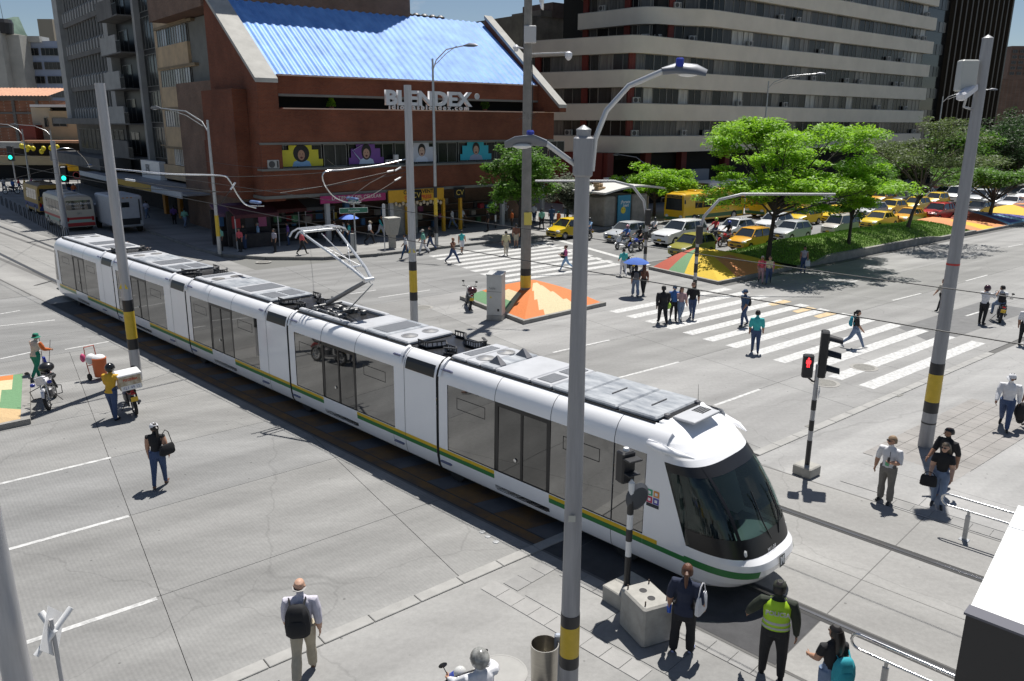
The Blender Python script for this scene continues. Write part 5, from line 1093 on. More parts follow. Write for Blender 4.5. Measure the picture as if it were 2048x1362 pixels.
# ---------------------------------------------------------------- buses
def bus(p, head, L, W_, H_, label, cols, roof, glassc=gl_car, name='bus', stripes=(), front_text=None, back_text=None, hood=None):
    o = thing(name, label, 'bus', p, R(head) - R(90), 'buses'); h, w = L / 2, W_ / 2
    def ring(y, i=0., t=0.): return [(-w + i, y, .35), (w - i, y, .35), (w - i * .5, y, .7), (w - .02, y, 1.3), (w - .06, y, H_ - .45), (w - .16, y, H_ - .18), (w - .45, y, H_ - .03 - t), (-w + .45, y, H_ - .03 - t), (-w + .16, y, H_ - .18), (-w + .06, y, H_ - .45), (-w + .02, y, 1.3), (-w + i * .5, y, .7)]
    b = B(); b.loft([ring(-h, .1, .1), ring(-h + .25, 0), ring(h - .5, 0), ring(h - .08, .06, .08), ring(h, .12, .2)]); b.build('body', cols, o, smooth=True)
    b = B(); b.loft([[(-w + .18, y, H_ - .16), (w - .18, y, H_ - .16), (w - .45, y, H_ + .0), (-w + .45, y, H_ + .0)] for y in (-h + .15, h - .45)]); rfp = b.build('roof_skin', roof, o)
    b = B(); b.bb((0, h * .4, H_ + .05), (.9, .8, .14), .03); b.bb((0, -h * .4, H_ + .05), (.9, .8, .14), .03); b.build('roof_hatch', roof, rfp)
    n = int((L - 1.6) / 1.15); wz0, wz1 = 1.45, H_ - .5
    for sx in (-1, 1):
        for k in range(n):
            y0 = -h + .6 + k * 1.15; b = B(); X0 = sx * (w - .012); X1 = sx * (w - .045); pts = [(X0, y0, wz0), (X0, y0 + 1.07, wz0), (X1, y0 + 1.07, wz1), (X1, y0, wz1)]; b.quad(*(pts if sx > 0 else pts[::-1])); b.build('side_window', glassc, o)
        for yc in (h - 1.5, -h + 1.6):
            b = B(); b.cyl((sx * (w - .25), yc, .46), (sx * (w + .01), yc, .46), .46, n=18); wl_ = b.build('wheel', rubber, o, smooth=True); b = B(); b.lathe([(.27, 0), (.24, .02), (.1, .0), (.02, .02)], 14, T=frame((sx * (w + .012), yc, .46), (0, sx, 0), (0, 0, 1))); b.build('rim', rimm, wl_)
        b = B(); b.sph((sx * (w - .35), h - .0, .75), (.2, .08, .14), 10, 6); b.build('headlight', lampw, o, smooth=True)
        b = B(); b.bb((sx * (w - .2), -h - .01, 1.0), (.2, .06, .35), .02); b.build('tail_light', lampr, o)
        b = B(); b.tube([(sx * w * .9, h - .1, H_ - .5), (sx * (w + .2), h + .15, H_ - .6), (sx * (w + .22), h + .15, H_ - .9)], [.02, .05, .08], 6); b.build('mirror', black, o)
    b = B(); b.quad((w - .2, h + .012, 1.3), (-w + .2, h + .012, 1.3), (-w + .28, h + .014, H_ - .5), (w - .28, h + .014, H_ - .5)); ws_ = b.build('windscreen', glassc, o)
    b = B(); b.bb((0, h - .02, H_ - .34), (W_ * .72, .1, .26), .02); b.build('destination_box', black, o)
    if front_text: text('destination_lettering', front_text, .24, P('amber lettering', (.6, .38, .06), .5), o, frame((0, h + .035, H_ - .34), (-1, 0, 0), (0, 0, 1)), .002)
    b = B(); b.quad((-w + .2, -h - .012, 1.75), (w - .2, -h - .012, 1.75), (w - .25, -h - .0, H_ - .4), (-w + .25, -h - .0, H_ - .4)); b.build('rear_window', glassc, o)
    if back_text:
        for s_, sz, zz in back_text: text('rear_lettering', s_, sz, P('white print', (.8, .8, .8), .5) if zz > 1.7 else black, o, frame((0, -h - .03, zz), (1, 0, 0), (0, 0, 1)), .002)
    for z0, z1, c in stripes:
        b = B()
        for sx in (-1, 1): b.box((sx * (w - .005), 0, (z0 + z1) / 2), (.02, L - .5, z1 - z0))
        b.box((0, -h - .008, (z0 + z1) / 2), (W_ - .3, .02, z1 - z0)); b.build('stripe', c, o)
    for y in (h - .03, -h + .03): b = B(); b.bb((0, y, .55), (W_ - .1, .16, .3), .05); b.build('bumper', stripes[0][2] if stripes else cols, o)
    if hood:
        b = B(); b.loft([[(-.75, h, .5), (.75, h, .5), (.75, h, 1.5), (-.75, h, 1.5)], [(-.8, h + 1.0, .5), (.8, h + 1.0, .5), (.68, h + 1.0, 1.45), (-.68, h + 1.0, 1.45)], [(-.6, h + 1.5, .55), (.6, h + 1.5, .55), (.5, h + 1.5, 1.2), (-.5, h + 1.5, 1.2)]]); b.bb((-.95, h + .8, .8), (.45, 1.1, .6), .15); b.bb((.95, h + .8, .8), (.45, 1.1, .6), .15); b.build('bonnet', hood, o, smooth=True)
    return o
by = paintm('bus yellow', (.70, .42, .012)); bgn = P('bus green band', (.03, .12, .04), .4); bw = P('bus white', (.66, .66, .66), .4); bcream = P('bus cream', (.50, .46, .38), .45); bred = P('bus red band', (.4, .03, .03), .4); bmint = P('bus mint band', (.35, .48, .40), .5); bbl = P('bus blue', (.03, .05, .2), .5)
def bfront(px, py, head, L): f = V((math.cos(R(head)), math.sin(R(head)), 0)); return gp(px, py) - f * (L / 2)
bus(bfront(1346, 449, 219.2, 9.0), 219.2, 9.0, 2.3, 2.85, 'yellow city bus with dark destination board next to the white off-road car', by, by, stripes=((.5, .85, bgn),), front_text='SAN CARLOS')
bus(bfront(1508, 436, 219.2, 8), 219.2, 8.0, 2.3, 2.85, 'yellow city bus whose front shows under the bright green tree', by, by, stripes=((.5, .8, bgn),))
bus(bfront(1400, 420, 219.2, 9), 219.2, 9.0, 2.4, 3.0, 'white-roofed bus behind the first yellow bus', bw, bw, front_text='LAUREL')
bus(bfront(1620, 412, 219.2, 9), 219.2, 9.0, 2.4, 3.0, 'white bus farther back under the bright green tree', bw, bw)
bus(bfront(1838, 392, 219.2, 9), 219.2, 8.5, 2.4, 2.9, 'red and cream bus with a green bonnet by the far bus stop', bcream, bw, stripes=((1.0, 1.35, bred),), hood=P('bonnet green', (.03, .20, .08), .4))
def back_at(px, py, head, L): f = V((math.cos(R(head)), math.sin(R(head)), 0)); return gp(px, py) + f * (L / 2)
bus(back_at(164, 462, 131, 7.5), 131, 7.5, 2.3, 2.9, 'cream bus with red and mint bands seen from behind at the side street', bcream, P('bus grey roof', (.40, .39, .37), .5), stripes=((.95, 1.15, bred), (.7, .95, bmint)), back_text=(('Calasanz Boston', .27, 2.25), ('Exterior  Interior', .13, 1.95), ('511', .22, 1.45)))
bus(back_at(108, 430, 131, 7), 131, 6.5, 2.3, 2.9, 'brown and yellow bus queueing ahead of the cream bus', P('bus ochre', (.42, .26, .05), .5), P('bus brown roof', (.16, .11, .06), .6), stripes=((.6, 1.05, bbl),))
# white cash truck parked in the shade
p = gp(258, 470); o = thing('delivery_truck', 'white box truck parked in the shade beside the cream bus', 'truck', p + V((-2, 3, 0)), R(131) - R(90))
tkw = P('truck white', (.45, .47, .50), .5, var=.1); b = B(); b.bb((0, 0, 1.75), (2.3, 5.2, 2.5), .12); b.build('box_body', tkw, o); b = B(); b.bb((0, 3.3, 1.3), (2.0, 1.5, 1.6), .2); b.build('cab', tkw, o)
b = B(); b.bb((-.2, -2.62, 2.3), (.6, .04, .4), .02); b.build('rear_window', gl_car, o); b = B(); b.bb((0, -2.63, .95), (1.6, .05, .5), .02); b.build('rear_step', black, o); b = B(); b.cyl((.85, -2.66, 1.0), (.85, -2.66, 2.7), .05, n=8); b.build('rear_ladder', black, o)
for k in (-.3, 0, .3): b = B(); b.bb((k, -2.62, 2.85), (.16, .04, .07), .01); b.build('marker_lamp', P('amber lamp', (.5, .2, .02), .4), o)
for sx in (-1, 1):
    for y in (-1.6, 2.9): b = B(); b.cyl((sx * .85, y, .45), (sx * 1.12, y, .45), .45, n=16); b.build('wheel', rubber, o, smooth=True)

# ---------------------------------------------------------------- motorcycles
spoke = P('spoke steel', (.5, .5, .5), .3, .9); eng = P('engine grey', (.16, .16, .165), .45, .6); seatm = P('black seat', (.02, .02, .02), .7)
def wheel(y, r, sp=True):
    t = B(); n, k = 26, 7; rings = [[((.055 * math.sin(6.2832 * j / k)), y + (r - .055 + .055 * math.cos(6.2832 * j / k)) * math.cos(6.2832 * i / n), r + (r - .055 + .055 * math.cos(6.2832 * j / k)) * math.sin(6.2832 * i / n)) for j in range(k)] for i in range(n + 1)]
    t.loft(rings, False); rm = B(); rm.loft([[(.03 * s_, y + q * math.cos(6.2832 * i / n), r + q * math.sin(6.2832 * i / n)) for s_, q in ((-1, r - .1), (1, r - .1), (1, r - .13), (-1, r - .13))] for i in range(n + 1)], False)
    for i in range(12 if sp else 5): a = 6.2832 * i / (12 if sp else 5); rm.cyl((.0, y, r), (0, y + (r - .11) * math.cos(a), r + (r - .11) * math.sin(a)), .007 if sp else .02, n=4)
    rm.cyl((-.06, y, r), (.06, y, r), .05, n=10); return t, rm
def moto(p, head, col, label, box=None, lean=6, white_front=False, scooter=False, plate=True, blue=False, mirrors=True, name='motorcycle', lift=0.):
    o = thing(name, label, 'motorcycle', p, R(head) - R(90), 'motorcycles'); o.rotation_euler = (0, R(lean), R(head) - R(90)); r = .31 if not scooter else .25; fy, ry = .68, -.62
    for y in (fy, ry):
        t, rm = wheel(y, r, not scooter); w_ = t.build('wheel', rubber, o, smooth=True); rm.build('rim', spoke, w_)
    b = B()
    for s_ in (-.075, .075): b.tube([(s_, fy, r), (s_, fy - .22, .78), (s_, fy - .28, .95)], .022, 7)
    b.build('fork', steel, o, smooth=True)
    b = B(); b.tube([(-.36, fy - .42, 1.04), (-.2, fy - .33, 1.0), (0, fy - .3, .98), (.2, fy - .33, 1.0), (.36, fy - .42, 1.04)], .014, 7); b.tube([(-.36, fy - .42, 1.04), (-.26, fy - .36, 1.02)], .02, 7); b.tube([(.36, fy - .42, 1.04), (.26, fy - .36, 1.02)], .02, 7); b.build('handlebar', black, o, smooth=True)
    if mirrors:
        for s_ in (-1, 1): b = B(); b.tube([(s_ * .25, fy - .36, 1.02), (s_ * .32, fy - .3, 1.2)], .007, 5); b.sph((s_ * .33, fy - .3, 1.24), (.07, .012, .045), 10, 6); b.build('mirror', black, o)
    b = B(); b.sph((0, fy - .16, .9), (.1, .09, .1), 12, 8); b.build('headlight', lampw, o, smooth=True)
    b = B()
    if scooter:
        b.tube([(0, fy - .1, .5), (0, fy - .2, .75), (0, fy - .28, .98)], [(.2, .05), (.2, .06), (.12, .08)], 10); b.bb((0, .1, .3), (.36, .6, .1), .04); b.tube([(0, .0, .42), (0, -.3, .55), (0, -.75, .62)], [(.15, .16), (.17, .18), (.1, .1)], 12)
    else:
        b.tube([(0, .32, .82), (0, .12, .86), (0, -.1, .80), (0, -.2, .74)], [(.08, .08), (.15, .12), (.14, .1), (.06, .06)], 12); b.tube([(0, -.3, .72), (0, -.55, .76), (0, -.8, .82)], [(.12, .07), (.11, .07), (.05, .04)], 10)
    b.tube([(0, fy + .3, .5 if not scooter else .42), (0, fy + .12, .67 if not scooter else .53), (0, fy - .15, .67 if not scooter else .52)], [(.05, .015), (.07, .02), (.06, .02)], 8); b.build('bodywork', white if white_front else col, o, smooth=True)
    b = B(); b.bb((0, -.38, .80 if not scooter else .72), (.26, .72, .1), .04); b.build('seat', seatm, o)
    if not scooter:
        b = B(); b.bb((0, .12, .42), (.3, .34, .34), .06); b.cyl((0, .2, .5), (0, .32, .66), .09, n=10); b.tube([(0, .4, .82), (0, .1, .7), (0, -.25, .6), (0, -.3, .4)], .03, 7); b.tube([(.1, .25, .4), (.14, .1, .28), (.15, -.4, .36), (.15, -.75, .45)], [.025, .03, .045, .055], 8); b.build('engine', eng, o, smooth=True)
        for s_ in (-1, 1): b = B(); b.cyl((s_ * .14, ry, r), (s_ * .13, ry + .2, .7), .03, n=8); b.build('rear_shock', black, o)
    b = B(); b.bb((0, -.88, .78), (.14, .06, .07), .02); b.build('tail_light', lampr, o)
    if plate: b = B(); b.bb((0, -.95, .62), (.2, .02, .16), .005, rx=R(15)); b.build('number_plate', plate_y, o)
    b = B(); b.tube([(-.1, -.05, .35), (-.3, -.02, .02)], .012, 6); b.build('side_stand', black, o)
    if box: box(o)
    return o
# ================================================================ POLES, SIGNALS, FURNITURE, WIRES
polem = P('grey painted pole', (.31, .31, .32), .5, .15, var=.2, scale=3, stretch=(3, 3, .25)); polew = P('light grey pole', (.44, .44, .45), .5, .2, var=.18, scale=3, stretch=(3, 3, .25)); concp = P('concrete pole', (.24, .23, .21), .85, var=.25, scale=2)
def hat(p, y):                              # height at which a plumb line over p reaches photo row y
    lo, hi = 0., 30.
    for _ in range(40):
        m_ = (lo + hi) / 2; d = V((p[0], p[1], m_)) - V((0, 0, HC)); yy = 681 + FPX * d.dot(cd) / d.dot(cf)
        if yy > y: lo = m_
        else: hi = m_
    return lo
def pole(p, h, r0, r1, mat, label, name='pole', bands=None, cap='cone', n=20, group='street poles'):
    o = thing(name, label, 'pole', p, 0, group); b = B(); b.cyl((0, 0, 0), (0, 0, h), r0, r1, n); b.build('shaft', mat, o, smooth=True)
    rr = lambda z: r0 + (r1 - r0) * z / h
    if bands:
        for z0, z1, m_ in bands: b = B(); b.cyl((0, 0, z0), (0, 0, z1), rr(z0) + .006, rr(z1) + .006, n); b.build('painted_band', m_, o, smooth=True)
    if cap == 'cone': b = B(); b.lathe([(r1 * 1.05, h), (r1 * 1.05, h + .02), (.01, h + r1 * .8)], n); b.build('cap', mat, o)
    return o
def bands3(z0, a=.28, b_=.75): return [(z0, z0 + a, black), (z0 + a, z0 + a + b_, yellow), (z0 + a + b_, z0 + 2 * a + b_, black)]
def lamp_head(o, p, ang, s=1., blue=False):
    b = B(); b.tube([(0, 0, 0), (.25 * s, 0, .04), (.55 * s, 0, .02), (.72 * s, 0, -.02)], [(.04, .05), (.12 * s, .055 * s), (.12 * s, .045 * s), (.06, .02)], 10); h = b.build('lamp_head', P('lamp grey', (.16, .17, .19), .45, .3), o, p, ang, smooth=True)
    b = B(); b.sph((.42 * s, 0, -.045 * s), (.17 * s, .08 * s, .035), 10, 6); b.build('lamp_glass', P('lamp glass', (.7, .7, .68), .1), h, smooth=True)
    if blue: b = B(); b.lathe([(.05, .05), (.05, .14), (.035, .16)], 12, (.28 * s, 0, 0)); b.build('photo_cell', P('blue cap', (.02, .04, .35), .4), h)
# front centre pole: straight down through the lower edge, twin lamps on top
pc = gp(1136, 1362 + 45); h = hat(pc, 262)
o = pole(pc, h, .152, .092, polem, 'tall grey twin-arm lamp pole in front of the tram nose', 'street_lamp', bands3(.72, .2, .52), group='street lamps'); zt = h
b = B(); b.bb((0, 0, h - .32), (.24, .26, .5), .02); b.build('top_bracket', polem, o)
rdir = lambda a_: V((math.cos(R(a_)), math.sin(R(a_)), 0))
ra = -8; d = rdir(ra); pts = [V((0, 0, h - .5)) + d * .12, V((0, 0, h - .1)) + d * .15, V((0, 0, h + .25)) + d * .28, V((0, 0, h + .55)) + d * .55, V((0, 0, h + .72)) + d * .95]
b = B(); b.tube(pts, .035, 10); b.build('arm', P('bright tube', (.5, .51, .52), .35, .5), o, smooth=True); lamp_head(o, pts[-1] + V((0, 0, 0)), R(ra), .75, True)
d = rdir(195); b = B(); b.tube([V((0, 0, h - .42)) + d * .1, V((0, 0, h - .15)) + d * .5], .035, 10); b.build('arm', MC['bright tube'], o, smooth=True); lamp_head(o, V((0, 0, h - .15)) + d * .5, R(195), .75, True)
b = B(); b.box((0, 0, 0), (.1, .004, .1)); b.build('sticker', P('old sticker', (.45, .45, .4), .7), o, V((-.03, -.168, 3.3)))
# right pole with camera and box
p = gp(1850, 893); h = hat(p, 78)
o = pole(p, h, .195, .125, polem, 'thick grey pole with security camera and box at the right', 'camera_pole', bands3(1.05, .32, .8) + [(.72, .76, black), (5.2, 5.25, red)]); zc = hat(p, 185)
b = B(); b.bb((0, 0, 0), (.22, .8, .2), .04, rx=R(20)); cm = b.build('security_camera', P('camera white', (.62, .62, .65), .4), o, V((-.45, -.25, zc)), R(-50)); b = B(); b.tube([(-.15, 0, zc - .4), (-.4, -.1, zc - .35), (-.42, -.2, zc - .12)], .03, 8); b.build('camera_bracket', steel, o)
b = B(); b.bb((-.42, -.05, hat(p, 152)), (.42, .3, .75), .03); b.build('equipment_box', P('box grey', (.42, .43, .41), .5), o)
# left slender tapered pole on the tram street, mid pole
def wirepole(px, py, top, lab, r0=.175, r1=.155, bz=1.15, mat=polew):
    p = gp(px, py); h = hat(p, top); o = pole(p, h, r0, r1, mat, lab, 'catenary_pole', [(bz, bz + .38, black), (bz + .38, bz + 1.35, yellow), (bz + 1.35, bz + 1.75, black)], cap=None, group='catenary poles')
    b = B(); t = R(0); b.add([(-.16, -r0 - .012 + .03, bz + 2.15), (.16, -r0 - .012 + .03, bz + 2.15), (0, -r0 + .018, bz + 2.45)], [(0, 1, 2)]); b.build('warning_triangle', P('warning yellow', (.65, .5, .03), .5), o)
    return o, p, h
wp1, P1, H1 = wirepole(275, 760, 166, 'pale catenary pole with yellow band left of the tram middle'); wp2, P2, H2 = wirepole(829, 650, 170, 'pale catenary pole with yellow band behind the pantograph')
p = gp(133, 474); h = hat(p, 281); wp3 = pole(p, h, .24, .17, polew, 'pale catenary pole beside the railing at far left', 'catenary_pole', None, None, group='catenary poles'); P3, H3 = p, h
# bottom left pole and the back of a diamond sign
p = gp(48, 1362 + 60); pole(p, hat(p, 1085) + 3, .2, .17, polew, 'thick pale pole cut off at the bottom left corner', 'pole')
pb = gp(137, 1440, 0); o = thing('road_sign', 'back of a white diamond road sign on a slim post at bottom left', 'sign', pb); zs = hat(pb, 1268); b = B(); b.cyl((0, 0, 0), (0, 0, zs + .25), .03, n=10); b.build('post', polew, o, smooth=True)
b = B(); b.box((0, 0, 0), (.62, .006, .62), ry=R(45)); s_ = b.build('sign_plate', P('sign white', (.7, .7, .7), .4), o, (-.05, .06, zs), R(98)); b = B(); dd = V((.55, .83, 0)); b.cyl((-dd * .28 + V((0, .0, zs - .2)))[:], (dd * .3 + V((0, 0, zs + .28)))[:], .045, n=12); b.cyl((V((-.2, .1, zs + .3)))[:], (V((.03, 0, zs + .02)))[:], .05, n=12); b.build('sign_tubes', P('white tube', (.72, .72, .72), .3), o, smooth=True)
# concrete camera pole rising from the mound
p = ab(25.0, 29.6, 0); h = 17.5
o = pole(p + V((0, 0, 0)), h, .27, .16, concp, 'concrete camera pole standing on the orange mound', 'camera_pole', [(.9, 1.5, yellow), (1.5, 1.85, black)], cap=None)
za = hat(p, 108); d = rdir(-10); b = B(); b.cyl((0, 0, za)[:], (d * 1.9 + V((0, 0, za + .05)))[:], .03, n=8); b.build('camera_arm', steel, o, smooth=True); b = B(); b.lathe([(.05, .12), (.16, .05), (.17, -.05), (.15, -.16), (.07, -.26), (.01, -.28)], 14); b.build('dome_camera', P('camera white', (.62, .62, .65), .4), o, d * 1.9 + V((0, 0, za - .02)), smooth=True)
d = rdir(190); b = B(); b.cyl((0, 0, za + .2)[:], (d * .5 + V((0, 0, za + .3)))[:], .03, n=8); b.lathe([(.05, .1), (.15, 0), (.08, -.2)], 12, (d * .55 + V((0, 0, za + .3)))[:]); b.build('dome_camera', MC['camera white'], o)
b = B(); b.bb((.1, -.2, hat(p, 70)), (.55, .3, .75), .03); b.build('equipment_box', P('box white', (.5, .5, .5), .5), o); b = B(); b.lathe([(.05, 0), (.35, .1), (.42, .2)], 16, T=frame((.5, -.1, hat(p, 2)), (0, 1, 0), (0, 0, 1))); b.build('dish_antenna', white, o); b = B(); b.bb((.08, -.3, hat(p, 436)), (.38, .05, .62), .02); b.build('yellow_notice', P('notice yellow', (.6, .5, .1), .5), o)
b = B(); zz = hat(p, 232)
for k in range(28): a_ = k * .8; dd = V((math.cos(a_), math.sin(a_), rnd.uniform(-.5, .5))) * rnd.uniform(.3, .65); b.cyl((0, 0, zz), (dd + V((0, 0, zz)))[:], .012, .004, 4)
b.build('spike_collar', black, o); b = B(); b.tube([(.22, -.1, zz - 1), (.25, -.1, zz + 1.5), (.2, -.12, za - .3)], .02, 6); b.build('cable', black, o)
# street lamps
def street_lamp(px, py, top, label, headx, arm=2.2, ang=None, r0=.14, r1=.07, bands=None, double=True, s=1.4, mat=steel, base_z=.0):
    p = gp(px, py, base_z); h = hat(p, top); o = pole(p, h, r0, r1, mat, label, 'street_lamp', bands, None, 14, 'street lamps'); d = rdir(ang)
    pts = [V((0, 0, h - .8)), V((0, 0, h - .1)) + d * arm * .12, V((0, 0, h + .55)) + d * arm * .45, V((0, 0, h + .75)) + d * arm]
    b = B(); b.tube(pts, .04, 8)
    if double: b.tube([q - V((0, 0, .28)) - d * .05 for q in pts[1:3]] + [pts[3] - d * .5], .025, 6)
    b.build('arm', mat, o, smooth=True); lamp_head(o, pts[-1], R(ang), s); return o
street_lamp(873, 494, 122, 'slim grey street lamp in front of the brick building', 915, 2.3, -20, bands=[(1.0, 2.2, black), (2.2, 3.5, yellow), (3.5, 4.3, black)], base_z=.16)
street_lamp(1293, 425, 330, 'grey lamp pole with thin curved arm by the bus kiosk', 1270, 3.0, 150, double=False, r0=.2, s=1.2, base_z=.16)
street_lamp(1517, 400, 165, 'double-arm street lamp in front of the beige block', 1600, 5.0, -12, base_z=.16); street_lamp(1858, 390, 195, 'double-arm street lamp in front of the black tower', 1930, 5, -12, base_z=.16)
street_lamp(440, 508, 245, 'street lamp before the tan apartment block', 350, 4.5, 150, base_z=.16, bands=[(1.2, 2.6, yellow)]); street_lamp(62, 375, 258, 'curved street lamp far down the side street', 15, 4, 180, double=False); street_lamp(115, 365, 260, 'second street lamp far down the side street', 60, 5, 175, double=False)
# overhead signal gantries with black and white feet
def gantry(px, py, top, label, reach, ang, sigz):
    p = gp(px, py); h = hat(p, top); o = thing('signal_gantry', label, 'traffic light', p, 0, 'overhead signal gantries'); d = rdir(ang)
    pts = [V((0, 0, 0)), V((0, 0, h - 2.3)), V((0, 0, h - 1.2)) + d * .25, V((0, 0, h - .3)) + d * 1.0, V((0, 0, h)) + d * 2.2, V((0, 0, h + .02)) + d * reach]
    b = B(); b.tube(pts, [.1, .09, .085, .08, .075, .06], 12); b.build('mast', polew, o, smooth=True)
    for k in range(3): b = B(); b.cyl((0, 0, .0 + k * .9), (0, 0, .5 + k * .9), .112, n=12); b.build('black_band', black, o, smooth=True)
    b = B(); b.bb((0.02, -.18, sigz), (.34, .28, 1.0), .04); b.build('signal_box', black, o); b = B(); b.lathe([(.16, 0), (.16, .02), (.01, .03)], 12, (0, 0, 0)); b.build('base_plate', steel, o)
    return o
gantry(1389, 577, 388, 'curved signal gantry rising beside the yellow mosaic mound', 7.2, 0, 3.0); gantry(1289, 536, 362, 'curved signal gantry between the kiosk and the scooters', 7.0, 185, 3.2)
# pedestrian/vehicle signal on concrete foot (right) and mirror-like disc signal (centre)
def bwpost(p, h, z0, n=4, seg=.32, first=.55, r=.055):
    o = B()
sig = thing('traffic_signal', 'black traffic light with red pedestrian figure on striped post', 'traffic light', gp(1612, 948)); 
b = B(); b.bb((0, 0, .14), (.52, .52, .28), .03, rz=UA); b.build('concrete_foot', conc, sig); H_ = 3.0; b = B(); b.cyl((0, 0, .28), (0, 0, H_), .06, .055, 14); b.build('post', polew, sig, smooth=True)
for z0, z1 in ((.28, .95), (1.22, 1.5), (1.78, 2.05)): b = B(); b.cyl((0, 0, z0), (0, 0, z1), .064, n=14); b.build('black_band', black, sig, smooth=True)
hz = hat(gp(1612, 948), 755); fd = V((.82, -.28, 0)).normalized(); fa = math.atan2(fd.y, fd.x)
b = B(); b.bb((0, 0, .6), (.2, .34, 1.2), .03); bx = b.build('signal_box', black, sig, V((.12, .06, hz)), fa)
for k in range(3):
    b = B(); n = 12; ring0 = [(.1, .13 * math.cos(math.pi * j / n), .13 * math.sin(math.pi * j / n)) for j in range(n + 1)]; ring1 = [(.42, .12 * math.cos(math.pi * j / n), .12 * math.sin(math.pi * j / n) - .06) for j in range(n + 1)]
    b.loft([[(x_, y, z + .2 + .39 * k) for x_, y, z in ring0], [(x_, y, z + .2 + .39 * k) for x_, y, z in ring1]], False, closed=False); b.build('visor', black, bx, smooth=True)
    b = B(); b.sph((.1, 0, .2 + .39 * k), (.03, .11, .11), 12, 8); b.build('lens', P('unlit lens', (.03, .02, .02), .2), bx, smooth=True)
b = B(); b.bb((0, 0, .3), (.2, .26, .6), .03); fa2 = R(-105); pb_ = b.build('pedestrian_box', black, sig, V((-.28, -.05, hz + .02)), fa2)
redl = P('lit red', (1., .04, .05), .5, emit=1.6); b = B()
b.sph((.105, 0, .515), (.01, .026, .03), 8, 6); b.bb((.105, 0, .43), (.012, .075, .1), .005); 
for s_ in (-.022, .022): b.bb((.105, s_, .34), (.012, .026, .1), .004); b.bb((.105, s_ * 2.2, .43), (.012, .016, .09), .003)
b.build('red_figure', redl, pb_); b = B(); b.tube([(-.28, -.05, hz + .05), (-.1, 0, hz - .1), (0, 0, hz - .12)], .025, 6); b.build('bracket', black, sig)
b = B(); b.box((0, 0, 0), (.26, .008, .26), ry=R(45)); pl_ = b.build('number_plate_sign', P('sign white', (.7, .7, .7), .4), sig, V((.07, -.06, hz - .38)), R(60)); text('sign_number', '30', .13, black, pl_, frame((0, -.006, 0), (1, 0, 0), (0, 0, 1)), .001)
p = gp(1252, 1200); cs = thing('traffic_signal', 'striped signal post with round disc beside the concrete block', 'traffic light', p)
b = B(); b.bb((.0, .05, .17), (.8, .5, .34), .02, rz=UA); b.build('concrete_foot', conc, cs); H_ = hat(p, 965); b = B(); b.cyl((0, 0, .3), (0, 0, H_), .058, n=14); b.lathe([(.058, H_), (.03, H_ + .03), (.02, H_ + .06)], 10); b.build('post', white, cs, smooth=True)
for z0, z1 in ((.34, .95), (1.27, 1.52), (1.82, 2.1)): b = B(); b.cyl((0, 0, z0), (0, 0, z1), .062, n=14); b.build('black_band', black, cs, smooth=True)
b = B(); b.lathe([(.26, 0), (.27, .02), (.2, .08), (.02, .1)], 22); d_ = b.build('round_disc', P('disc grey', (.07, .075, .085), .5), cs); d_.matrix_local = frame((.12, .1, H_ - .32), (.75, .45, 0), (0, 0, 1)) 
b = B(); b.cyl((0, 0, H_ - .3), (.1, .08, H_ - .32), .02, n=6); b.build('bracket', black, cs)
hb_ = hat(p, 965) - .05; b = B(); b.bb((0, 0, .3), (.24, .3, .62), .03); k_ = b.build('signal_box', black, cs, V((-.1, .18, hb_ + .0)), R(-60)); b = B(); b.bb((.2, 0, .5), (.22, .3, .04), .01); b.bb((.2, 0, .22), (.18, .26, .03), .01); b.build('visor', black, k_); b = B(); b.lathe([(.06, .61), (.05, .66), (.01, .67)], 12); b.build('photo_cell', white, k_)
# big concrete block with bolts, litter bin
q = gp(1290, 1265); cb = thing('concrete_block', 'cast concrete plinth with four bolts and two holes by the tram', 'block', q, R(24)); b = B(); b.bb((0, 0, .39), (.62, .78, .78), .035); b.build('plinth', conc, cb)
for x_, y in ((-.22, -.28), (.22, -.28), (.22, .28), (-.22, .28)): b = B(); b.cyl((x_, y, .77), (x_, y, .86), .014, n=6); b.build('bolt', P('rust bolt', (.08, .06, .05), .7, .5), cb)
for y in (-.13, .13): b = B(); b.lathe([(.07, .778), (.07, .784), (.055, .784), (.055, .781), (.01, .781)], 16, (0, y, 0)); b.build('conduit_hole', black, cb)
q = gp(1088, 1372); lb = thing('litter_bin', 'round stainless steel litter bin beside the centre pole', 'bin', q); b = B(); n = 24
b.lathe([(.2, .12), (.215, .13), (.225, .78), (.23, .8), (.215, .8), (.205, .2), (.02, .2)], 24, cap=False); b.build('drum', P('brushed steel bin', (.40, .38, .34), .32, .9, var=.15, scale=4, stretch=(1, 1, 8)), lb, smooth=True); b = B(); b.bb((.22, .1, .45), (.12, .1, .9), .02); b.build('support', P('bin post', (.3, .33, .38), .5, .3), lb)
# stainless railings at the tram stop
def railing(p0, p1, label, zz=.95, off=.2):
    o = thing('hand_railing', label, 'railing', p0, 0, 'stainless railings'); v = p1 - p0; L = v.length; d = v / L; b = B()
    pts = [d * L + V((0, 0, zz))] + [d * .12 + V((0, 0, zz))]
    for k in range(9): a_ = math.pi / 2 + math.pi * k / 8; pts.append(d * (.12 + .13 * math.cos(a_)) + V((0, 0, zz - .13 + .13 * math.sin(a_))))
    pts += [d * L + V((0, 0, zz - .26))]; b.tube(pts, .024, 10); b.build('rail', chrome, o, smooth=True)
    for t in (.55, L * .6): b = B(); b.cyl((d * t)[:], (d * t + V((0, 0, zz - .26)))[:], .03, n=8); b.bb((d * t + V((0, 0, .3)))[:], (.09, .07, .6), .01, rz=math.atan2(d.y, d.x)); b.bb((d * t + V((0, 0, .01)))[:], (.2, .16, .02), .005, rz=math.atan2(d.y, d.x)); b.build('post', steel, o)
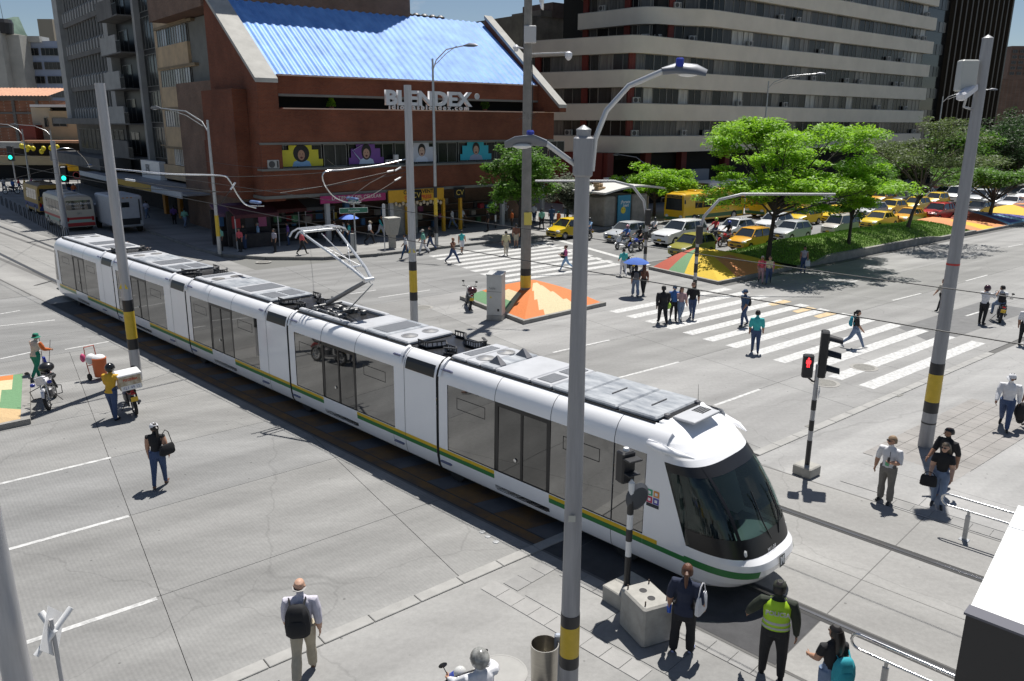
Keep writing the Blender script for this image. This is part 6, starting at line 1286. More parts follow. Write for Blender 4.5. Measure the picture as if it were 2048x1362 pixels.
q = gp(1928, 1080) - D * .55; railing(q, q + D * 4, 'stainless hand railing at right between the tracks and the couple'); q = gp(1808, 1420) - D * .9; railing(q, q + D * 3.2, 'stainless hand railing at the bottom beside the near track')
# white tram-stop canopy at bottom right
pc_ = gp(1940, 1215, 3.3); o = thing('tram_stop_canopy', 'white flat-topped tram stop canopy with black side at bottom right', 'canopy', V((pc_.x, pc_.y, 0))); e1 = D; e2 = (gp(2036, 1012, 3.3) - pc_).normalized()
b = B(); c_ = [V((0, 0, 0)), e1 * 9, e1 * 9 + e2 * 3.4, e2 * 3.4]; b.loft([[(v + V((0, 0, 3.24)))[:] for v in c_], [(v + V((0, 0, 3.3)))[:] for v in c_]]); b.build('roof_panel', P('bright white panel', (.82, .82, .80), .45, var=.04), o)
for k in range(3): b = B(); v = e1 * (.9 + 2.1 * k); b.loft([[(v + V((0, 0, z)))[:], (v + e1 * .03 + V((0, 0, z)))[:], (v + e1 * .03 + e2 * 3.35 + V((0, 0, z)))[:], (v + e2 * 3.35 + V((0, 0, z)))[:]] for z in (3.3, 3.308)]); b.build('panel_joint', P('joint cream', (.55, .52, .42), .6), o)
b = B(); n_ = V((e1.y, -e1.x, 0)); b.loft([[(v + V((0, 0, z)))[:] for v in (n_ * .14, e1 * 9 + n_ * .14, e1 * 9 - n_ * .02, -n_ * .02)] for z in (0.1, 3.28)]); b.build('side_panel', P('black cladding', (.02, .02, .022), .4), o); b = B(); b.loft([[(v + V((0, 0, z)))[:] for v in (n_ * .17 - e1 * .02, e1 * 9 + n_ * .17, e1 * 9 - n_ * .05, -n_ * .05 - e1 * .02)] for z in (3.281, 3.31)]); b.build('edge_trim', P('dark grey trim', (.10, .10, .12), .5), o)
b = B(); b.loft([[(v + V((0, 0, z)))[:] for v in (e1 * .25, e1 * .4, e1 * .4 + e2 * 3.3, e1 * .25 + e2 * 3.3)] for z in (0.05, 3.2)]); b.build('end_wall', P('black cladding', (.02, .02, .022), .4), o)
# cabinet on the mound tip, bollards, phone totem, sign posts
q = gp(992, 638); cbn = thing('electrical_cabinet', 'tall pale grey electrical cabinet beside the orange mound', 'cabinet', q, UA - R(55)); cm_ = P('cabinet grey', (.50, .50, .48), .5, var=.12, scale=2); b = B(); b.bb((0, 0, .12), (.74, .62, .24), .01); b.build('plinth', conc, cbn); b = B(); b.bb((0, 0, 1.17), (.72, .6, 1.85), .015); b.build('body', cm_, cbn); b = B(); b.loft([[(-.38, -.32, 2.1), (.38, -.32, 2.1), (.38, .32, 2.1), (-.38, .32, 2.1)], [(-.38, -.32, 2.14), (.38, -.32, 2.14), (.38, .32, 2.22), (-.38, .32, 2.22)]]); b.build('lid', cm_, cbn)
for z in (1.35,): b = B(); b.box((0, -.302, z), (.7, .006, .015)); b.build('door_seam', black, cbn); b = B(); b.box((.2, -.304, .5), (.1, .006, .12)); b.build('vent', black, cbn)
text('graffiti', 'Pebla', .16, P('graffiti ink', (.15, .15, .15), .7), cbn, frame((-.1, -.306, 1.5), (1, 0, .1), (0, 0, 1)), .001); b = B(); b.add([(-.22, -.304, 1.05), (-.1, -.304, 1.05), (-.16, -.304, 1.16)], [(0, 1, 2)]); b.build('warning_triangle', P('warning yellow', (.65, .5, .03), .5), cbn)
tq = gp(785, 496, .16); o = thing('phone_totem', 'concrete wedge-shaped totem on the far sidewalk', 'totem', tq, UA); b = B(); b.loft([[(-.22, -.15, 0), (.22, -.15, 0), (.22, .15, 0), (-.22, .15, 0)], [(-.22, -.15, .9), (.22, -.15, .9), (.22, .15, .9), (-.22, .15, .9)], [(-.3, -.3, .95), (.3, -.3, .95), (.3, .3, .95), (-.3, .3, .95)], [(-.52, -.42, 2.1), (.52, -.42, 2.1), (.52, .42, 2.1), (-.52, .42, 2.1)]]); b.build('body', P('totem concrete', (.36, .34, .30), .8, var=.15), o); b = B(); b.bb((0, 0, 2.14), (1.0, .84, .08), .02); b.build('cap', P('totem cap', (.45, .44, .40), .8), o)
sq = gp(712, 503, .16); o = thing('street_name_sign', 'green street name boards on a grey post at the corner', 'sign', sq); hs = hat(sq, 403); b = B(); b.cyl((0, 0, 0), (0, 0, hs), .06, n=10); b.build('post', steel, o, smooth=True); grs = P('sign green', (.03, .16, .10), .5)
for a_, z_, w_ in ((25, hs - .75, 1.9), (-40, hs - .1, 1.1)): b = B(); b.bb((0, 0, 0), (w_, .03, .32), .01); k_ = b.build('name_board', grs, o, (0, -.07, z_), R(a_)); b = B(); b.bb((0, .02, 0), (w_ + .06, .02, .38), .01); b.build('board_rim', white, k_); text('board_lettering', 'Ayacucho' if a_ > 0 else 'Calle 49', .2, white, k_, frame((0, -.02, 0), (1, 0, 0), (0, 0, 1)), .001)
b = B(); b.cyl((-.2, 0, 0), (-.2, 0, 1.25), .14, n=12); b.build('bollard_bin', P('bollard grey', (.35, .35, .33), .7), o, smooth=True)
sq = gp(770, 503, .16); o = thing('bus_stop_post', 'slim post with a narrow white plate on the far sidewalk', 'sign', sq); hs = hat(sq, 412); b = B(); b.cyl((0, 0, 0), (0, 0, hs), .035, n=8); b.build('post', polew, o, smooth=True); b = B(); b.bb((.03, -.04, hs - .45), (.22, .03, .85), .01); b.build('plate', P('plate grey', (.5, .5, .5), .5), o)
sq = gp(991, 456, .16); o = thing('striped_post', 'black and white striped post by the tree at the far kerb', 'post', sq); 
for k in range(5): b = B(); b.cyl((0, 0, k * .55), (0, 0, k * .55 + .55), .07, n=10); b.build('band', (black, white)[k % 2], o, smooth=True)
# hoop railing along the tram tracks at far left
b = B(); src = None
ho = None
for k in range(15):
    pt = gp(4 + 9.2 * k, 410 + 5.0 * k); pt2 = gp(12 + 9.2 * k, 414 + 5.0 * k); d = (pt2 - pt).normalized()
    o = thing('hoop_barrier', ('leftmost', 'second', 'third', 'fourth', 'fifth', 'sixth', 'seventh', 'eighth', 'ninth', 'tenth', 'eleventh', 'twelfth', 'thirteenth', 'fourteenth', 'rightmost')[k] + ' black hoop barrier, counted from the left, between bus lane and tram track', 'barrier', pt, math.atan2(d.y, d.x), 'hoop barriers beside the tram track')
    b = B(); b.tube([(0, 0, 0), (0, 0, .85), (.08, 0, .98), (.3, 0, 1.02), (.75, 0, .92), (.85, 0, .8), (.87, 0, 0)], .035, 8)
    if src is None: src = b.build('hoop', P('hoop black', (.03, .035, .04), .4, .4), o, smooth=True)
    else: inst(src, o)
# side street signals (green)
for q, lb, z0 in (((33, 372), 'far traffic light showing green at left of the side street', 318), ((136, 392), 'second far traffic light showing green near the buses', 360)):
    p = gp(*q); o = thing('traffic_signal', lb, 'traffic light', p); h = hat(p, z0); b = B(); b.cyl((0, 0, 0), (0, 0, h), .08, n=8); b.build('post', polew, o, smooth=True); b = B(); b.bb((0, -.1, h + .75), (.75, .5, 2.0), .05); k_ = b.build('signal_box', black, o); b = B(); b.sph((0, -.36, h + .25), (.28, .06, .28), 12, 8); b.build('green_lens', P('lit green', (.02, .9, .6), .4, emit=1.5), k_, smooth=True)
p = gp(160, 395); o = thing('traffic_sign', 'round no-turn sign in the shade of the side street', 'sign', p); b = B(); b.cyl((0, 0, 0), (0, 0, 2.3), .04, n=8); b.build('post', polew, o); b = B(); b.lathe([(.42, 0), (.42, .02), (.01, .025)], 18, T=frame((0, -.06, 2.6), (1, 0, 0), (0, 0, 1))); b.build('disc', P('sign white', (.7, .7, .7), .4), o); b = B(); b.lathe([(.43, .03), (.43, .04), (.33, .04), (.33, .03)], 18, T=frame((0, -.06, 2.6), (1, 0, 0), (0, 0, 1))); b.build('red_ring', red, o)
# kiosk with curved roof and poster
c_ = gp(1248, 450, .16); o = thing('bus_kiosk', 'concrete bus kiosk with curved white roof and blue poster', 'kiosk', c_, UA); kc = P('kiosk concrete', (.27, .255, .23), .85, var=.3, scale=1.5)
b = B(); b.bb((0, 1.6, 1.25), (5.0, 2.6, 2.5), .1); b.build('back_wall', kc, o); b = B(); b.bb((-1.9, .2, 1.3), (1.3, .5, 2.6), .08); b.build('wall_panel', kc, o); b = B(); b.bb((1.9, .2, 1.3), (1.9, .5, 2.6), .08); b.build('wall_panel', kc, o)
b = B(); b.loft([[(-3.4 + 7.6 * k / 12, -.9, 2.75 + .55 * math.sin(math.pi * (k + 1) / 15) ), (-3.4 + 7.6 * k / 12, 3.1, 2.75 + .55 * math.sin(math.pi * (k + 1) / 15)), (-3.4 + 7.6 * k / 12, 3.1, 2.9 + .55 * math.sin(math.pi * (k + 1) / 15)), (-3.4 + 7.6 * k / 12, -.9, 2.9 + .55 * math.sin(math.pi * (k + 1) / 15))] for k in range(13)]); b.build('curved_roof', P('kiosk roof', (.55, .54, .51), .6, var=.15), o, smooth=True)
b = B(); b.bb((0, 0.1, 1.35), (1.6, .12, 2.5), .02); ps_ = b.build('poster_panel', P('poster teal', (.02, .22, .36), .5), o); b = B(); b.lathe([(.3, 0), (.3, .01), (.01, .012)], 18, T=frame((-.15, .03, 1.3), (1, 0, 0), (0, 0, 1))); b.build('printed_smiley', P('smiley yellow', (.65, .55, .04), .5), ps_); text('poster_lettering', '¡Portate', .36, white, ps_, frame((0.1, .03, 2.0), (1, 0, 0), (0, 0, 1)), .001, bold=.006); text('poster_lettering', 'bien!', .36, white, ps_, frame((0.2, .03, 1.7), (1, 0, 0), (0, 0, 1)), .001, bold=.006)
for e in (-.1, .1): b = B(); b.sph((-.15 + e, .012, 1.38), (.03, .01, .05), 8, 5); b.build('printed_eye', black, ps_)
bx_ = thing('cardboard_boxes', 'pile of cardboard boxes on the kiosk roof', 'boxes', c_ + U * -2.6 + W * .6 + V((0, 0, 3.1)), UA)
for k in range(5): b = B(); b.bb((0, 0, .14), (.75, .55, .26), .02); b.build('cardboard_box', P('cardboard', (.42, .29, .16), .8), bx_, (.25 * (k % 2), .1 * k, .27 * (k // 2)), .2 * k)
# ---------------------------------------------------------------- overhead wires
wire_m = P('overhead wire', (.035, .035, .035), .5, .5)
def wire(pts, label, r=.018, sag=0., name='overhead_wire', m_=wire_m, group='overhead wires'):
    full = []
    for p, q in zip(pts, pts[1:]):
        for k in range(8): t = k / 8; v = V(p).lerp(V(q), t); v.z -= sag * 4 * t * (1 - t); full.append(v)
    full.append(V(pts[-1])); b = B(); b.tube(full, r, 5); return tag(b.build(name, m_, smooth=True), label, 'wire', group)
wire([sn(-95, 14.7, 6.6), sn(-52, 13.4, 6.2), sn(-30, 13.15, 5.92), sn(-20.3, 13.15, 5.74), sn(-6.5, 13.15, 5.71), sn(12, 13.15, 5.7)], 'contact wire above the tram touching the pantograph', .011)
wire([sn(-95, 18.2, 6.6), sn(-52, 17.0, 6.2), sn(-25.4, 16.6, 5.95), sn(-8, 16.6, 5.75), sn(12, 16.6, 5.72)], 'contact wire above the empty second track', .011)
NA = TD + R(90)
def bracket(P_, path, stay, lab):
    top = V((P_.x, P_.y, 0)); o = thing('wire_bracket', lab, 'bracket', top, 0, 'catenary brackets')
    def pt(q): a_, z_ = vpl(q[0], q[1], top, NA); return N * a_ + V((0, 0, z_))
    pts = [pt(q) for q in path]; fine = []
    for i in range(len(pts) - 1):
        p0, p1, p2, p3 = pts[max(i - 1, 0)], pts[i], pts[i + 1], pts[min(i + 2, len(pts) - 1)]
        for k in range(5):
            t = k / 5; fine.append(.5 * ((2 * p1) + (p2 - p0) * t + (2 * p0 - 5 * p1 + 4 * p2 - p3) * t * t + (3 * p1 - p0 - 3 * p2 + p3) * t ** 3))
    fine.append(pts[-1]); b = B(); b.tube(fine, .026, 8); b.build('curved_arm', chrome, o, smooth=True)
    for st in stay:
        q = [pt(v) for v in st]; b = B(); b.tube(q, .012, 6); b.build('stay_wire', wire_m, o, smooth=True); v = q[0].lerp(q[-1], .14); b = B(); d_ = (q[-1] - q[0]).normalized() * .16; b.tube([v - d_, v + d_], .035, 8); b.build('insulator', white, o, smooth=True)
    b = B(); e_ = pts[-1]; b.tube([e_ - D * .5 + V((0, 0, .05)), e_ + D * .6 + V((0, 0, .12))], .02, 6); b.build('steady_arm', chrome, o); b = B(); b.bb((e_ + V((0, 0, .22)))[:], (.7, .16, .1), .03, rz=TD); b.build('feeder_clamp', P('clamp blue', (.08, .14, .3), .5), o); return o
zb1 = hat(P1, 345); zb2 = hat(P2, 318)
bracket(P1, [(222, 338), (250, 340), (340, 348), (440, 351), (458, 360), (474, 388), (490, 408), (512, 416)], [[(228, 356), (330, 372), (440, 384)], [(470, 366), (440, 410)]], 'curved wire bracket reaching right from the left catenary pole')
bracket(P2, [(812, 318), (760, 330), (690, 339), (655, 342), (645, 352), (652, 374), (672, 396), (705, 408)], [[(812, 328), (740, 366), (690, 402)], [(810, 350), (742, 392), (700, 410)], [(812, 336), (650, 372), (560, 386)]], 'curved wire bracket reaching left from the middle catenary pole')
bracket(P3, [(112, 300), (128, 296), (150, 300), (170, 318), (180, 335)], [[(116, 335), (180, 331)]], 'wire bracket on the far left catenary pole')
wire([V((P1.x, P1.y, zb1 - .4)), sn(-30, 16.6, 6.1), V((P2.x, P2.y, zb2 - .5))], 'span wire between the two yellow-banded catenary poles', .012, .15)
wire([V((P1.x, P1.y, zb1)), sn(-28, 19, 6.9), ab(28, 57, 6.2)], 'span wire running to the brick building corner', .01, .2); wire([V((P2.x, P2.y, zb2 + .1)), sn(-33, 22, 6.6), ab(20, 60, 6.0)], 'thin span wire from the middle pole towards the tan block', .01, .2)
wire([V((P3.x, P3.y, hat(P3, 335))), gp(0, 400, 5.5) + V((-3, 0, 0))], 'span wire leaving the far left pole', .014)
# ================================================================ TREES
bark = P('bark', (.09, .07, .055), .9, var=.4, scale=6, bump=.5); bark_d = P('dark bark', (.045, .038, .032), .9, var=.3, scale=6)
def leafm(n, c, c2):
    m = P('leaves ' + n, c, .55, var=.4, scale=1.3, col2=c2); t = m.node_tree; b = t.nodes['Principled BSDF']
    tl = t.nodes.new('ShaderNodeBsdfTranslucent'); mx_ = t.nodes.new('ShaderNodeMixShader'); mx_.inputs[0].default_value = .5
    r = [q for q in t.nodes if q.type == 'VALTORGB'][0]; t.links.new(r.outputs[0], tl.inputs[0]); t.links.new(b.outputs[0], mx_.inputs[1]); t.links.new(tl.outputs[0], mx_.inputs[2]); t.links.new(mx_.outputs[0], t.nodes['Material Output'].inputs[0]); return m
lf_bright = leafm('bright', (.30, .52, .03), (.17, .34, .02)); lf_mid = leafm('mid', (.13, .27, .03), (.055, .13, .018)); lf_grey = leafm('grey', (.22, .25, .18), (.10, .12, .08)); lf_olive = leafm('olive', (.12, .17, .045), (.06, .09, .03)); lf_dark = leafm('dark', (.05, .10, .03), (.025, .055, .018))
def tree(p, label, h, clumps, nleaf, lsize, mat, trunk_r=.13, seed=1, lean=(0, 0), flat=.5, name='tree', bk=bark, fork=3, lcount=None, droop=.0):
    """clumps: list of (dx,dy,dz,rx,ry,rz) foliage pads; limbs run from the trunk to each pad"""
    r = random.Random(seed); o = thing(name, label, 'tree', p, 0, 'trees'); b = B(); zt = h * .45
    top = V((lean[0], lean[1], zt)); b.tube([(0, 0, -.1), V((lean[0] * .3, lean[1] * .3, zt * .4)), top], [trunk_r * 1.25, trunk_r, trunk_r * .75], 10)
    for c in clumps:
        e = V(c[:3]); st = V((lean[0] * .7, lean[1] * .7, zt * r.uniform(.65, 1))); m_ = st.lerp(e, .5) + V((r.uniform(-.2, .2), r.uniform(-.2, .2), r.uniform(-.05, .3))); b.tube([st, m_, e], [trunk_r * .5, trunk_r * .33, trunk_r * .12], 6)
        for k in range(4):
            t = e + V((r.uniform(-1, 1) * c[3], r.uniform(-1, 1) * c[4], r.uniform(-.5, .7) * c[5])) * .8; b.tube([m_.lerp(e, .4), (m_ + t) / 2 + V((0, 0, .1)), t], [trunk_r * .2, trunk_r * .12, .012], 4)
    b.build('trunk', bk, o, smooth=True)
    vs = []; fs = []; tot = sum(c[3] * c[4] + c[3] * c[5] for c in clumps)
    for c in clumps:
        n = int(nleaf * (c[3] * c[4] + c[3] * c[5]) / tot); subs = [(V((r.gauss(0, .5), r.gauss(0, .5), r.gauss(0, .4))), r.uniform(.28, .5)) for _ in range(9)]
        for _ in range(n):
            s_, q = r.choice(subs); dv = V((r.gauss(0, 1), r.gauss(0, 1), r.gauss(0, 1))).normalized() * (r.random() ** .45) * q * 1.25; u_ = s_ + dv
            P_ = V((c[0] + u_.x * c[3], c[1] + u_.y * c[4], c[2] + u_.z * c[5] - droop * (u_.x ** 2 + u_.y ** 2) * c[5]))
            a = V((r.gauss(0, 1), r.gauss(0, 1), r.gauss(0, .35))).normalized(); nn = V((r.gauss(0, flat), r.gauss(0, flat), 1)).normalized(); t = a.cross(nn).normalized(); s2 = lsize * r.uniform(.6, 1.35); k = len(vs)
            vs += [P_ - a * s2, P_ + t * s2 * .42 , P_ + a * s2, P_ - t * s2 * .42]; fs.append((k, k + 1, k + 2, k + 3))
    me = bpy.data.meshes.new('crown'); me.from_pydata([v[:] for v in vs], [], fs); me.materials.append(mat); me.update(); co = bpy.data.objects.new('crown', me); C.objects.link(co); co.parent = o; return o
def pads(n, R_, z0, z1, rr, seed, flat=.45):
    r = random.Random(seed); out = []
    for k in range(n):
        a = 6.2832 * k / n + r.uniform(-.4, .4); t = r.random() ** .6; z = z0 + (z1 - z0) * r.random(); q = rr * r.uniform(.75, 1.2); out.append((R_ * t * math.cos(a), R_ * t * math.sin(a), z, q, q, q * flat))
    return out
p = gp(1537, 503, .95); p.z = .4; h = hat(p, 250)
tree(p, 'large bright green feathery tree on the grass median', h, [(c_[0] + 1.5, c_[1] + .9, *c_[2:]) for c_ in pads(30, 5.0, h * .44, h * .93, 1.8, 11, .40)] + [(0, 0, h * .93, 1.8, 1.8, .6), (-2.6, -.2, h * .62, 1.5, 1.5, .5), (5.2, 1.6, h * .55, 1.7, 1.7, .55), (5.8, .8, h * .42, 1.4, 1.4, .5), (3.0, 1.5, h * .4, 1.5, 1.5, .5)], 52000, .125, lf_bright, .14, 3, (.3, .2), .45, bk=bark_d)
p = gp(1698, 481, 1.0); p.z = .5; h = hat(p, 330); tree(p, 'small dark green tree with straight trunk on the grass median', h, pads(9, 1.5, h * .5, h * .9, 1.0, 5, .7), 9000, .11, lf_mid, .11, 4, (0, 0), .7, bk=bark_d)
p = gp(1812, 458, .9); p.z = .4; h = hat(p, 250); tree(p, 'leaning tree with thin airy crown on the median', h, pads(14, 4.8, h * .62, h * .98, 1.8, 8, .3), 12000, .11, lf_olive, .13, 6, (1.4, .8), .6)
p = gp(1978, 436, .3); p.z = .2; h = hat(p, 342); tree(p, 'forked umbrella-shaped tree on the far mosaic median', h, pads(15, 4.6, h * .72, h * .98, 1.9, 9, .3), 14000, .13, lf_mid, .16, 7, (.4, .3), .5)
p = gp(1040, 474, .16); h = hat(p, 278); tree(p, 'dense dark tree on the far sidewalk behind the concrete camera pole', h, pads(12, 2.2, h * .42, h * .92, 1.35, 12, .8), 15000, .14, lf_mid, .14, 9, (0, 0), .8, bk=bark_d)
p = gp(1135, 440, .16); h = hat(p, 362); tree(p, 'grey-green bushy tree left of the kiosk', h, pads(8, 1.6, h * .45, h * .9, 1.2, 13, .8), 8000, .15, lf_grey, .1, 10, (0, 0), .9)
p = gp(1308, 432, .16); h = hat(p, 342); tree(p, 'round bright green street tree behind the kiosk', h, pads(12, 3.0, h * .55, h * .92, 1.5, 14, .6), 14000, .15, lf_bright, .14, 11, (0, 0), .8)
for i, (px, py, top, R_, lm, lb) in enumerate(((1905, 392, 268, 5, lf_mid, 'broad green street tree beyond the thin-crowned median tree'), (1960, 385, 262, 5, lf_dark, 'dark street tree behind the tall right pole'), (2030, 375, 235, 6, lf_dark, 'tall dark tree at the right edge of the photo'), (1795, 390, 300, 4, lf_olive, 'olive street tree by the far bus stop'), (2010, 370, 300, 6, lf_olive, 'olive tree low at the right edge behind the umbrella tree'), (1740, 398, 330, 3.5, lf_mid, 'small street tree behind the bright green tree'))):
    p = gp(px, py, .16); h = hat(p, top); tree(p, lb, h, pads(12, R_ * .75, h * .4, h * .92, R_ * .42, 20 + i, .65), 9000, .2, lm, .18, 30 + i, (0, 0), .8)
# potted conifers on the brick building ledge
for a, lb in ((28.0, 'small green conifer on the brick ledge left of the lettering'), (42.2, 'small round shrub on the brick ledge right of the lettering')):
    o = thing('potted_shrub', lb, 'shrub', ab(a, 55.5, 9.64)); b = B(); b.lathe([(.15, 0), (.2, .25)], 10); b.build('pot', P('clay pot', (.25, .1, .06), .8), o); r = random.Random(int(a)); b = B()
    for k in range(700):
        z = r.random(); q = (1 - z) * .42 if a < 40 else .4 * math.sin(math.pi * (z * .8 + .1)); an = r.uniform(0, 6.3); c = V((q * math.cos(an) * r.random() ** .4, q * math.sin(an) * r.random() ** .4, .25 + z * (1.0 if a < 40 else .75))); d = V((r.gauss(0, 1), r.gauss(0, 1), r.gauss(0, 1))).normalized() * .07; e = V((r.gauss(0, 1), r.gauss(0, 1), r.gauss(0, 1))).normalized() * .05; b.quad((c - d)[:], (c + e)[:], (c + d)[:])
    b.build('foliage', lf_bright if a < 40 else lf_mid, o)
# ================================================================ PEOPLE
def cloth(n, c, r=.85, var=.15): return P('cloth ' + n, c, r, var=var, scale=9)
K = {n: cloth(n, c) for n, c in dict(white=(.66, .66, .68), lilac=(.55, .53, .60), khaki=(.42, .37, .28), jeans=(.045, .075, .16), ljeans=(.16, .22, .33), black=(.014, .014, .016), navy=(.015, .022, .05), yellow=(.62, .36, .03), orange=(.55, .13, .03), green=(.015, .20, .13), beige=(.50, .46, .40), olive=(.025, .032, .02), grey=(.17, .16, .145), teal=(.05, .42, .42), blue=(.04, .12, .35), pink=(.55, .10, .25), brown=(.16, .07, .045), cream=(.52, .47, .28), red=(.45, .03, .04), sky=(.25, .40, .60), dblue=(.03, .07, .14), mint=(.18, .42, .33), floral=(.42, .26, .27), purple=(.16, .08, .3), tank=(.35, .33, .38), coral=(.60, .10, .12)).items()}
SK = [P('skin %d' % i, c, .55, var=.08, scale=8) for i, c in enumerate(((.42, .23, .15), (.30, .155, .095), (.20, .10, .06), (.50, .30, .21)))]
HR = {'black': P('hair black', (.014, .011, .01), .45, var=.5, scale=14, stretch=(6, 6, .6)), 'grey': P('hair grey', (.28, .27, .26), .6), 'brown': P('hair brown', (.06, .03, .018), .5), 'red': P('hair auburn', (.11, .042, .02), .5, var=.5, scale=14, stretch=(6, 6, .6)), 'sand': P('hair sandy', (.25, .17, .1), .6), 'streak': P('hair streaked', (.10, .075, .05), .5, var=.5, scale=30)}
SHOE = {'black': P('shoe black', (.015, .015, .015), .5), 'white': P('shoe white', (.6, .6, .6), .6), 'brown': P('shoe brown', (.15, .07, .04), .6), 'lilac': P('shoe lilac', (.35, .38, .6), .7)}
WALK = dict(la=24, lk=8, ra=-20, rk=24, lf=-18, le=18, rf=20, re=22); STAND = dict(la=3, lk=4, ra=-2, rk=3, lf=2, le=14, rf=0, re=14)
def person(px, py, head, h, label, top, bot, skin=0, hair='black', hl='short', pose='stand', sleeve=.55, shoe='black', female=False, vox=.024, hat_=None, hatc=None, fingers=False, p=None, group=None, z=0., fat=1., shorts=None, bag=None, hem=.0, sit=None, tilt=0., glasses=False, sleevec=None, **kw):
    q = dict(STAND if pose == 'stand' else WALK)
    if pose == 'walk2': q = dict(la=WALK['ra'], lk=WALK['rk'], ra=WALK['la'], rk=WALK['lk'], lf=WALK['rf'], le=WALK['re'], rf=WALK['lf'], re=WALK['le'])
    if pose == 'ride': q = dict(la=70, lk=78, ra=70, rk=78, lf=48, le=22, rf=48, re=22, lb=14, rb=14, hb=12)
    if pose == 'straddle': q = dict(la=14, lk=14, ra=14, rk=14, lf=42, le=25, rf=42, re=25, hb=14, lb=10, rb=10)
    q.update(kw); g_ = lambda k, d=0.: R(q.get(k, d))
    fat *= 1.07; sw = (.094 if female else .108) * fat; hipw = .052
    segs = []                                 # (p0, p1, (rx0,ry0), (rx1,ry1), tag)  tag 0 skin 1 top 2 bottom 3 shoe
    rings = []
    def seg(pts, rad, tg, n=10): rings.append((pts, rad, n)); [segs.append((pts[i], pts[i + 1], max(rad[i]) if hasattr(rad[i], '__len__') else rad[i], max(rad[i + 1]) if hasattr(rad[i + 1], '__len__') else rad[i + 1], tg if not hasattr(tg, '__len__') else tg[i])) for i in range(len(pts) - 1)]
    lowest = 1e9; feet = []
    for sd_, an, kn, hb in ((-1, g_('la'), g_('lk'), g_('hb', 1)), (1, g_('ra'), g_('rk'), g_('hb', 1))):
        hip = V((sd_ * hipw, 0, .525)); th = V((sd_ * math.sin(hb), math.sin(an) * math.cos(hb), -math.cos(an) * math.cos(hb))); knee = hip + th * .245; a2 = an - kn
        shn = V((sd_ * math.sin(hb) * .2, math.sin(a2), -math.cos(a2))); ank = knee + shn * .235; lw = (.036 if not female else .033) * fat
        rt = [.062 * fat, .058 * fat, .043 * fat, .04 * fat, lw + q.get('flare', 0), lw * .82 + q.get('flare', 0)]; pts = [hip + V((0, 0, .03)), hip.lerp(knee, .3), knee - th * .02, knee + shn * .03, knee.lerp(ank, .45), ank]
        sk_from = shorts if shorts is not None else 9; seg(pts, rt, [2 if i / 5 < sk_from else 0 for i in range(5)])
        fa = min(0, a2 * .9) if a2 < -.2 else 0; fd = V((sd_ * .12, math.cos(fa), math.sin(fa) * .9)); heel = ank + V((0, -.018, -.022)); toe = heel + fd * .125 + V((0, 0, -.006)); seg([heel, heel.lerp(toe, .55), toe], [(.026, .026), (.028, .022), (.022, .014)], 3, 8); feet.append(ank); lowest = min(lowest, heel.z - .024, toe.z - .014)
    ws_ = .072 if female else .082; ch = .088 if female else .1
    tl = R(tilt); lean = lambda v: V((v.x, (v.y) * math.cos(tl) + (v.z - .53) * math.sin(tl), .53 + (v.z - .53) * math.cos(tl) - v.y * math.sin(tl)))
    tor = [(.47 - hem, (.088 if not female else .094) * fat, .07 * fat), (.53, .092 * fat if not female else .097 * fat, .072 * fat), (.62, ws_ * fat, .06 * fat), (.72, ch * fat, .068 * fat), (.785, .106 * fat if not female else .092 * fat, .06), (.825, .07, .05), (.84, .042, .042)]
    tpts = [lean(V((0, 0, t[0]))) for t in tor]; trad = [(t[1], t[2]) for t in tor]; hemz = .53 - hem
    seg(tpts, trad, [2 if q.get('tuck', 1) and hem == 0 else 1, 1, 1, 1, 1, 1], 14)
    nk = [lean(V((0, .0, .83))), lean(V((0, .008, .872)))]; seg(nk, [.036, .033], 0, 8)
    hc = lean(V((0, .012, .93))); yaw = R(q.get('yaw', 0)); nod = R(q.get('nod', 0)); Rm = M.Rotation(yaw, 3, 'Z') @ M.Rotation(nod, 3, 'X')
    hp = [hc + Rm @ V(v) for v in ((0, .008, -.066), (0, .014, -.05), (0, .008, -.02), (0, .0, .02), (0, -.004, .05), (0, -.006, .068))]; seg(hp, [(.018, .022), (.035, .04), (.046, .054), (.05, .06), (.042, .052), (.016, .02)], 0, 12)
    seg([hc + Rm @ V((0, .052, .005)), hc + Rm @ V((0, .075, -.018))], [.006, .011], 0, 6)
    for s_ in (-1, 1): seg([hc + Rm @ V((s_ * .047, -.002, -.022)), hc + Rm @ V((s_ * .053, -.008, .014))], [(.008, .012), (.008, .014)], 0, 6)
    hands = []
    for sd_, fl, eb, abd in ((-1, g_('lf'), g_('le'), g_('lb', 9)), (1, g_('rf'), g_('re'), g_('rb', 9))):
        sh = lean(V((sd_ * sw, 0, .80))); fl2 = fl + tl * .0; up = V((sd_ * math.sin(abd), math.sin(fl2) * math.cos(abd), -math.cos(fl2) * math.cos(abd))); el = sh + up * .168; tin = R(q.get('lin' if sd_ < 0 else 'rin', 0)); fo = V((sd_ * (math.sin(abd) * .35 - math.sin(tin)), math.sin(fl2 + eb), -math.cos(fl2 + eb))).normalized(); wr = el + fo * .14
        ar = [.038 * fat, .04 * fat, .033 * fat, .03 * fat, .02 * fat]; pts = [lean(V((sd_ * sw * .45, 0, .806))), sh.lerp(el, .03), sh.lerp(el, .5), el, el.lerp(wr, .35), wr]; tg = [1] + [1 if (i + .5) / 4 < sleeve else 0 for i in range(4)]; ar = [.028] + [a_ + (.004 if i / 4 <= sleeve else 0) for i, a_ in enumerate(ar)]; seg(pts, ar, tg, 9)
        hand = wr + fo * .045
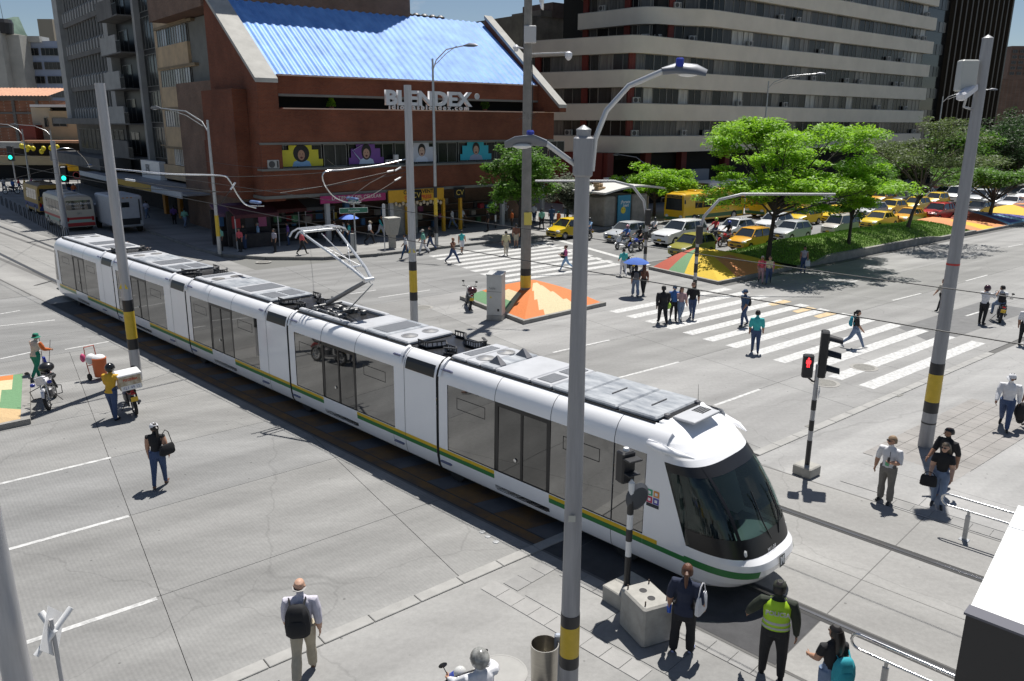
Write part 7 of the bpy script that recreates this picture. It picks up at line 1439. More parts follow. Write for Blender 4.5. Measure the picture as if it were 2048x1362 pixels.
        if not fingers: seg([wr, wr + fo * .035, wr + fo * .085], [(.018, .024), (.016, .028), (.01, .016)], 0, 8)
        else:
            seg([wr, wr + fo * .02, wr + fo * .052], [(.015, .021), (.012, .026), (.011, .026)], 0, 8); sdv = V((0, 1, 0)); lat = (sdv - fo * fo.dot(sdv)).normalized(); pn = fo.cross(lat) * sd_
            for k in range(4):
                L_k = (.046, .052, .048, .038)[k]; b0 = wr + fo * .05 + lat * (.0195 - .013 * k); m_ = b0 + fo * L_k * .55 - pn * .006; seg([b0, m_, m_ + (fo * .8 - pn * .6) * L_k * .5], [.0062, .0058, .0045], 0, 5)
            b0 = wr + fo * .018 + lat * .022; seg([b0, b0 + (fo * .6 + lat * .7) * .025, b0 + (fo * .95 + lat * .45) * .045], [.0085, .007, .0052], 0, 5)
        hands.append(hand)
    dz = -lowest if sit is None else 0.; sc = h
    b = B()
    for pts, rad, n in rings:
        b.tube([V(v) for v in pts], [r_ if hasattr(r_, '__len__') else (r_, r_) for r_ in rad], n)
    me = bpy.data.meshes.new('tmp'); me.from_pydata([(v[0] * sc, v[1] * sc, (v[2] + dz) * sc) for v in b.v], [], b.f); ob_ = bpy.data.objects.new('tmp', me)
    md = ob_.modifiers.new('r', 'REMESH'); md.mode = 'VOXEL'; md.voxel_size = vox; md.use_smooth_shade = True; sm = ob_.modifiers.new('s', 'SMOOTH'); sm.iterations = 2 if not fingers else 3; sm.factor = .5
    bm_ = evalmesh(ob_); bpy.data.objects.remove(ob_); bm_.name = 'body'
    n = len(bm_.polygons); cen = np.empty(n * 3); bm_.polygons.foreach_get('center', cen); cen = cen.reshape(-1, 3); best = np.full(n, 1e9); tagv = np.zeros(n, int)
    for p0, p1, r0, r1, tg in segs:
        a = np.array([p0.x, p0.y, p0.z + dz]) * sc; d = np.array([p1.x, p1.y, p1.z + dz]) * sc - a; t = np.clip(((cen - a) @ d) / max(d @ d, 1e-9), 0, 1); dist = np.linalg.norm(cen - a - t[:, None] * d, axis=1) - (r0 + (r1 - r0) * t) * sc * (.93 if tg in (0, 3) else 1.); m_ = dist < best; best[m_] = dist[m_]; tagv[m_] = tg
    if not q.get('dress'):
        low = np.array([lean(V((0, 0, hemz)))[2] + dz]) * sc; tagv[(tagv == 1) & (cen[:, 2] < low) & (np.abs(cen[:, 0]) < .13 * sc)] = 2
    arm = (np.abs(cen[:, 0]) > (sw + .02) * sc)
    bm_.materials.clear()
    for m_ in (SK[skin], K[top], K[bot], SHOE[shoe], K[sleevec or top]): bm_.materials.append(m_)
    if sleevec: tagv[(tagv == 1) & arm] = 4
    bm_.polygons.foreach_set('material_index', tagv.tolist()); bm_.polygons.foreach_set('use_smooth', [True] * n); bm_.update()
    pos = (gp(px, py) if p is None else p) + V((0, 0, z)); o = thing('person', label, 'person', pos, R(head) - R(90), group)
    bo = bpy.data.objects.new('body', bm_); C.objects.link(bo); bo.parent = o
    T = lambda v: V((v.x, v.y, v.z + dz)) * sc
    H0 = T(hc)
    HM = M.Translation(H0) @ Rm.to_4x4() @ M.Diagonal((sc, sc, sc, 1))
    def hmesh(nm, b_, mat): x_ = b_.build(nm, mat, o, smooth=True); x_.matrix_local = HM; return x_
    if hl not in ('bald', 'fringe') and hat_ != 'helmet':
        b = B(); n_, kk = 16, 8; rr_ = []
        for i in range(kk + 1):
            t = i / kk; z_ = .075 - .10 * t if hl != 'thin' else .06 - .075 * t; ring = []
            for j in range(n_):
                a = 6.2832 * j / n_; s_ = math.sin(a); f = math.sqrt(max(.02, 1 - ((z_ - .005) / .078) ** 2)) if z_ > 0 else 1.; front = s_ > .25 and z_ < .03
                k_ = .9 if front else 1.12; ring.append((.051 * f * math.cos(a) * k_ * 1.03, (.062 * f * s_) * k_ - .004, z_))
            rr_.append(ring)
        b.loft(rr_, True)
        if hl == 'long': b.tube([(0, -.035, .03), (0, -.062, -.05), (0, -.07, -.15), (0, -.062, -.24)], [(.05, .04), (.062, .035), (.06, .03), (.025, .012)], 10)
        if hl == 'mid': b.tube([(0, -.03, .02), (0, -.05, -.05), (0, -.05, -.1)], [(.05, .04), (.056, .034), (.03, .02)], 10)
        if hl == 'pony': b.tube([(0, -.05, .03), (0, -.085, .01), (0, -.08, -.1), (0, -.07, -.16)], [.012, .022, .02, .006], 8)
        if hl == 'bun': b.sph((0, -.06, .04), .028, 8, 6)
        hmesh('hair', b, HR[hair])
    if hat_ == 'cap':
        b = B(); b.lathe([(.058, .0), (.06, .025), (.054, .05), (.035, .07), (.005, .078)], 16, T=M.Diagonal((1, 1.15, 1, 1))); b.tube([(0, .05, .006), (0, .09, .0), (0, .115, -.006)], [(.045, .004), (.045, .004), (.03, .003)], 10); hmesh('cap', b, hatc)
    if hat_ == 'bucket':
        b = B(); b.lathe([(.095, -.015), (.09, -.01), (.06, .015), (.058, .055), (.045, .072), (.005, .078)], 18); hmesh('sun_hat', b, hatc)
    if hat_ == 'helmet':
        b = B(); b.sph((0, -.006, .01), (.078, .09, .088), 18, 12); hm_ = hmesh('helmet', b, hatc); b = B(); b.sph((0, .02, -.005), (.072, .075, .04), 14, 8); hmesh('visor', b, gl_car)
    if hat_ == 'band': pass
    if glasses:
        b = B(); b.bb((-.022, .058, .008), (.034, .01, .022), .004); b.bb((.022, .058, .008), (.034, .01, .022), .004); b.tube([(-.05, .0, .012), (-.042, .052, .012), (.042, .052, .012), (.05, 0, .012)], .003, 4); hmesh('sunglasses', b, black)
    elif vox <= .02 and hat_ != 'helmet':
        b = B()
        for s_ in (-.02, .02): b.sph((s_, .055, .006), (.008, .006, .004), 6, 4); b.bb((s_, .056, .02), (.02, .006, .004), .001)
        b.bb((0, .056, -.04), (.026, .006, .005), .001); hmesh('face_features', b, P('dark features', (.04, .02, .015), .6))
    if hl == 'fringe': b = B(); b.tube([(-.05, -.01, -.005), (-.035, -.055, -.012), (0, -.066, -.014), (.035, -.055, -.012), (.05, -.01, -.005)], [(.008, .022)] * 5, 8); hmesh('hair', b, HR[hair])
    o['_hands'] = [T(v)[:] for v in hands]; o['_sc'] = sc; return o
def wpt(o, v): return (M.Translation(o.location) @ M.Rotation(o.rotation_euler.z, 4, 'Z')) @ V(v)
def hold(o, i): return wpt(o, o['_hands'][i])
def clean(o):
    for k in ('_hands', '_sc'):
        if k in o: del o[k]
def backpack(o, col, label, off=(0, 0, 0), s=1., z=.70):
    sc = o['_sc']; b_ = thing('backpack', label, 'backpack', wpt(o, ((0 + off[0]) * sc, (-.115 + off[1]) * sc, (z + off[2]) * sc)), o.rotation_euler.z, 'bags')
    m = cloth('bag ' + col, {'black': (.014, .014, .016), 'cyan': (.03, .33, .40), 'teal': (.02, .25, .33), 'grey': (.1, .1, .11), 'pink': (.5, .04, .2)}[col]); b = B(); b.loft([[(x_ * s * w_, y * s * d_ , zz * s) for x_, y in ((-1, .6), (-1, -.4), (-.6, -1), (.6, -1), (1, -.4), (1, .6))] for w_, d_, zz in ((.12, .06, -.24), (.155, .085, -.2), (.165, .095, -.05), (.15, .085, .1), (.11, .06, .2), (.05, .03, .235))]); b.build('pack', m, b_, smooth=True)
    b = B(); b.loft([[(x_ * s * w_, y * s * d_ - .07 * s, zz * s) for x_, y in ((-1, .4), (-1, -.4), (-.6, -1), (.6, -1), (1, -.4), (1, .4))] for w_, d_, zz in ((.09, .03, -.19), (.12, .05, -.15), (.12, .05, -.02), (.09, .03, .03))]); b.build('front_pocket', m, b_, smooth=True)
    for sx in (-1, 1): b = B(); b.tube([(sx * .09 * s, .03 * s, .2 * s), (sx * .11 * s, .12 * s, .26 * s), (sx * .12 * s, .2 * s, .1 * s), (sx * .13 * s, .1 * s, -.15 * s)], [(.008, .022)] * 4, 6); b.build('strap', m, b_, smooth=True)
    return b_
def bagobj(pos, rz, col, label, dims=(.34, .12, .24), strap=.35, name='handbag', cat='bag'):
    b_ = thing(name, label, cat, pos, rz, 'bags'); b = B(); b.loft([[(x_ * dims[0] / 2 * k, y * dims[1] / 2 * k2, z * dims[2]) for x_, y in ((-1, -.6), (-.7, -1), (.7, -1), (1, -.6), (1, .6), (.7, 1), (-.7, 1), (-1, .6))] for k, k2, z in ((.85, .8, -.5), (1, 1, -.38), (.97, .9, .2), (.85, .5, .5))]); b.build('bag_body', col, b_, smooth=True)
    if strap: b = B(); b.tube([(-dims[0] * .4, 0, dims[2] * .45), (-dims[0] * .2, 0, dims[2] * .5 + strap * .8), (0, 0, dims[2] * .5 + strap), (dims[0] * .2, 0, dims[2] * .5 + strap * .8), (dims[0] * .4, 0, dims[2] * .45)], .011, 6); b.build('strap', col, b_, smooth=True)
    return b_
def umbrella(pos, col, label, r=.55):
    u_ = thing('umbrella', label, 'umbrella', pos, 0, 'umbrellas'); b = B(); n = 8; rr_ = [[(r * k * math.cos(6.2832 * j / 16) * (1 if j % 2 == 0 else .955), r * k * math.sin(6.2832 * j / 16) * (1 if j % 2 == 0 else .955), .32 * r * 1.2 * (1 - k * k) + .0) for j in range(16)] for k in (1, .8, .5, .2, .02)]
    b.loft(rr_, False); b.build('canopy', col, u_, smooth=True); b = B(); b.cyl((0, 0, -.75), (0, 0, .45 * r), .009, n=6); b.build('shaft', steel, u_); return u_
V_ = .0125
# ---- near figures
o = person(612, 1350, 98, 1.76, 'grey-haired man in pale shirt and khaki trousers walking away, lower left', 'lilac', 'khaki', 3, 'grey', 'fringe', 'walk', .8, 'brown', vox=.011, fingers=True, la=-16, lk=14, ra=14, rk=6, lf=10, le=10, rf=-8, re=14, yaw=-5, flare=.01, fat=1.05)
backpack(o, 'black', 'black backpack on the man in the pale shirt', (-.02, 0, 0), 1.2, .67); clean(o)
o = person(322, 973, 100, 1.66, 'woman in white cap, black top and jeans walking away on the road', 'black', 'jeans', 0, 'black', 'pony', 'walk2', .1, 'brown', True, .011, 'cap', K['white'], True, yaw=40, la=-10, lk=10, ra=12, rk=6, lf=6, le=6, rf=-6, re=26, rb=14)
bagobj(wpt(o, (.27, -.08, 1.02)), o.rotation_euler.z + .9, K['black'], 'black handbag over the shoulder of the woman in white cap', (.4, .14, .26), .38); clean(o)
o = person(229, 839, 82, 1.74, 'delivery rider in yellow shirt and black helmet standing by his motorcycle', 'yellow', 'jeans', 1, 'black', 'short', 'stand', .55, 'black', vox=.012, hat_='helmet', hatc=P('helmet black', (.015, .015, .016), .15), fingers=True, tilt=8, rf=38, re=34, rb=30, lf=18, le=30, la=12, ra=-4, sleevec='yellow', hem=.02); clean(o)
o = person(78, 757, 70, 1.62, 'street sweeper in green hat, beige vest and green trousers', 'beige', 'green', 1, 'black', 'short', 'walk', 1., 'black', True, .013, 'bucket', K['green'], True, sleevec='orange', tilt=10, fat=1.12, hem=.02, lf=20, le=50, rf=25, re=48, la=10, ra=-12)
hp_ = hold(o, 0); br = thing('broom', 'long-handled broom held by the street sweeper', 'broom', hp_); b = B(); b.cyl((-.02, .02, .45), (.05, -.1, -hp_.z + .12), .012, n=6); b.build('handle', P('dark wood', (.12, .07, .04), .6), br); b = B(); b.bb((.05, -.1, -hp_.z + .06), (.3, .06, .12), .02); b.build('brush_head', black, br)
hp_ = hold(o, 1); br = thing('dustpan', 'black long-handled dustpan beside the mound, held by the sweeper', 'dustpan', hp_); b = B(); b.cyl((0, 0, .35), (-.1, -.25, -hp_.z + .12), .01, n=6); b.build('handle', black, br); b = B(); b.bb((-.1, -.28, -hp_.z + .07), (.4, .34, .12), .03); b.build('pan', black, br); clean(o)
o = person(1363, 1303, 62, 1.68, 'woman in dark navy scrubs with auburn ponytail watching the tram', 'navy', 'black', 0, 'red', 'pony', 'stand', .5, 'lilac', True, .011, fingers=True, hem=.07, fat=1.1, flare=.012, la=-4, ra=4, hb=5, lf=-4, le=20, rf=-4, re=40, yaw=10, lb=14, rb=16)
bagobj(wpt(o, (.27, .02, 1.02)), o.rotation_euler.z + 1.4, K['white'], 'white shoulder bag of the woman in navy scrubs', (.36, .1, .34), .22); hp_ = hold(o, 0); b = B(); b.lathe([(.035, -.1), (.036, .05), (.02, .09), (.016, .12)], 12); tag(b.build('water_bottle', P('blue bottle', (.02, .12, .6), .2), None, hp_ + V((0, 0, -.02)), smooth=True), 'blue water bottle in the hand of the woman in scrubs', 'bottle'); clean(o)
o = person(1541, 1352, 72, 1.76, 'police officer in lime reflective vest and dark cap by the tram nose', 'olive', 'black', 1, 'black', 'short', 'stand', 1., 'black', vox=.011, hat_='cap', hatc=cloth('cap olive', (.03, .034, .022)), fingers=True, fat=1.12, lf=12, le=30, lb=34, rf=-8, re=10, rb=14, hb=6, la=4, ra=-3, yaw=-15)
sc = o['_sc']; vest = P('lime vest', (.38, .62, .02), .6, var=.06, scale=6); b = B(); rr_ = []
for z_, rx, ry in ((.545, .128, .098), (.62, .118, .09), (.7, .126, .098), (.765, .132, .092), (.80, .11, .074), (.828, .07, .058)): rr_.append([(rx * math.cos(6.2832 * j / 20), ry * math.sin(6.2832 * j / 20), z_) for j in range(20)])
b.loft(rr_, False); ve = b.build('reflective_vest', vest, o, smooth=True); ve.scale = (sc, sc, sc); silver = P('reflective silver', (.42, .42, .42), .4)
for z_, rx, ry in ((.615, .1205, .0925), (.565, .1275, .0965)): b = B(); b.loft([[(rx * math.cos(6.2832 * j / 20), ry * math.sin(6.2832 * j / 20), z_ + k) for j in range(20)] for k in (-.013, .013)], False); b.build('silver_band', silver, ve, smooth=True)
text('vest_lettering', 'POLICIA', .058, silver, ve, frame((0, -.104, .73), (1, 0, 0), (0, .12, 1)), .0015, bold=.0018); clean(o)
pw = gp(1650, 1434); o = person(0, 0, 95, 1.60, 'woman with long black hair and jeans at the bottom edge', 'black', 'ljeans', 0, 'black', 'long', 'stand', .15, 'black', True, .012, fingers=True, p=pw, yaw=25, lf=15, le=50, rf=5, re=40)
backpack(o, 'cyan', 'turquoise backpack worn by the long-haired woman at the bottom', (.06, 0, -.06), 1.0, .66); clean(o)
o = person(1768, 1003, 222, 1.70, 'security man in white polo and grey cargo trousers holding a radio', 'white', 'grey', 0, 'sand', 'short', 'stand', .42, 'black', vox=.011, fingers=True, glasses=True, yaw=-35, flare=.012, lf=10, le=95, lin=40, rf=-6, re=14, rb=16, fat=1.05, hb=4)
hp_ = hold(o, 0); b = B(); b.bb((0, 0, .05), (.06, .035, .15), .01); b.cyl((.02, 0, .12), (.02, 0, .26), .008, n=6); tag(b.build('radio', black, None, hp_), 'black handheld radio of the security man', 'radio')
b = B(); b.bb((0, 0, 0), (.09, .01, .13), .004); tag(b.build('badge', P('green badge', (.12, .4, .2), .5), None, wpt(o, (0, .135, 1.04)), o.rotation_euler.z), 'green name badge hanging on the security man', 'badge'); clean(o)
o = person(1880, 985, 205, 1.74, 'man in black shirt and jeans walking behind the long-haired woman', 'black', 'jeans', 1, 'black', 'thin', 'walk', .55, 'brown', vox=.012, fingers=True, yaw=-30); clean(o)
o = person(1872, 1015, 238, 1.64, 'long-haired woman in black t-shirt and rolled jeans by the pole', 'black', 'ljeans', 3, 'streak', 'long', 'walk2', .35, 'black', True, .011, fingers=True, glasses=True, yaw=-25, lf=6, le=30, rf=6, re=40, la=10, ra=-8)
bagobj(hold(o, 1) + V((-.02, -.02, -.1)), o.rotation_euler.z, K['black'], 'black bag held by the woman in black t-shirt', (.36, .2, .24), .1); clean(o)
o = person(2006, 857, 235, 1.76, 'man in white cap and white long-sleeved shirt striding at right edge', 'white', 'jeans', 2, 'black', 'short', 'walk', 1., 'black', vox=.012, hat_='cap', hatc=K['white'], fingers=True, yaw=-30, fat=1.08, la=28, ra=-22)
b = B(); b.sph((0, 0, -.18), (.2, .14, .28), 12, 8); b.sph((.05, .05, -.4), (.14, .1, .2), 10, 7); tag(b.build('folded_jacket', K['black'], None, hold(o, 0) + V((.1, 0, 0)), smooth=True), 'dark jacket carried by the man in white cap', 'jacket'); clean(o)
# ---- crossing figures, mid distance
def mp(*a, **k): k.setdefault('vox', .019); o_ = person(*a, **k); return o_
o = mp(1963, 648, 30, 1.78, 'man in white shirt and black trousers wearing a dark helmet by a motorcycle', 'white', 'black', 0, pose='stand', sleeve=.55, hat_='helmet', hatc=P('helmet maroon', (.05, .02, .03), .2), lf=70, le=70, rf=60, re=80, hb=4, ra=-8); clean(o)
o = mp(1880, 622, 195, 1.60, 'woman in pale top and dark trousers half hidden by the right pole', 'beige', 'black', 0, hair='brown', hl='mid', pose='walk', female=True); clean(o)
o = mp(1707, 696, 335, 1.64, 'woman in black top and jeans crossing with a blue backpack', 'black', 'ljeans', 0, hl='pony', pose='walk', female=True, sleeve=.45, shoe='white', la=30, ra=-26); backpack(o, 'teal', 'blue backpack of the woman crossing in black top', (0, 0, 0), .85, .68); clean(o)
o = mp(1509, 706, 75, 1.72, 'man in blue striped polo and jeans seen from behind on the crossing', 'teal', 'jeans', 1, pose='walk', sleeve=.5, lf=-5, rf=5, la=10, ra=-10); clean(o)
o = mp(1486, 653, 205, 1.70, 'man in cap and checked shirt with backpack on the crossing', 'dblue', 'jeans', 1, pose='walk2', hat_='cap', hatc=K['dblue'], sleeve=.5, la=24, ra=-20); backpack(o, 'black', 'black backpack of the man in cap on the crossing', (0, 0, 0), .9, .68); clean(o)
o = mp(1324, 648, 92, 1.78, 'police officer in black uniform carrying a lime helmet on the crossing', 'black', 'black', 2, pose='walk', sleeve=1., hat_='cap', hatc=K['black'], fat=1.15); b = B(); b.sph((0, 0, -.1), (.15, .17, .16), 14, 10); tag(b.build('motorcycle_helmet', P('lime helmet', (.35, .55, .05), .3), None, hold(o, 1), smooth=True), 'lime green helmet in the hand of the officer in black', 'helmet'); clean(o)
o = mp(1346, 641, 262, 1.68, 'man in blue shirt and dark cap beside the officer in black', 'blue', 'black', 0, pose='walk', hat_='cap', hatc=K['dblue']); clean(o)
o = mp(1360, 642, 268, 1.62, 'woman in floral blouse between two men on the crossing', 'floral', 'ljeans', 0, hair='brown', hl='long', pose='walk2', female=True, shoe='white'); clean(o)
o = mp(1383, 638, 250, 1.76, 'man in black and yellow shirt at the right of the crossing group', 'black', 'jeans', 0, hair='brown', pose='walk', sleeve=.5); clean(o)
o = mp(1270, 593, 88, 1.68, 'person in flared jeans with backpack under the blue umbrella', 'black', 'ljeans', 0, hl='mid', pose='walk', female=True, flare=.02); backpack(o, 'grey', 'dark patterned backpack under the blue umbrella', (0, 0, 0), .85, .68); umbrella(wpt(o, (.0, .1, 1.78)), cloth('umbrella blue', (.05, .13, .45)), 'blue umbrella over the pair near the striped gantry foot', .68); clean(o)
o = mp(1286, 590, 92, 1.60, 'red-haired woman in black leggings beside the blue umbrella', 'brown', 'black', 0, hair='red', hl='long', pose='walk2', female=True); clean(o)
o = mp(1246, 552, 95, 1.66, 'woman in turquoise top and white trousers pushing a motorbike', 'teal', 'white', 0, pose='walk', female=True, shoe='white', lf=30, rf=30, le=20, re=20); clean(o)
o = mp(1131, 541, 188, 1.62, 'woman in pink top and pale trousers crossing with a dark bag', 'pink', 'sky', 0, hair='brown', hl='bun', pose='walk', female=True, shoe='white', lf=20, le=70, rf=20, re=70, la=30, ra=-28); bagobj(wpt(o, (.0, .2, .95)), o.rotation_euler.z, K['black'], 'dark bag held in front by the woman in pink', (.5, .2, .3), 0); clean(o)
o = mp(1521, 566, 255, 1.58, 'woman in pink holding bags at the mound corner, left of two', 'coral', 'floral', 1, hair='grey', pose='walk', female=True); clean(o)
o = mp(1536, 568, 250, 1.62, 'woman in bright pink and cream top at the mound corner, right of two', 'cream', 'jeans', 0, hair='brown', hl='pony', pose='walk2', female=True, sleevec='pink', sleeve=.8); clean(o)
o = mp(1605, 545, 262, 1.62, 'woman in white sleeveless top and jeans beside the grass median kerb', 'tank', 'jeans', 1, hl='short', pose='stand', female=True, sleeve=.05); bagobj(hold(o, 0) + V((0, 0, -.15)), 0., K['white'], 'white plastic bag of the woman by the grass median', (.3, .12, .35), .1, 'plastic_bag'); clean(o)
o = mp(906, 527, 335, 1.74, 'bald man in brown shirt striding across in front of the far crossing', 'brown', 'jeans', 1, hl='bald', pose='walk', sleeve=.5, la=32, ra=-26, rf=30, re=110); clean(o)
V2 = .024
def fp(*a, **k): k.setdefault('vox', V2); o_ = person(*a, **k); clean(o_); return o_
fp(924, 507, 82, 1.62, 'woman in turquoise top and white shorts on the far crossing', 'teal', 'white', 0, pose='walk', female=True, sleeve=.05, shorts=.35)
fp(1012, 511, 86, 1.70, 'man in khaki clothes seen from behind on the far crossing', 'cream', 'khaki', 1, pose='walk', sleeve=.6)
fp(847, 508, 190, 1.72, 'man in cream cap, green shirt and white trousers at the far kerb', 'mint', 'white', 0, pose='walk', hat_='cap', hatc=K['beige'], fat=1.12)
o = person(861, 501, 185, 1.72, 'man with black backpack and jeans behind the man in cream cap', 'black', 'jeans', 0, pose='walk2', vox=V2); backpack(o, 'black', 'black backpack at the far kerb', (0, 0, 0), .9, .68); clean(o)
fp(812, 519, 180, 1.70, 'man in white shirt half hidden by the middle catenary pole', 'white', 'dblue', 1, pose='walk')
fp(741, 492, 355, 1.70, 'man in white polo and black trousers walking on the far sidewalk', 'white', 'black', 1, pose='walk', z=.16, hat_='cap', hatc=K['khaki'], fat=1.1)
fp(762, 478, 355, 1.68, 'woman in white trousers and dark top striding past the totem', 'black', 'white', 1, pose='walk', female=True, z=.16, sleevec='teal', sleeve=1.)
fp(905, 462, 160, 1.72, 'man in white shirt and jeans outside the dark shop, left of two', 'white', 'ljeans', 1, pose='walk', z=.16); fp(924, 459, 330, 1.74, 'man in white t-shirt carrying a yellow bag outside the dark shop', 'white', 'grey', 0, pose='walk2', z=.16)
o = person(690, 492, 185, 1.64, 'man in white shirt under the light blue umbrella', 'white', 'dblue', 1, pose='stand', z=.16, vox=V2); clean(o); o = person(700, 492, 190, 1.6, 'woman in turquoise top under the light blue umbrella', 'teal', 'dblue', 0, pose='stand', female=True, z=.16, vox=V2); umbrella(wpt(o, (0.1, 0, 1.85)), cloth('umbrella light blue', (.13, .24, .7)), 'light blue umbrella on the far sidewalk', .75); clean(o)
fp(672, 488, 200, 1.62, 'woman in beige top with coral bag near the light blue umbrella', 'beige', 'black', 1, pose='walk', female=True, z=.16, sleevec='coral'); fp(606, 514, 25, 1.66, 'woman in coral blouse and black trousers stepping off the corner', 'coral', 'black', 1, pose='walk', female=True, z=.16)
fp(578, 495, 200, 1.64, 'woman with pink backpack and jeans in the shade of the corner', 'purple', 'jeans', 1, pose='stand', female=True, z=.16); fp(551, 509, 230, 1.6, 'woman in grey tank top in the shade at the corner', 'tank', 'black', 1, hl='long', pose='stand', female=True, z=.16)
fp(519, 497, 200, 1.68, 'grey-haired man in blue shirt in the shade at the corner', 'sky', 'black', 1, hair='grey', pose='stand', z=.16); fp(530, 490, 210, 1.62, 'woman in yellow top standing in the corner shade', 'yellow', 'black', 1, hl='long', female=True, z=.16); fp(482, 508, 250, 1.64, 'woman in red top in the corner shade', 'coral', 'black', 1, female=True, z=.16); fp(491, 503, 240, 1.72, 'man in black shirt and jeans in the corner shade', 'black', 'jeans', 1, z=.16); fp(445, 506, 230, 1.68, 'man in dark green shirt by the kerb of the side street', 'mint', 'black', 2, z=.16); fp(543, 478, 160, 1.65, 'person in lilac top deeper in the corner shade', 'lilac', 'black', 1, female=True, z=.16); fp(561, 480, 160, 1.7, 'man in dark shirt deeper in the corner shade', 'dblue', 'black', 1, z=.16)
fp(262, 538, 300, 1.72, 'man in white shirt whose head shows above the tram roof', 'white', 'jeans', 2, hl='thin', pose='walk'); fp(250, 536, 290, 1.66, 'dark-haired person beside the man above the tram roof', 'black', 'jeans', 1, pose='walk'); fp(301, 548, 200, 1.62, 'woman with brown hair whose head shows above the tram', 'tank', 'jeans', 3, hair='brown', hl='mid', pose='walk', female=True, sleeve=.05)
fp(1012, 446, 250, 1.7, 'man in white t-shirt taking a photo under the dark tree', 'white', 'grey', 1, z=.16, lf=60, le=80, rf=60, re=80, hat_='cap', hatc=K['white']); fp(1068, 450, 240, 1.72, 'man in white t-shirt beside the concrete camera pole', 'white', 'jeans', 1, z=.16); fp(1083, 462, 100, 1.7, 'person in mint green t-shirt on the far sidewalk', 'mint', 'black', 1, pose='walk', z=.16); fp(1103, 455, 100, 1.7, 'person in dark blue clothes near the yellow taxi', 'dblue', 'dblue', 1, z=.16); fp(1117, 455, 230, 1.25, 'child in orange with green cap beside the yellow taxi', 'orange', 'orange', 1, z=.16, hat_='cap', hatc=K['green']); fp(1131, 440, 250, 1.68, 'person in pale shirt under the grey bushy tree', 'white', 'ljeans', 1, z=.16); fp(1032, 494, 90, 1.7, 'person in tan shorts beside the camera pole', 'brown', 'khaki', 0, z=.0, shorts=.4); fp(976, 466, 200, 1.7, 'person in black in the shade of the dark tree', 'black', 'black', 2, z=.16); fp(1024, 462, 200, 1.6, 'fruit seller in orange under the dark tree', 'orange', 'black', 2, z=.16)
r4 = random.Random(44); tops = ('white', 'blue', 'red', 'yellow', 'pink', 'sky', 'grey', 'black', 'orange', 'lilac', 'purple', 'mint')
where = ('far left beside the parked motorcycle', 'left of the first green light', 'under the round red sign', 'below the yellow balloons', 'before the yellow banner', 'right of the yellow banner', 'near the second green light', 'behind the brown bus', 'beside the no-turn sign', 'under the white canopy', 'next to the orange pillars', 'inside the shaded arcade')
for i, (px, py) in enumerate(((10, 384), (28, 386), (40, 384), (52, 385), (66, 384), (90, 388), (104, 388), (140, 392), (150, 396), (295, 440), (350, 452), (372, 458))): fp(px, py, r4.uniform(0, 360), r4.uniform(1.58, 1.76), 'person in %s top %s' % (tops[i], where[i]), tops[i], r4.choice(('jeans', 'black', 'ljeans')), r4.randrange(3), pose=r4.choice(('stand', 'walk')), vox=.034, z=.1)
# ---------------------------------------------------------------- motorcycles and their riders
blue_p = P('bike blue', (.02, .05, .35), .3); red_p = P('bike red', (.4, .015, .015), .3); whp = P('bike white', (.68, .68, .70), .3); blk_p = P('bike black', (.02, .02, .022), .3)
def topbox(col, lamp=False):
    def f(o):
        b = B(); b.sph((0, -.75, 1.02), (.24, .22, .17), 14, 9); t = b.build('top_box', col, o, smooth=True)
        if lamp: b = B(); b.lathe([(.05, 1.16), (.05, 1.34), (.02, 1.37)], 10, (0, -.85, 0)); b.build('beacon', P('beacon blue', (.01, .03, .3), .2), t)
    return f
def policebars(o):
    topbox(blk_p, True)(o)
    for s_ in (-1, 1): b = B(); b.bb((s_ * .24, .62, .88), (.13, .08, .1), .02); b.build('blue_light', P('beacon blue', (.01, .03, .3), .2), o); b = B(); b.tube([(s_ * .12, .35, .35), (s_ * .42, .3, .35), (s_ * .45, .28, .6), (s_ * .14, .3, .7)], .016, 6); b.build('crash_bar', black, o, smooth=True)
    b = B(); b.bb((0, .68, .98), (.26, .05, .3), .04, rx=R(-15)); b.build('number_shield', whp, o)
moto(gp(106, 806), 292, whp, 'white police trail motorcycle with blue lights parked facing the camera', policebars, 9, plate=False)
def pizza(o):
    b = B(); b.bb((0, -.62, 1.14), (.62, .58, .46), .03); t = b.build('delivery_box', P('delivery box print', (.55, .52, .42), .6, var=.6, scale=7, col2=(.3, .2, .1)), o); b = B(); b.bb((0, -.62, 1.4), (.68, .64, .07), .02); b.build('box_lid', white, t)
    text('box_number', '421 49 12', .12, P('blue lettering', (.03, .06, .4), .5), t, frame((0, -.914, 1.0), (1, 0, 0), (0, 0, 1)), .001, bold=.003); text('box_lettering', 'PIZZERIA', .1, P('red lettering', (.5, .06, .02), .6), t, frame((0, -.914, 1.25), (1, 0, 0), (0, 0, 1)), .001, bold=.003); b = B(); b.box((0, -.913, 1.0), (.58, .004, .15)); b.build('box_label', white, t)
moto(gp(264, 818), 126, red_p, 'black and red delivery motorcycle with printed pizza box behind the yellow-shirted rider', pizza, -4)
moto(gp(936, 615), 100, whp, 'white motorcycle with dark top box parked by the electrical cabinet', topbox(P('dark red box', (.06, .02, .025), .2)), 7)
moto(gp(1245, 497), 228, whp, 'white scooter in front of the silver hatchback', None, 0, scooter=True); clean(person(1247, 489, 228, 1.7, 'scooter rider in blue shirt and pink helmet', 'blue', 'grey', 1, pose='ride', vox=V2, hat_='helmet', hatc=P('helmet pink', (.5, .25, .3), .3), p=gp(1249, 494) + V((.2, .2, -.12)), sit=1))
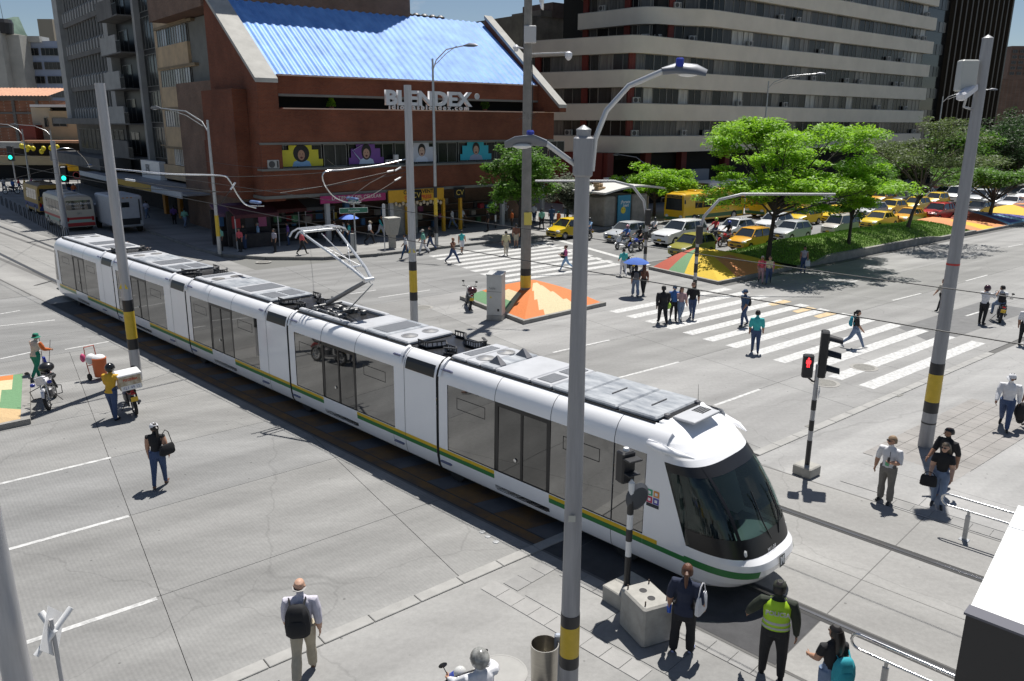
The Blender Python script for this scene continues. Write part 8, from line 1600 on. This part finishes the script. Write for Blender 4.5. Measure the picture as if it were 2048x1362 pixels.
moto(gp(1272, 503), 228, blue_p, 'blue motorcycle in front of the white off-road car', None, 0); clean(person(0, 0, 228, 1.72, 'motorcyclist in black on the blue motorcycle', 'black', 'black', 1, pose='ride', vox=V2, hat_='helmet', hatc=blk_p, p=gp(1275, 500) + V((.2, .3, -.03)), sit=1))
moto(gp(1168, 482), 222, blk_p, 'dark motorcycle mostly hidden behind the centre lamp pole', None, 0); clean(person(0, 0, 222, 1.7, 'rider in pale jeans mostly hidden behind the centre lamp pole', 'sky', 'ljeans', 1, pose='ride', vox=V2, hat_='helmet', hatc=blk_p, p=gp(1172, 480) + V((.3, .3, -.03)), sit=1))
moto(gp(1449, 492), 225, red_p, 'red motorcycle between the white hatchback and the amber taxi', None, 0); clean(person(0, 0, 225, 1.72, 'rider in black jacket and blue helmet on the red motorcycle', 'black', 'grey', 1, pose='ride', vox=V2, hat_='helmet', hatc=blue_p, p=gp(1453, 488) + V((.2, .3, -.03)), sit=1))
moto(gp(1424, 484), 225, blk_p, 'black motorcycle just left of the red motorcycle', None, 0); clean(person(0, 0, 225, 1.72, 'rider in red jacket and lime helmet behind the olive hatchback', 'red', 'jeans', 1, pose='ride', vox=V2, hat_='helmet', hatc=P('helmet lime', (.35, .55, .05), .3), p=gp(1427, 480) + V((.2, .3, -.03)), sit=1))
moto(gp(1302, 482), 225, blk_p, 'black motorcycle behind the blue motorcycle', None, 0); clean(person(0, 0, 225, 1.7, 'rider in white shirt behind the blue motorcycle', 'white', 'black', 1, pose='ride', vox=V2, hat_='helmet', hatc=blk_p, p=gp(1305, 479) + V((.2, .3, -.03)), sit=1))
moto(gp(1389, 476), 225, blk_p, 'motorcycle beside the white off-road car', None, 0); clean(person(0, 0, 225, 1.7, 'rider in white shirt and dark helmet right of the white off-road car', 'white', 'black', 1, pose='ride', vox=V2, hat_='helmet', hatc=blk_p, p=gp(1391, 474) + V((.2, .3, -.03)), sit=1))
moto(gp(1256, 545), 100, blk_p, 'black moped pushed by the woman in white trousers', None, 4)
moto(gp(1997, 640), 62, blk_p, 'black motorcycle with yellow plate standing on the avenue at right', None, 5); o = person(0, 0, 72, 1.70, 'rider in white shirt sitting on the black motorcycle at right', 'white', 'ljeans', 1, pose='ride', vox=.019, p=gp(1994, 641) + V((-.05, -.1, -.03)), sit=1, yaw=50, sleeve=.5); backpack(o, 'black', 'black backpack of the rider in white at right', (0, 0, .0), .9, .69); clean(o)
o = person(2044, 690, 250, 1.72, 'person with orange helmet cut by the right photo edge', 'white', 'black', 1, pose='stand', vox=.019, hat_='helmet', hatc=P('helmet orange', (.55, .1, .02), .3)); clean(o); o = person(2056, 852, 200, 1.66, 'person in purple cut by the right photo edge behind the white-capped man', 'purple', 'black', 1, vox=.019); clean(o)
mb = gp(962, 1340, 1.5); mb.z = 0; mb += V((-.1, .25, 0)); moto(mb, 118, blue_p, 'bright blue motorcycle cut off by the bottom edge', None, 0)
o = person(0, 0, 118, 1.74, 'rider in white shirt and patterned helmet at the bottom edge', 'white', 'jeans', 0, pose='ride', vox=.012, p=mb + V((.12, -.22, -.02)), sit=1, hat_='helmet', hatc=P('patterned helmet', (.32, .32, .30), .2, var=.9, scale=9, col2=(.02, .02, .02)), fingers=True, rf=60, re=10, rb=24, sleeve=.9, tilt=6); clean(o)
moto(gp(24, 388), 200, blk_p, 'motorcycle parked at the far left kerb of the side street', None, 6)
bpy.data.scenes.remove(tmp_scene)
# ---------------------------------------------------------------- sweeper's trolley
q = gp(190, 756); o = thing('sweeper_trolley', 'orange two-wheeled cleaning trolley with bags and bin', 'trolley', q, R(60)); fr = P('trolley red frame', (.4, .06, .03), .5); b = B(); b.tube([(-.22, -.1, .12), (-.2, .05, .6), (-.18, .12, 1.15)], .018, 6); b.tube([(.22, -.1, .12), (.2, .05, .6), (.18, .12, 1.15)], .018, 6); b.cyl((-.18, .12, 1.15), (.18, .12, 1.15), .018, n=6); b.cyl((-.21, 0, .5), (.21, 0, .5), .015, n=6); b.build('frame', fr, o, smooth=True)
b = B(); b.lathe([(.2, .12), (.24, .75), (.25, .78)], 14, (.05, -.3, 0)); b.build('orange_bin', P('bin orange', (.55, .12, .03), .5), o, smooth=True); b = B(); b.sph((-.12, -.12, .75), (.2, .16, .2), 10, 7); b.sph((.05, -.3, .8), (.22, .22, .1), 10, 6); b.build('white_bags', P('plastic bag white', (.68, .68, .68), .5), o, smooth=True); b = B(); b.sph((-.28, .1, .8), (.09, .09, .16), 8, 6); b.build('pink_bag', P('plastic bag pink', (.6, .08, .2), .5), o, smooth=True)
for s_ in (-1, 1): b = B(); b.cyl((s_ * .22, -.1, .12), (s_ * .27, -.1, .12), .12, n=14); b.build('wheel', rubber, o)
